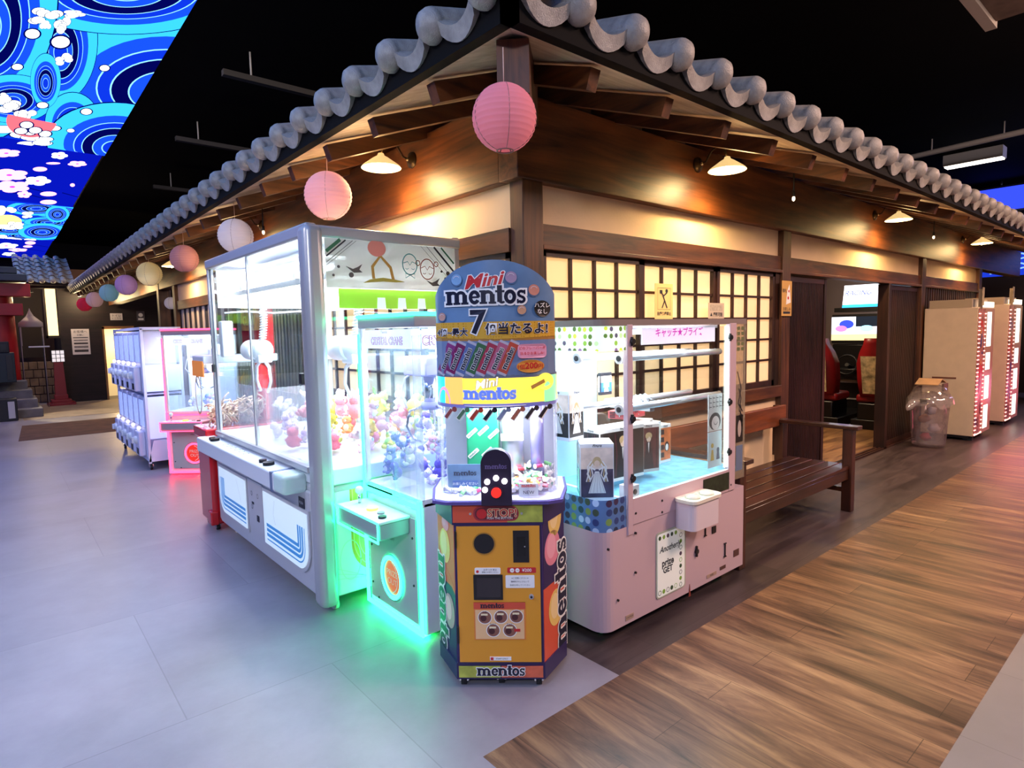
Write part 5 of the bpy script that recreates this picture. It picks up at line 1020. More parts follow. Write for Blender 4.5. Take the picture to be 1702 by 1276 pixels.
b = B(); b.cyl(f4.p(0, .852, 0), f4.p(0, .852, .016), .020, mat('red_button', '#ff2018', .3, emit=1.2), n=24); b.cyl(f4.p(0, .852, 0), f4.p(0, .852, .006), .026, PB, n=24); b.obj('red_button', mast, **LM)
b = B(); b.box((.09, FRN + .02, .815), (.17, FRN + .024, .87), WH); f5 = F((.13, FRN + .019, 0), FX, FZ); logo(b, f5, 0, .86, .06, RED, None, .001); b.text('NEW', f5, 0, .832, .02, M_ink, .001); b.obj('price_card', ms, **LM)
for a, y in ((-.16, FRN + .02), (.16, FRN + .02), (-.23, .15), (.23, .15), (0, FRN + .03)): b = B(); caster(b, a, y, 0, .018); b.obj('caster', ms, **LM)
# heap of sweet rolls
rnd = random.Random(9); CC = ['#e84a5a', '#4ab86a', '#f6f2ec', '#f08a9a', '#9ad8c8', '#f2b85a', '#ffffff', '#c83a78', '#7fd07f']; CN = {'#e84a5a': 'red', '#4ab86a': 'green', '#f6f2ec': 'cream', '#f08a9a': 'pink', '#9ad8c8': 'mint green', '#f2b85a': 'amber', '#ffffff': 'white', '#c83a78': 'magenta', '#7fd07f': 'light green'}
protos = {}
for i in range(120):
    c_ = rnd.choice(CC); a = rnd.uniform(.06, .225); y = rnd.uniform(-.13, .12); hh = .075 * (1 - abs(a - .15) / .14); z = .828 + (i / 120) * max(.0, hh) + (.02 if y > 0 else 0) * (i / 60)
    if i >= 96: a = rnd.uniform(-.22, .06); z = .826; y = rnd.uniform(-.13, -.05)
    if (a / .25) ** 2 + (y / .185) ** 2 > .95 and y < 0: y *= .4
    v = Mm @ Vector((a, y, z))
    if c_ not in protos:
        b = B(); b.cyl((-.017, 0, 0), (.017, 0, 0), .0085, mat('sweet_wrap_' + c_[1:], c_, .3), n=10); b.cyl((-.024, 0, 0), (-.017, 0, 0), .011, WH, .004, 8); b.cyl((.017, 0, 0), (.024, 0, 0), .004, WH, .011, 8)
        o = b.obj('sweet_roll', None, '%s wrapped sweet in the heap inside the clear dome' % CN[c_], 'sweet', 'wrapped sweets heaped inside the dome'); protos[c_] = o
    else: o = protos[c_].copy(); COL.objects.link(o)
    o.location = v; o.rotation_euler = (rnd.uniform(-.4, .4), rnd.uniform(-.5, .5), rnd.uniform(0, 3.1))

# ============================================================ PRIZE MACHINE ON THE RIGHT
pk = thing('prize_machine', 'pale pink-white prize machine full of boxed figures with metal bars and dotted film', 'game machine', (-.18, -.75, 0)); LP = dict(local=True)
WP = mat('warm_white_enamel', '#cdb0b6', .32); W_, D_ = 1.28, .60
def pl(w0, w1, f, bk, r): return [(w1, bk), (w0, bk)] + [(w0 + r - r * math.cos(t), f + r - r * math.sin(t)) for t in [PI / 2 * i / 6 for i in range(7)]] + [(w1, f)]
b = B(); planbox(b, list(reversed(pl(0, W_, 0, D_, .07))), .055, .545, WP); b.obj('cabinet', pk, **LP)
FLM = dots_mat('dotted_film_dark', '#4a6a9c', ['#26324a', '#3a4a3c', '#6f8a4a', '#3a2a48', '#9ab4d8', '#2c3c6c'], 22, .10, .38)
FLT = dots_mat('dotted_film_light', '#dbeedd', ['#8ab84a', '#5c7a3c', '#8a6a98', '#c8d84a', '#5a5468', '#b8e0a0', '#dbeedd', '#e8f4e0'], 30, .45, .34)
def wallgrid(z0, z1, m, e=0.0, side=True, x1=.17):
    P = [(-e, D_), ] + [(.07 - (.07 + e) * math.cos(t), .07 - (.07 + e) * math.sin(t)) for t in [PI / 2 * i / 8 for i in range(9)]] + [(x1, -e)]
    return [[(x, y, z) for x, y in P] for z in (z0, z1)]
b = B(); b.grid(wallgrid(.545, .70, FLM), FLM); b.obj('lower_film', pk, 'blue dotted film wrapping the corner', **LP)
b = B(); b.grid(wallgrid(.70, 1.40, M_glass), M_glass); b.obj('side_glass', pk, **LP)
b = B(); b.grid(wallgrid(1.40, 1.515, FLT), FLT); b.obj('upper_film', pk, 'green and white dotted film', **LP)
b = B(); planbox(b, list(reversed(pl(-.004, W_ - .0, -.004, D_, .07))), 1.515, 1.545, mat('case_top_trim', '#8c7c74', .4)); b.obj('top_panel', pk, **LP)
b = B(); b.box((.175, -.008, .50), (.215, .02, 1.52), WP, .003); b.obj('door_post', pk, **LP); b = B(); b.box((1.095, -.008, .545), (1.165, .02, 1.52), WP, .003); b.obj('door_post', pk, **LP)
b = B(); b.box((.215, -.006, .545), (1.165, .012, .675), WP, .002); b.obj('lower_door_panel', pk, **LP)
b = B(); b.box((1.165, -.002, .60), (W_, .004, 1.515), glass('right_film', '#e8e0d8', .2, .05, .35, '#b8a890')); e2 = b.obj('right_side_glass', pk, **LP)
b = B(); fr = F((0, -.003, 0), FX, FZ)
for k in range(5): 
    for j in range(2): b.rrect(fr, 1.18 + j * .045, 1.36 + k * .03, 1.21 + j * .045, 1.38 + k * .03, .006, mat('film_olive', '#6a7048', .5), .001)
for k in range(4): b.ribbon(fr, [(1.185 + .02 * k, 1.18 - .1 * k + .06), (1.23, 1.14 - .06 * k), (1.20 + .01 * k, 1.05 - .04 * k), (1.25, 1.0 - .03 * k)], .008, M_ink, .001)
b.rect(fr, 1.18, .82, 1.255, .98, mat('photo_black', '#1c1818', .4), .001); b.disc(fr, 1.215, .90, .02, mat('photo_pale', '#b8a89c', .5), .0015, .05, 14); b.rect(fr, 1.18, .65, 1.255, .80, mat('photo_blue', '#6a7a94', .5), .001); b.obj('film_pictures', e2, **LP)
b = B(); b.box((.215, .002, .675), (1.095, .006, 1.505), M_glass); b.obj('front_glass', pk, **LP)
E_edge = emis('glass_edge_glow', '#f4fff4', 2.2); b = B()
for a in ((.215, 0, .675, .222, .004, 1.505), (1.085, 0, .69, 1.092, .004, 1.505), (1.062, .0, .69, 1.068, .004, 1.505)): b.box(a[:3], a[3:], E_edge)
b.box((.215, -.001, .671), (1.09, .004, .677), E_edge); b.obj('lit_glass_edge', pk, **LP)
for z in (.78, 1.07, 1.44): 
    for x in (.205, 1.09):
        b = B(); b.cyl((x, -.022, z), (x, -.004, z), .014, M_dark, n=12); b.box((x - .008, -.016, z - .022), (x + .008, -.006, z + .022), M_dark, .003); b.obj('door_catch', pk, **LP)
b = B(); b.box((.0, D_ - .02, .55), (W_, D_ - .01, 1.515), M_glass); b.box((.0, D_ - .02, .55), (.62, D_ - .008, 1.515), mat('pale_aqua_back', '#c8e6ea', .5)); b.obj('back_panel', pk, **LP)
BED = mat('aqua_bed', '#6ab4d4', .5, emit=.12, var=.35, vscale=16); b = B(); planbox(b, [(.012, .07), (.07, .012), (W_ - .01, .012), (W_ - .01, D_ - .02), (.012, D_ - .02)], .64, .66, BED); b.obj('prize_bed', pk, 'pale blue watery bed', **LP)
b = B(); b.box((.21, .012, .66), (.235, .50, .665), M_white); b.box((.225, .02, .665), (.30, .09, .73), M_white, .004); b.disc(F((.262, .0195, 0), FX, FZ), 0, .697, .014, M_dark, .003, n=16); b.obj('sensor_box', pk, **LP)
b = B(); b.cyl((.1, .14, 1.485), (1.12, .14, 1.485), .014, E_tube, n=12); b.box((.08, .1, 1.495), (1.14, .18, 1.513), M_white); b.obj('lamp_tube', pk, **LP)
light('AREA', 'case_light', (-.18 + .62, -.75 + .28, 1.47), 17, (.97, 1, 1), 1.0, .4, (-.18 + .62, -.75 + .28, 0))
b = B(); b.box((.32, .02, 1.42), (.98, .024, 1.50), mat('marquee_film', '#fbe8f6', .4, emit=.5)); mq = b.obj('marquee', pk, **LP); b = B(); b.text('キャッチ★プライズ', F((.64, .019, 0), FX, FZ), 0, 1.475, .048, mat('magenta_sign', '#e838c0', .4, emit=.3), .001, .02); b.obj('marquee_lettering', mq, **LP)
# crossing bars
for z, y0, y1, x0 in ((1.355, .10, .30, .17), (1.10, .10, .30, .17)):
    for k, (yy, xx) in enumerate(((y0, x0 + .09), (y1, x0))):
        b = B(); b.cyl((xx, yy, z), (1.2, yy + .02, z), .018, mat('bright_bar', '#e4e8ec', .2, .6), n=12); b.cyl((xx - .02, yy, z), (xx, yy, z), .028, M_silver, n=20); b.cyl((xx - .024, yy, z), (xx - .02, yy, z), .014, M_dark, n=16); b.obj('metal_bar', pk, **LP)
b = B(); b.box((.5, .2, 1.09), (.62, .42, 1.11), M_white, .004); b.box((.52, .12, 1.06), (.56, .4, 1.09), M_silver, .003)
for x in (.52, .56, .60): b.tube([(x, .16, 1.11), (x + .01, .22, 1.14), (x, .3, 1.11)], .005, M_chrome, 6)
b.obj('pusher_arm', pk, **LP)
# control pod
b = B(); planbox(b, rr(.555, -.125, .815, 0, .035, 5), .455, .60, mat('pod_pink_white', '#e2d2d6', .35)); planbox(b, rr(.545, -.135, .825, 0, .038, 5), .598, .615, M_cream); pod = b.obj('control_pod', pk, **LP)
for x, y in ((.62, -.075), (.735, -.085)): b = B(); b.lathe([(.036, 0), (.034, .012), (.001, .016)], (x, y, .615), mat('button_cream', '#f4eed8', .3), 22); b.ring(F((0, 0, .6162), (1, 0, 0), (0, 1, 0)), x, y, .038, .004, mat('button_ring', '#a8c89a', .4), .0); b.obj('push_button', pod, **LP)
b = B(); f5 = F((0, 0, .6155), (1, 0, 0), (0, 1, 0)); b.text('→', f5, .68, -.05, .04, mat('pod_green', '#5a8a5a', .5), .0005); b.text('1', f5, .62, -.03, .02, M_ink, .0005); b.text('2', f5, .735, -.04, .02, M_ink, .0005); b.obj('button_print', pod, **LP)
# lower door, sticker and hardware
fr = F((0, -.001, 0), FX, FZ); b = B()
b.prism(rr(.405, .105, .665, .455, .02, 4), fr, mat('grey_green_frame', '#b8bca4', .4), 0, .004); b.prism(rr(.412, .112, .652, .445, .016, 4), fr, mat('sticker_white', '#f0f4ea', .35, emit=.08), 0, .006); st = b.obj('prize_sticker', pk, 'white sticker with round spots over the prize flap', **LP)
b = B(); b.text('Anotherly', fr, .52, .36, .045, M_ink, .007, .02, shear=.3); b.text('prize', fr, .50, .285, .052, M_ink, .007, .03); b.text('GET', fr, .50, .245, .045, M_ink, .007, .03)
for k in range(9):
    z = .13 + k * .034; m_ = mat('spot_%d' % (k % 3), ('#3c5a3c', '#8ab84a', '#5c4a5c')[k % 3], .5)
    (b.disc if k % 2 else b.ring)(fr, .615, z, .011, *( (m_, .007) if k % 2 else (.003, m_, .007)), n=14)
    if k < 5: (b.disc if k % 2 else b.ring)(fr, .43 + k * .035, .135, .012, *((m_, .007) if k % 2 else (.003, m_, .007)), n=14)
    if k < 5: b.disc(fr, .43 + k * .035, .425, .011, m_, .007, n=14)
b.obj('sticker_print', st, **LP)
b = B(); 
for x, z, r in ((.03, .47, .006), (.1, .2, .006), (.235, .50, .006), (.235, .60, .006), (.45, .62, .006), (.45, .56, .006), (.235, .30, .006), (1.12, .58, .006)): b.disc(fr, x, z, r, M_dark, .008, n=10)
b.obj('screws', pk, kind='stuff', **LP)
for x, z in ((.86, .375), (1.07, .20)): b = B(); b.rect(fr, x - .003, z - .04, x + .003, z + .04, M_dark, .006); b.rect(fr, x - .012, z + .036, x + .012, z + .042, M_dark, .006); b.rect(fr, x - .012, z - .042, x + .012, z - .036, M_dark, .006); b.obj('door_hasp', pk, **LP)
for q in ((.80, .42, .86, .46), (.97, .46, .985, .50), (.93, .33, .97, .37)): b = B(); b.rect(fr, *q, M_dark, .004); b.obj('coin_slot', pk, **LP)
b = B(); b.rect(fr, .90, .43, .95, .46, mat('label_pale', '#e8dcd0', .5), .004); b.obj('sticker', pk, **LP)
b = B(); b.disc(fr, .77, .27, .014, M_dark, .012, n=14); b.rect(fr, .765, .24, .775, .30, M_dark, .010); b.obj('key_lock', pk, **LP)
b = B(); b.rect(fr, .16, .075, .22, .10, mat('tan_label', '#b89a86', .5), .002); b.text('CAUTION', fr, .19, .088, .012, M_ink, .003); b.obj('sticker', pk, **LP); b = B(); b.rect(fr, 1.17, .13, 1.23, .17, mat('brown_label', '#5a3a34', .5), .002); b.obj('sticker', pk, **LP); b = B(); b.rect(fr, 1.02, .09, 1.08, .11, mat('brown_label'), .002); b.obj('sticker', pk, **LP); b = B(); b.rect(fr, .88, .08, .98, .10, mat('tan_label'), .002); b.text('¥100', fr, .93, .09, .016, M_ink, .003); b.obj('sticker', pk, **LP); b = B(); b.prism([(.70, .03), (.72, .03), (.71, .10)], fr, mat('rust_mark', '#8a3a2c', .6), 0, .002); b.obj('rust_mark', pk, **LP); b = B()
b.rect(fr, .83, .56, 1.10, .66, mat('dark_leafy_film', '#24301e', .4, var=.5, vscale=40), .007); b.obj('dark_film', pk, **LP)
for x, y in ((.1, .1), (W_ - .12, .1), (.1, D_ - .1), (W_ - .12, D_ - .1)): b = B(); caster(b, x, y, 0, .028, M_cream); b.obj('caster', pk, **LP)
# figure boxes (world placement through the machine's origin)
def figbox(label, x, y, z, w, d, h, rz, side, front, style, cat='figure box'):
    t = thing('figure_box', label, cat, (-.18 + x, -.75 + y, z), rz, 'boxed figures in the prize machine')
    b = B(); b.box((-w / 2, -d / 2, 0), (w / 2, d / 2, h), mat('box_card_' + side[1:], side, .35), .002); b.obj('box', t, local=True)
    f1 = F((0, -d / 2 - .0005, 0), FX, FZ); f2 = F((-w / 2 - .0005, 0, 0), (0, -1, 0), FZ); b = B(); fm = mat('box_art_' + front[1:], front, .35, var=.5, vscale=14); sk = mat('art_skin', '#e8c8b0', .5); pal = mat('art_pale', '#efe9e6', .5); hr = mat('art_hair', '#c8a878', .5); dk = mat('art_dark', '#2a2024', .5)
    for f_, ww in ((f1, w), (f2, d)):
        b.rect(f_, -ww / 2 + .004, .018, ww / 2 - .004, h - .02, fm, .0008)
        k = min(ww, h * .6)
        if style == 0:   # figure in a pale dress
            b.rect(f_, -ww / 2 + .004, h * .56, ww / 2 - .004, h - .02, mat('art_peach', '#ead2c4', .5, var=.2, vscale=20), .0010)
            for s in (-1, 1):
                for q in range(3): b.ribbon(f_, [(s * k * (.06 + .05 * q), h * .70), (s * k * (.18 + .05 * q), h * .60), (s * k * (.12 + .07 * q), h * .46), (s * k * (.22 + .05 * q), h * .34)], k * .035, hr if q % 2 else pal, .00115 + .0001 * q)
            b.prism([(-k * .06, h * .52), (k * .06, h * .52), (k * .26, h * .14), (-k * .26, h * .14)], f_, pal, .0008, .0014); b.disc(f_, 0, h * .655, k * .085, sk, .0016, k * .10, n=16); b.disc(f_, 0, h * .69, k * .13, hr, .0013, k * .15, 16)
            for q in range(5): b.ribbon(f_, [(k * (-.04 + .02 * q), h * .5), (k * (-.22 + .11 * q), h * .15)], k * .012, mat('art_fold', '#b8aeb4', .5), .0016)
            for s in (-1, 1): b.ribbon(f_, [(s * k * .05, h * .55), (s * k * .22, h * .60), (s * k * .28, h * .48), (s * k * .2, h * .38)], k * .06, pal, .0015)
        elif style == 1: # dark coated figure
            for q in range(7): b.ribbon(f_, [(ww * (-.42 + .13 * q), h * .1), (ww * (-.38 + .125 * q), h * .5), (ww * (-.44 + .135 * q), h * .9)], k * .03, (dk, mat('art_brown', '#5a3c34', .5), mat('art_wine', '#6a2c38', .5))[q % 3], .0010)
            b.prism([(-k * .1, h * .62), (k * .1, h * .62), (k * .24, h * .08), (-k * .24, h * .08)], f_, dk, .0008, .0014); b.prism([(-k * .03, h * .62), (k * .03, h * .62), (0, h * .4)], f_, pal, .0014, .0018); b.disc(f_, 0, h * .70, k * .10, sk, .0018, k * .12, n=16); b.disc(f_, 0, h * .76, k * .15, hr, .0015, k * .13, 16); b.prism([(-k * .14, h * .78), (k * .14, h * .78), (k * .10, h * .70), (k * .02, h * .75), (-k * .05, h * .70), (-k * .12, h * .72)], f_, hr, .0018, .0021)
        else:            # ink panels
            for i in range(4): b.rect(f_, -ww / 2 + .012, h * (.15 + .2 * i), -ww / 2 + .012 + ww * .3, h * (.28 + .2 * i), dk, .0012)
            b.disc(f_, ww * .14, h * .42, k * .2, dk, .0012, k * .26, 18); b.disc(f_, ww * .14, h * .40, k * .12, pal, .0016, k * .18, 16)
        b.text('Figure', f_, 0, h - .01, .018 if ww > .06 else .01, M_ink, .002, .02, shear=.3)
    b.obj('artwork', t, local=True); return t
Z0 = .661
figbox('figure box with a white-dressed figure, standing upright at the near left corner', .155, .185, Z0, .165, .16, .285, -.72, '#f0eef2', '#4a4258', 0)
figbox('dark figure box held high against the left glass by its white base', .085, .33, .95, .12, .16, .25, .1, '#e6e8f4', '#2e2826', 0)
figbox('wide black figure box lying across the bars on its long side, front left', .40, .27, .70, .34, .13, .285, -.06, '#eceae6', '#2c2420', 1)
figbox('black and red figure box leaning beside the wide black box', .655, .28, .70, .15, .13, .27, -.28, '#d8cfc8', '#5a2a28', 1)
figbox('pale ink-panelled figure box behind the black and red one', .80, .40, Z0, .14, .12, .30, .4, '#e9eae6', '#c9cac2', 2)
figbox('white tall figure box in the middle of the bed', .93, .44, Z0, .12, .11, .27, .1, '#f1f1ec', '#d8d4c8', 2)
figbox('orange and white figure box near the right glass', 1.05, .45, Z0, .12, .10, .24, 0, '#f2f2f0', '#d8703c', 2)
figbox('flat red box resting on top of the upright boxes', .70, .42, .985, .22, .12, .045, .15, '#c8585c', '#c8484c', 2)
figbox('small white box pressed against the back panel at left', .33, .50, .90, .10, .06, .14, 0, '#f4f6f6', '#c8d8dc', 2)
figbox('small navy and blue picture card box behind the upper bar', .60, .50, 1.12, .10, .02, .13, 0, '#2c2c34', '#3a6ea8', 0)
for i, (x0, z0, w, h, c_, dc, lab) in enumerate(((.93, .91, .145, .21, '#dfe4e2', 1, 'ink portrait card'), (.93, .70, .145, .205, '#cfe8ee', 0, 'pale blue two-figure card'))):
    b = B(); fr_ = F((x0, .03, z0), FX, FZ); b.rect(fr_, 0, 0, w, h, mat('card_' + c_[1:], c_, .4), .003)
    if dc:
        for k in range(4):
            for j in range(3): b.ribbon(fr_, [(.01 + k * .035, h - .02 - j * .025), (.035 + k * .035, h - .022 - j * .025)], .004, M_ink, .0035); b.ribbon(fr_, [(.012 + k * .035, h - .01), (.012 + k * .035, h - .08)], .003, M_ink, .0035)
        b.disc(fr_, .07, .055, .06, M_ink, .0035, .05, 20); b.disc(fr_, .075, .045, .04, mat('art_pale'), .004, .04, 18); b.ribbon(fr_, arc(.075, .05, .018, .014, PI, 2 * PI, 8), .004, M_ink, .0045)
    else:
        for cx, cc in ((.045, '#c8b04a'), (.105, '#3a4a6a')): b.disc(fr_, cx, h * .62 - (.03 if cx > .1 else 0), .014, mat('cardhair' + cc[1:], cc, .5), .0035, n=14); b.prism([(cx - .008, h * .5), (cx + .008, h * .5), (cx + .018, h * .2), (cx - .018, h * .2)], fr_, mat('cardbody' + cc[1:], cc, .5), .003, .0038)
    b.obj('prize_card', pk, lab, **LP)

# ============================================================ BENCH, BIN, BOOTHS, SIGNS ON THE RIGHT
bn = thing('bench', 'dark brown wooden bench with armrests standing against the right wall', 'bench', (2.1, -.4, 0)); BW = wood('bench_timber_x', '#1c0a07', '#48210f', 0, .3, coat=.2); BWz = wood('bench_timber_z', '#26100a', '#4e2616', 2, .35); BWy = wood('bench_timber_y', '#1c0a07', '#4a2212', 1, .3, coat=.2)
def bp(nm, a, c, m, bev=.005): b = B(); b.box(a, c, m, bev); return b.obj(nm, bn)
for x in (1.115, 2.84): 
    bp('leg', (x, -.72, 0), (x + .075, -.645, .665), BWz); bp('leg', (x, -.17, 0), (x + .075, -.095, .70), BWz)
    bp('armrest', (x - .015, -.76, .665), (x + .09, -.09, .695), BWy); bp('stretcher', (x + .02, -.645, .15), (x + .055, -.17, .19), BWy)
    bp('side_rail', (x + .015, -.645, .29), (x + .06, -.17, .345), BWy)
for k in range(5): bp('seat_slat', (1.115, -.70 + k * .105, .345), (2.915, -.605 + k * .105, .372), BW, .004)
bp('front_rail', (1.19, -.70, .265), (2.84, -.67, .345), BW); bp('back_board', (1.13, -.135, .635), (2.96, -.10, .81), wood('bench_back_timber', '#5a2a14', '#9a5028', 0, .35, coat=.2), .006); 
bp('back_post', (1.15, -.1, .37), (1.21, -.06, .81), BWz); bp('back_post', (2.86, -.1, .37), (2.92, -.06, .81), BWz)

tb = thing('rubbish_bin', 'clear plastic bin with domed lid, bag and cardboard scraps beside the white booth', 'bin', (6.28, -.33, 0)); LB = dict(local=True)
CP = glass('bin_clear_plastic', '#f0ecf0', .35, .06, .10, '#d8c8c4')
b = B(); b.lathe([(.001, .02), (.165, .02), (.175, .05), (.205, .56), (.215, .57), (.215, .585)], (0, 0, 0), CP, 30); b.obj('bin_body', tb, **LB)
b = B(); b.lathe([(.222, .58), (.222, .60), (.20, .64), (.17, .72), (.10, .75), (.04, .755)], (0, 0, 0), CP, 30); b.obj('domed_lid', tb, **LB)
for a in (0, PI): b = B(); b.box((.19 * math.cos(a) - .05, -.04, .54), (.19 * math.cos(a) + .05 + (.06 if a == 0 else -.0), .04, .60), mat('bin_handle', '#5a5050', .4), .01); b.obj('handle', tb, **LB)
b = B(); rnd = random.Random(4); n = 28; rows = []
for j in range(12):
    z = .05 + j * .055; rows.append([((.15 + .035 * j / 12 + rnd.uniform(-.03, .012)) * math.cos(2 * PI * i / n), (.15 + .035 * j / 12 + rnd.uniform(-.03, .012)) * math.sin(2 * PI * i / n), z + rnd.uniform(-.012, .012)) for i in range(n)])
rows.append([(.235 * math.cos(2 * PI * i / n), .235 * math.sin(2 * PI * i / n), .60 + rnd.uniform(-.02, .01)) for i in range(n)]); rows.append([(.25 * math.cos(2 * PI * i / n), .25 * math.sin(2 * PI * i / n), .52 + rnd.uniform(-.04, .03)) for i in range(n)])
b.grid(rows, glass('bin_bag_film', '#f8f4f6', .5, .12, .16, '#e8dcdc'), True); b.obj('bin_bag', tb, **LB)
b = B(); b.tube([(-.2, .05, .56), (-.3, .1, .55), (-.34, .12, .50), (-.37, .13, .47)], [.03, .05, .04, .01], glass('bin_bag_film'), 8); b.obj('bag_knot', tb, **LB)
for i, (x, y, z, s, c_, lab) in enumerate(((-.05, .02, .12, .07, '#c8505a', 'crumpled red wrapper inside the clear bin'), (.06, -.04, .22, .08, '#f0e8e4', 'crumpled white paper inside the clear bin'), (-.02, .05, .34, .07, '#d8a07a', 'crumpled tan carton inside the clear bin'), (.08, .02, .42, .06, '#8a5a50', 'crumpled brown packet inside the clear bin'), (-.07, -.05, .45, .06, '#f6f2f0', 'white cup near the top of the rubbish in the bin'))):
    b = B(); b.sph((0, 0, 0), (s, s * .8, s * .7), mat('litter_' + c_[1:], c_, .7), 9, 6)
    for v in b.bm.verts: v.co *= rnd.uniform(.75, 1.2)
    o = b.obj('litter', label=lab, cat='litter', group='litter in the clear bin'); o.location = (6.28 + x, -.33 + y, z)
cb = B(); CD = mat('brown_cardboard', '#b08a64', .8, var=.15); cb.prism([(-.16, 0), (.0, .06), (.17, .01), (.17, .0), (.0, .05), (-.16, -.01)], F((0, .1, .75), FX, FZ), CD, -.02, .22); cb.box((-.02, -.14, .66), (.16, -.12, .75), mat('printed_carton', '#5a4238', .6, var=.6, vscale=30)); 
o = cb.obj('cardboard', label='folded cardboard lying on the lid of the clear bin', cat='cardboard'); o.location = (6.28, -.33, .02); o['label'] = 'folded cardboard lying on the lid of the clear bin'

def booth(x0, x1, label, hgt, dark, seed):
    t = thing('lit_booth', label, 'booth machine', ((x0 + x1) / 2, -.33, 0)); y0, y1 = -.62, -.05; CR = mat('cream_side_panel', '#cdb79e', .5, var=.05); rn = random.Random(seed)
    b = B(); b.box((x0, y0, .06), (x1, y1, hgt), CR, .008); b.box((x0 + .0, y1 - .5, hgt), (x1, y1 - .05, hgt + .10), mat('beige_header', '#a8957c', .6)); b.obj('cabinet', t)
    b = B(); b.box((x0 - .004, -.42, .78), (x0, -.16, .80), mat('brown_slot', '#6a3a2c', .5)); b.obj('side_slot', t)
    fr = F((x0, y0 - .002, 0), FX, FZ); w = x1 - x0
    b = B(); b.rect(fr, .0, .07, .30, hgt - .02, mat('booth_print', '#a86a6a', .4, var=.7, vscale=9), .006)
    for k in range(14): b.disc(fr, rn.uniform(.05, .25), rn.uniform(.2, hgt - .2), rn.uniform(.02, .05), mat('booth_blob_%d' % (k % 4), ('#c8242c', '#4a4a8c', '#c87a4a', '#6a2c3c')[k % 4], .4), .007 + k * .0002, rn.uniform(.04, .10), 14)
    b.obj('printed_panel', t)
    b = B(); b.rect(fr, .30, .07, w, hgt - .02, mat('booth_frame', '#b08478', .4), .008); b.obj('front_frame', t)
    E_pane = emis('booth_pane_glow', '#fff4e4', 1.5)
    for z0, z1 in ((.12, .42), (.50, .80), (.88, 1.10), (1.18, hgt - .06)): b = B(); b.rect(fr, .40, z0, w - .16, z1, E_pane, .011); b.obj('lit_pane', t)
    EL = emis('pink_dot_led', '#ff9a8a', 2.6)
    for a in (-.006, .045, .29, .315):
        b = B(); 
        for k in range(30): b.sph((x0 + a, y0 - .012, .09 + k * (hgt - .12) / 30), .008, EL, 6, 4)
        b.obj('led_strip', t, kind='stuff')
    b = B()
    for k in range(8): b.sph((x0 + .0 + k * .045, y0 - .012, .08), .008, EL, 6, 4)
    b.obj('led_strip', t, kind='stuff')
    b = B(); b.box((x0 + .06, y0 - .02, hgt - .02), (x0 + .09, y0 + .02, hgt + .22), mat('topper_post', '#8a7a6a', .5)); b.rect(F((x0, y0 - .022, 0), FX, FZ), .03, hgt + .02, .13, hgt + .24, mat('topper_card', '#a89878', .5, var=.5, vscale=30), .002); b.obj('topper', t)
    b = B(); b.box((x0 + .06, y1 - .55, .0), (x0 + .12, y1 - .45, .06), M_rub); b.box((x1 - .12, y1 - .5, .0), (x1 - .06, y1 - .4, .06), M_rub); b.box((x0 + .02, y0 + .05, .03), (x1 - .02, y1, .06), M_dark); b.obj('foot', t)
    b = B(); b.box((x0 + .3, y0 + .0, hgt), (x1 + .0, y0 + .16, hgt + .07), emis('booth_header_glow', '#ffe8c8', 1.6)); b.obj('header_light', t)
booth(6.98, 7.75, 'cream-sided lit booth with dotted lights, nearest the doorway', 1.68, 0, 2)
booth(8.65, 9.45, 'second cream lit booth with dotted lights, behind the nearer one', 1.74, 0, 5)
light('POINT', 'booth_spill', (7.4, -.95, .55), 5, (1, .16, .22), .25); light('POINT', 'booth_spill', (9.2, -1.0, .5), 5, (1, .3, .6), .25)  # point lights added for the red and pink glow before the booths

# paper notices
def notice(label, fr, w, h, bg, draw=None, cat='notice', nm='notice'):
    b = B(); b.rect(fr, 0, 0, w, h, mat('notice_' + bg[1:], bg, .6), .002)
    if draw: draw(b, fr)
    return b.obj(nm, label=label, cat=cat)
def d1(b, f):
    b.ring(f, .105, .165, .0, .001, M_ink, .003) if 0 else None
    b.ribbon(f, [(.03, .07), (.18, .07), (.18, .22), (.03, .22)], .003, M_ink, .003, True); b.ribbon(f, [(.09, .17), (.14, .08)], .012, M_ink, .0035); b.ribbon(f, [(.11, .13), (.08, .08)], .011, M_ink, .0036); b.ribbon(f, [(.07, .19), (.10, .165), (.14, .19)], .012, M_ink, .0037); b.disc(f, .135, .20, .014, M_ink, .0038, n=14); b.rect(f, .055, .18, .085, .205, M_ink, .0038); b.text('自撮り棒禁止', f, .105, .04, .028, M_ink, .004, .02)
notice('yellow notice with a selfie stick pictogram on the paper window', F((1.225, -.012, 1.56), FX, FZ), .21, .25, '#f2cc84', d1)
notice('grey landscape notice taped on the window frame above the prize machine', F((1.90, -.012, 1.565), FX, FZ), .225, .12, '#b9a89a', lambda b, f: (b.text('▲ 撮影可能', f, .112, .03, .034, M_ink, .003, .02), b.rect(f, .02, .06, .2, .11, mat('notice_grey', '#a89c90', .6, var=.2, vscale=60), .0025)))
notice('gold paper charm strip with a striped cone drawing on the post', F((3.02, -.045, 1.585), FX, FZ), .19, .31, '#c89a50', lambda b, f: (b.prism([(.10, .22), (.14, .28), (.17, .12), (.08, .10)], f, WH, .002, .003), b.disc(f, .12, .16, .014, RED, .0034, n=12), b.disc(f, .13, .22, .012, RED, .0034, n=12), b.text('御札', f, .05, .22, .04, M_ink, .003), b.text('お楽しみ', f, .095, .06, .036, M_ink, .003), b.rect(f, .03, .02, .16, .04, M_ink, .003)), 'charm', 'paper_charm')
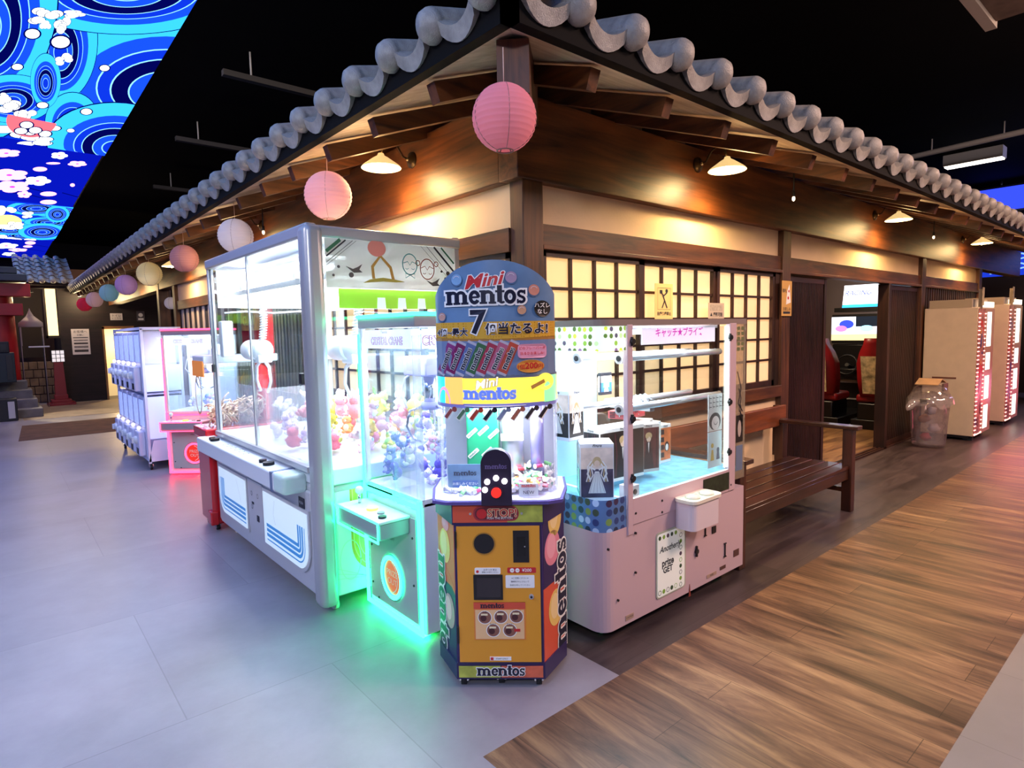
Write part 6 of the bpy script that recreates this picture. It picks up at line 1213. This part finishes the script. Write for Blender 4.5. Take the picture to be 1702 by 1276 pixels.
# coloured round fans showing behind the last window sash
for i, (x, c_) in enumerate(((2.28, '#f6d8c0'), (2.47, '#ffb8b0'), (2.66, '#f2d060'))):
    t = thing('paper_fan', ('cream', 'pink', 'yellow')[i] + ' folding fan shape showing through the paper window', 'fan', (x, .075, 1.62)); b = B(); fr = F((x, .08, 1.62), FX, FZ); b.prism([(0, -.06)] + arc(0, 0, .075, .09, -.2, PI + .2, 14), fr, mat('fan_' + c_[1:], c_, .7), 0, .004); b.obj('fan_leaf', t)
# ------------------------------------------------------------ racing cabinets in the inner room
def racer(x, y, label, seedc):
    t = thing('racing_cabinet', label, 'arcade cabinet', (x, y, 0)); bk = mat('cabinet_black', '#0c0c10', .35); rd = mat('seat_red', '#8a1218', .4); ur = F((x, y, 0), (0, -1, 0), FZ)
    b = B(); b.box((x, y - .34, 0), (x + .7, y + .34, 1.18), bk, .02); b.box((x - .25, y - .2, .62), (x, y + .2, .80), bk, .02); b.obj('cabinet', t)
    b = B(); b.prism([(-.345, 1.19), (.345, 1.19), (.345, 1.66), (-.345, 1.66)], F((x + .02, y, 0), (0, -1, 0), FZ), bk, -.05, .03); b.rect(F((x + .02, y, 0), (0, -1, 0), FZ), -.35, 1.24, .35, 1.62, emis('race_screen_base', '#e8ecff', 1.2), .033)
    f = F((x - .014, y, 0), (0, -1, 0), FZ)
    b.rect(f, -.35, 1.24, .35, 1.34, emis('race_screen_yellow', '#f2dc90', 1.2), .001); b.rect(f, .02, 1.46, .35, 1.62, emis('race_screen_dark', '#20242c', 1), .0012); b.disc(f, -.12, 1.50, .11, emis('race_screen_blue', '#3040c0', 1.4), .0015, .07, 16); b.disc(f, -.2, 1.43, .09, emis('race_screen_pink', '#d87ab0', 1.2), .002, .05, 14); b.disc(f, .18, 1.43, .10, emis('race_screen_cyan', '#9adfff', 1.4), .002, .05, 14); b.obj('race_screen', t)
    b = B(); b.box((x + .05, y - .34, 1.70), (x + .5, y + .34, 1.77), bk); b.rect(F((x + .0, y, 0), (0, -1, 0.0), (.22, 0, 1)), -.345, 1.76, .345, 2.20, emis('race_header_white', '#f8f4ff', 2.0), .01); b.rect(F((x - .002, y, 0), (0, -1, 0), (.22, 0, 1)), -.345, 1.76, .345, 1.87, emis('race_header_blue', '#38a8e8', 1.5), .012); b.text('RACING', F((x - .012, y, 0), (0, -1, 0), (.22, 0, 1)), -.12, 2.06, .11, emis('race_header_ink', '#5a6ab8', 1), .014, .01, shear=.3); b.obj('header_sign', t)
    b = B(); b.tube([(x - .28 + .03 * math.sin(a), y + .15 * math.cos(a), .86 + .15 * math.sin(a)) for a in [2 * PI * i / 20 for i in range(20)]], .014, bk, 8, True); b.cyl((x - .28, y, .86), (x, y, .78), .03, bk); b.obj('steering_wheel', t)
    b = B(); b.box((x - .02, y - .3, .55), (x - .002, y + .3, .6), M_silver); b.box((x - .02, y - .25, .28), (x - .002, y + .25, .3), M_silver); b.obj('cabinet_trim', t)
    b = B(); b.box((x - 1.3, y - .28, .0), (x - .0, y + .28, .14), bk, .01); b.box((x - 1.3, y - .2, .14), (x - .75, y + .2, .38), bk, .02); b.obj('seat_base', t)
    st = B(); st.box((x - 1.25, y - .24, .38), (x - .75, y + .24, .50), rd, .04); sx = x - 1.25
    rows = [[(sx + dx - .18 * (z - .5), y + wy, z) for wy, dx in ((-w, .12), (-w * .8, -.02), (0, -.06), (w * .8, -.02), (w, .12), (w * .8, .06), (0, .04), (-w * .8, .06))] for z, w in ((.48, .22), (.7, .25), (.95, .25), (1.1, .2), (1.22, .13), (1.3, .11))]
    st.grid(rows, rd, True, True, True, True); s_ = st.obj('seat', t, 'red bucket seat'); b = B(); b.grid([[(sx - .07 - .18 * (z - .5), y + wy, z) for wy in (-w, 0, w)] for z, w in ((.52, .12), (1.05, .13))], mat('seat_print', '#c8b48a', .5, var=.6, vscale=14)); b.obj('seat_print', s_)
racer(8.3, 1.27, 'racing game cabinet with red seat seen through the doorway, left one', 0); racer(8.35, .56, 'racing game cabinet with red seat at the right edge of the doorway', 1)
light('POINT', 'room_light', (6.3, 1.4, 2.3), 10, (1, .8, .55), .1)

# ============================================================ LEFT SIDE: snack machine, capsule machines, far hall
sn = thing('snack_machine', 'red snack claw machine with clear case behind the tall white crane machine', 'game machine', (-.8, 2.6, 0)); RD = mat('glossy_red', '#c01820', .25, coat=.5)
b = B(); b.box((-1.08, 2.41, .05), (-.5, 2.76, .72), RD, .02); b.box((-1.10, 2.40, .05), (-1.04, 2.5, .16), RD, .01); b.obj('base', sn); b = B(); b.box((-1.10, 2.40, .72), (-.48, 2.78, .80), RD, .012); b.obj('ledge', sn)
b = B(); b.grid([[(-1.06, 2.43, z), (-.54, 2.43, z), (-.54, 2.74, z), (-1.06, 2.74, z)] for z in (.80, 1.30)], M_glass, True, False); b.obj('clear_case', sn)
b = B(); b.box((-1.08, 2.42, 1.30), (-.52, 2.76, 1.36), M_white, .01); b.box((-.60, 2.6, .80), (-.52, 2.76, 1.92), RD, .01); b.box((-.62, 2.42, 1.36), (-.54, 3.0, 1.95), RD, .01); b.obj('red_back_column', sn)
b = B(); f = F((-.625, 3.04, 0), (0, -1, 0), FZ); b.rect(f, .08, 1.55, .60, 1.92, mat('flame_poster', '#e0862c', .5, var=.5, vscale=10), .004); b.text('SNACK', f, .29, 1.74, .13, mat('poster_gold', '#ffd860', .5), .006, .03); b.text('CLAW', f, .29, 1.63, .11, mat('poster_gold'), .006, .03); b.obj('poster', sn)
b = B(); b.box((-1.085, 2.43, 1.20), (-1.075, 2.75, 1.32), mat('orange_header', '#e8883a', .5, emit=.2)); b.ring(F((-1.065, 2.62, 0), (0, -1, 0), FZ), -.05, 1.05, .09, .02, mat('tan_ring', '#c89a78', .5), .004, .15); b.obj('front_print', sn)
for x, y in ((-1.04, 2.46), (-.56, 2.46), (-1.04, 2.70), (-.56, 2.70)): b = B(); caster(b, x, y, 0, .022); b.obj('caster', sn)
b = B(); rnd = random.Random(8); SM = mat('snack_curl', '#d8b49a', .6, var=.4, vscale=30)
for k in range(330):
    x, y = rnd.uniform(-1.01, -.64), rnd.uniform(2.47, 2.69); z = .81 + rnd.random() * (.26 + .12 * math.sin(y * 9)); a = rnd.uniform(0, 6.3); dz = rnd.uniform(-.04, .04)
    b.tube([(x - .03 * math.cos(a), y - .03 * math.sin(a), z - dz), (x, y, z + .012), (x + .03 * math.cos(a), y + .03 * math.sin(a), z + dz)], .006, SM, 5)
b.obj('snack_heap', label='heap of pale curly snacks inside the red snack machine', cat='snacks', kind='stuff')
light('AREA', 'case_light', (-.8, 2.6, 1.27), 6, (1, .92, .85), .4, .4, (-.85, 2.78, 0))

rk = thing('capsule_rack', 'white wheeled rack holding two tiers of capsule toy machines', 'rack', (-.85, 6.2, 0)); LW = mat('lilac_white_plastic', '#d4d2ea', .3)
b = B(); b.box((-1.03, 5.28, .10), (-.62, 7.22, .14), LW, .01); b.prism([(-.0, .10), (.40, .10), (.34, .34), (.06, .34)], F((-1.03, 5.28, 0), FX, FZ), LW, 0, .01); b.box((-1.0, 5.30, .86), (-.64, 7.2, .88), LW); b.obj('shelf', rk)
for x, y in ((-1.03, 5.27), (-.65, 5.27), (-1.03, 7.2), (-.65, 7.2)): b = B(); b.box((x, y, .08), (x + .03, y + .03, 1.62), LW, .004); b.obj('rack_post', rk)
b = B(); b.box((-1.0, 5.272, .9), (-.64, 5.278, 1.2), mat('rack_panel', '#bcc4ee', .4, emit=.35)); b.box((-1.0, 5.272, 1.22), (-.64, 5.278, 1.6), M_acr); b.box((-1.0, 5.272, .36), (-.64, 5.278, .84), mat('rack_panel')); b.box((-1.03, 5.27, 1.60), (-.62, 7.23, 1.63), LW); b.obj('side_panel', rk)
for x, y in ((-1.0, 5.33), (-.68, 5.33), (-1.0, 7.15), (-.68, 7.15)): b = B(); caster(b, x, y, 0, .035); b.obj('caster', rk)
ordn = ('nearest', 'second', 'third', 'fourth', 'farthest'); proto = None
for tier in (0, 1):
    for k in range(5):
        loc = (-1.03, 5.33 + k * .375, .14 if tier == 0 else .885); lab = '%s capsule toy machine on the %s tier of the white rack' % (ordn[k], ('lower', 'upper')[tier])
        if proto is None:
            t = thing('capsule_machine', lab, 'capsule machine', loc, 0, 'capsule toy machines on the white rack')
            b = B(); b.box((0, 0, .0), (.36, .35, .70), LW, .012); b.obj('body', t, local=True)
            b = B(); b.box((-.006, .03, .34), (.0, .32, .67), glass('capsule_window', '#e8ecff', .3, .05, .2, '#dfe6ff')); b.box((-.002, .035, .35), (-.001, .315, .66), mat('capsule_card', '#b8c8f4', .4, emit=.5, var=.4, vscale=12)); b.obj('window', t, local=True)
            b = B(); b.box((-.07, .05, .02), (0, .30, .30), LW, .014); b.box((-.073, .08, .04), (-.07, .2, .11), M_dark); b.obj('front_box', t, local=True)
            b = B(); b.lathe([(.045, 0), (.045, .02), (.03, .03), (.001, .034)], (-.07, .175, .20), M_white, 18, (-1, 0, 0)); b.box((-.12, .165, .165), (-.09, .185, .235), M_white, .004); b.obj('turn_knob', t, local=True)
            b = B(); b.sph((-.03, .25, .325), .022, emis('capsule_lamp', '#fff2f8', 1.1), 12, 8); b.obj('top_lamp', t, local=True); proto = t
        else: dup(proto, loc, label=lab)
light('AREA', 'rack_light', (-1.5, 6.1, 2.2), 10, (.6, .62, 1), .3, 1.6, (-1.2, 6.1, .7))  # bluish light without a fixture, added to tint the rack

# far timber house across the end of the aisle
fh = thing('far_house', 'dark boarded house with grey tiled roof closing the far end of the aisle', 'building', (0, 15.5, 0)); DK = wood('dark_boarding', '#120a0e', '#26161c', 0, .7)
def fp(nm, a, c, m, bev=0, lab=None): b = B(); b.box(a, c, m, bev); return b.obj(nm, fh, lab)
fp('boarded_wall', (-1.05, 15.5, 0), (-.17, 15.6, 2.8), DK); fp('boarded_wall', (.45, 15.5, 0), (3.2, 15.6, 2.9), DK); fp('boarded_wall', (-.17, 15.5, 1.78), (.45, 15.6, 2.8), DK); fp('wall_behind', (-4.0, 17.6, 0), (3, 17.7, 3.4), mat('far_room_wall', '#6a4a34', .7))
fp('doorway_frame', (-.21, 15.46, 0), (-.17, 15.5, 1.82), wood('pale_frame', '#8a5c34', '#c89a5c', 2, .5)); fp('doorway_frame', (-.21, 15.46, 1.76), (.47, 15.5, 1.83), wood('pale_frame_x', '#8a5c34', '#c89a5c', 0, .5))
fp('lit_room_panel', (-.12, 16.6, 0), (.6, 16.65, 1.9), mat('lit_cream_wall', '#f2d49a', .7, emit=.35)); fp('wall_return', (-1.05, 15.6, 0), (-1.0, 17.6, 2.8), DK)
fp('tall_window', (-1.28, 15.52, 1.62), (-1.08, 15.56, 2.78), emis('warm_window_glow', '#ffd890', 1.6), 0, 'tall lit window slit'); fp('window_frame', (-1.32, 15.48, 1.56), (-1.05, 15.52, 1.62), DK); fp('window_frame', (-1.32, 15.48, 1.56), (-1.28, 15.54, 2.82), DK)
fp('dark_bay', (-4.0, 16.2, 1.1), (-1.32, 16.3, 2.9), mat('bay_dark', '#1c1010', .8)); fp('eave_beam', (-4.0, 15.0, 2.70), (-.92, 15.15, 2.84), DK)
b = B(); SW = mat('tan_stone_wall', '#6c5848', .8, var=.25, vscale=7, bump=.3)
for j in range(5):
    for i in range(9): b.box((-2.7 + i * .17 + (j % 2) * .08, 15.9, .02 + j * .2), (-2.54 + i * .17 + (j % 2) * .08, 16.05, .2 + j * .2), SW, .01)
b.obj('block_wall', fh)
# its tiled roof: tile rows as parts
pr0 = None
for k in range(5):
    x = -1.75 + k * .2
    if pr0 is None:
        b = B()
        for c in range(6): s0 = c * .3; b.grid([[(0 + .06 * math.cos(t), s0, .05 * math.sin(t) + .025) for t in [PI * i / 6 for i in range(7)]], [(0 + .06 * math.cos(t), s0 + .32, .05 * math.sin(t)) for t in [PI * i / 6 for i in range(7)]]], M_tileroof); b.grid([[(.06 + .14 * i / 4, s0, .02 - .03 * math.sin(PI * i / 4)) for i in range(5)], [(.06 + .14 * i / 4, s0 + .32, -.03 * math.sin(PI * i / 4)) for i in range(5)]], M_tileroof)
        b.lathe([(.001, -.03), (.045, -.025), (.058, 0)], (0, 0, .03), M_tileroof, 14, (0, 1, 0)); pr0 = b.obj('roof_tile', fh, local=True); t_ = pr0
    else: t_ = pr0.copy(); COL.objects.link(t_); t_.parent = fh
    t_.location = (x, -.75, 2.82); t_.rotation_euler = (.42, 0, 0)
fp('roof_deck', (-1.85, 14.85, 2.76), (-.86, 14.9, 2.82), DK)
for i, x in enumerate((-1.65, -.62)):
    t = thing('wall_lamp', ('small lit lamp under the far tiled roof beside the red pillar', 'small lit lamp under the far tiled roof near the building corner')[i], 'lamp', (x, 15.2, 2.64)); b = B(); b.lathe([(.02, .06), (.06, .03), (.15, -.03)], (0, -.05, 0), M_dark, 18); b.cyl((0, -.05, .06), (0, -.05, .13), .01, M_dark, n=8); b.obj('shade', t, local=True); b = B(); b.sph((0, -.05, -.02), .06, emis('far_bulb_glow', '#ffd890', 8), 12, 8); b.obj('bulb', t, local=True)
    light('POINT', 'lamp_glow', (x, 15.1, 2.48), 18, (1, .75, .4), .06)
light('POINT', 'room_light', (.2, 16.1, 1.4), 30, (1, .72, .35), .1); light('SPOT', 'window_throw', (-1.5, 14.6, 2.6), 140, (1, .8, .5), .05, None, (-1.0, 12.4, 0), .5, .1)
def dlines(rows, w): 
    def f(b, fr):
        for k, (z, h) in enumerate(rows): b.rect(fr, .04, z, w - .04, z + h, mat('print_grey_%d' % (k % 2), ('#3a3438', '#7a7478')[k % 2], .6, var=.4, vscale=50), .003)
    return f
notice('white paper rules poster on the dark boarded wall', F((-.84, 15.49, 1.15), FX, FZ), .36, .62, '#d8d0d0', lambda b, f: (b.text('お客様へ', f, .18, .55, .07, M_ink, .003), b.text('お願い', f, .18, .47, .05, M_ink, .003), b.rect(f, .03, .40, .33, .42, M_ink, .003), dlines(((.06, .06), (.16, .05), (.25, .04), (.33, .03)), .36)(b, f)), 'poster', 'poster')
notice('small white sign above the lit doorway on the boarded wall', F((-.02, 15.49, 1.98), FX, FZ), .26, .17, '#d0c8cc', lambda b, f: (b.text('トイレ', f, .13, .11, .07, M_ink, .003), b.text('↓ こちら', f, .13, .045, .05, M_ink, .003)), 'sign', 'sign')
notice('small dark patterned poster beside the porch post', F((.55, 15.49, 1.95), FX, FZ), .18, .26, '#4a4650', lambda b, f: (b.disc(f, .09, .16, .05, M_white, .003, n=14), b.rect(f, .03, .03, .15, .08, M_white, .003)), 'poster', 'poster')
# red lantern post
lp = thing('lantern_post', 'red square lantern post with a small white gridded lamp box', 'lantern post', (-1.17, 15.0, 0)); RP = mat('red_lacquer', '#8c1c28', .4)
b = B(); b.box((-.26, -.26, 0), (.26, .26, .06), RP, .01); b.box((-.19, -.19, .06), (.19, .19, .13), RP, .01); b.box((-.13, -.13, .13), (.13, .13, .24), RP, .01); b.obj('stepped_base', lp, local=True)
b = B(); b.grid([[(-w, -w, z), (w, -w, z), (w, w, z), (-w, w, z)] for z, w in ((.24, .11), (1.0, .085))], RP, True, False, True, True); b.obj('pillar', lp, local=True)
b = B(); b.box((-.12, -.12, 1.0), (.12, .12, 1.28), mat('lamp_box_paper', '#e8e0e0', .5, emit=.5), .004); lb_ = b.obj('lamp_box', lp, local=True); b = B()
for k in range(4): b.box((-.125, -.126, 1.0 + k * .09), (.125, .126, 1.012 + k * .09), M_dark); b.box((-.125 + k * .08, -.127, 1.0), (-.113 + k * .08, .127, 1.28), M_dark)
b.obj('lamp_lattice', lb_, local=True)
cn = thing('canopy_stall', 'small white pointed canopy with hanging cloth strips by the red pillar', 'canopy', (-1.62, 14.78, 0)); cn.scale = (.7, .7, .93); CW = mat('white_canopy_cloth', '#8c8286', .8)
b = B(); b.grid([[(-.30 * s, -.3 * s, z), (.30 * s, -.3 * s, z), (.30 * s, .3 * s, z), (-.30 * s, .3 * s, z)] for s, z in ((1, 1.95), (1, 2.05), (.7, 2.12), (.3, 2.22), (.08, 2.34), (.02, 2.4))], CW, True, True); b.obj('canopy', cn, local=True)
for x, y in ((-.28, -.28), (.28, -.28), (-.28, .28), (.28, .28)): b = B(); b.cyl((x, y, 0), (x, y, 1.96), .014, M_dark if y > 0 else CW, n=8); b.obj('pole', cn, local=True)
b = B(); b.box((-.29, -.30, 1.5), (-.25, -.28, 1.96), CW); b.box((-.1, -.32, 1.46), (.42, .1, 1.49), M_white); b.obj('hanging_cloth', cn, local=True)
# red gate pillar and its beam
gt = thing('red_gate', 'red lacquered gate pillar and beam under a dark tiled cap at the left edge', 'gate', (-2.18, 14.42, 0)); RG = mat('gate_red', '#a01820', .45, var=.15, vscale=4)
b = B(); b.grid([[(-2.16 + r * math.cos(2 * PI * i / 22), 14.42 + r * math.sin(2 * PI * i / 22), z) for i in range(22)] for z, r in ((0, .34), (.3, .30), (2.5, .26))], RG, True, True); b.obj('pillar', gt); b = B(); b.box((-4.5, 14.05, 2.05), (-1.75, 14.35, 2.30), RG, .01); b.box((-4.5, 14.0, 2.45), (-1.6, 14.4, 2.72), RG, .01); b.obj('beam', gt)
b = B(); b.box((-4.5, 13.8, 2.76), (-1.65, 14.6, 2.90), mat('gate_cap', '#2c3844', .5), .01); b.box((-4.5, 13.9, 2.92), (-1.8, 14.5, 3.05), mat('gate_cap'), .01); b.obj('tiled_cap', gt)
# stone steps and dark cases at the left edge
GS = mat('grey_stone', '#6e6c70', .8, var=.2, vscale=7, bump=.2)
b = B()
for k in range(4): b.box((-3.4, 12.6 + k * .32, 0), (-1.62 - .06 * k, 14.0, .17 * (k + 1)), GS, .015)
b.obj('stone_steps', label='grey stone steps rising at the left edge of the hall', cat='steps')
for i, (a, c, lab) in enumerate((((-3.2, 12.2, .0), (-2.02, 12.58, .42), 'low black case standing in front of the stone steps'), ((-3.0, 13.0, .69), (-1.98, 13.5, 1.28), 'large dark teal case on the stone steps'), ((-3.0, 13.0, 1.281), (-2.05, 13.4, 1.5), 'black box on top of the dark teal case'))):
    t = thing('equipment_case', lab, 'case', ((a[0] + c[0]) / 2, (a[1] + c[1]) / 2, a[2])); b = B(); b.box(a, c, mat('case_%d' % i, ('#16161c', '#14242a', '#0e0e12')[i], .5), .012); b.obj('case_body', t); b = B(); b.box((c[0] - .14, a[1] - .012, a[2] + .05), (c[0] - .04, a[1], c[2] - .05), M_silverw if i == 0 else M_dark, .003); b.obj('front_panel', t)
# blue waves banner and stall beyond the right end of the building
bn2 = thing('wave_banner', 'glowing blue wave banner beyond the right end of the building', 'banner', (14, .4, 0)); b = B(); b.box((14.0, -1.6, 2.45), (14.1, 1.1, 2.95), emis('banner_blue', '#1c38c8', .7)); b.obj('panel', bn2)
b = B(); f = F((13.99, 1.1, 0), (0, -1, 0), FZ)
for j in range(4):
    for k in range(6): b.ribbon(f, arc(.22 + k * .4 + (j % 2) * .2, 2.50 + j * .1, .2, .10, .0, PI, 10), .03, emis('banner_wave', '#7aa8ff', 1.0), .003)
b.obj('wave_pattern', bn2); b = B(); b.box((14.0, -1.6, 0), (14.3, 1.1, 2.44), mat('stall_dark_wood', '#2a1610', .6)); b.obj('stall_front', bn2)
t = thing('lit_counter', 'pale yellow lit counter at the far right edge', 'counter', (12.6, -1.0, 0)); b = B(); b.box((12.4, -1.4, 1.05), (12.9, -.35, 1.95), mat('lit_yellow_front', '#f2dc9a', .5, emit=.8), .01); b.obj('lit_box', t); b = B(); b.box((12.3, -1.5, 0), (13.0, -.3, 1.05), mat('counter_timber', '#7a4a34', .5), .01); b.obj('counter_base', t)
t = thing('blue_screen', 'small blue glowing screen under the ceiling at far right', 'screen', (15.4, .8, 4.2)); b = B(); b.box((15.0, .3, 3.9), (15.3, 1.35, 4.5), M_dark, .01); b.cyl((15.15, .8, 4.5), (15.15, .8, 4.62), .03, M_dark); b.obj('housing', t); b = B(); b.box((14.98, .35, 3.95), (15.0, 1.3, 4.45), emis('small_screen_blue', '#2a3ce8', 1.2)); b.obj('picture', t)
light('AREA', 'hall_downlight', (13.5, -3, 4.3), 60, (.5, .5, 1), 1, 1, (13, 0, 1))  # bluish area light added over the far right end
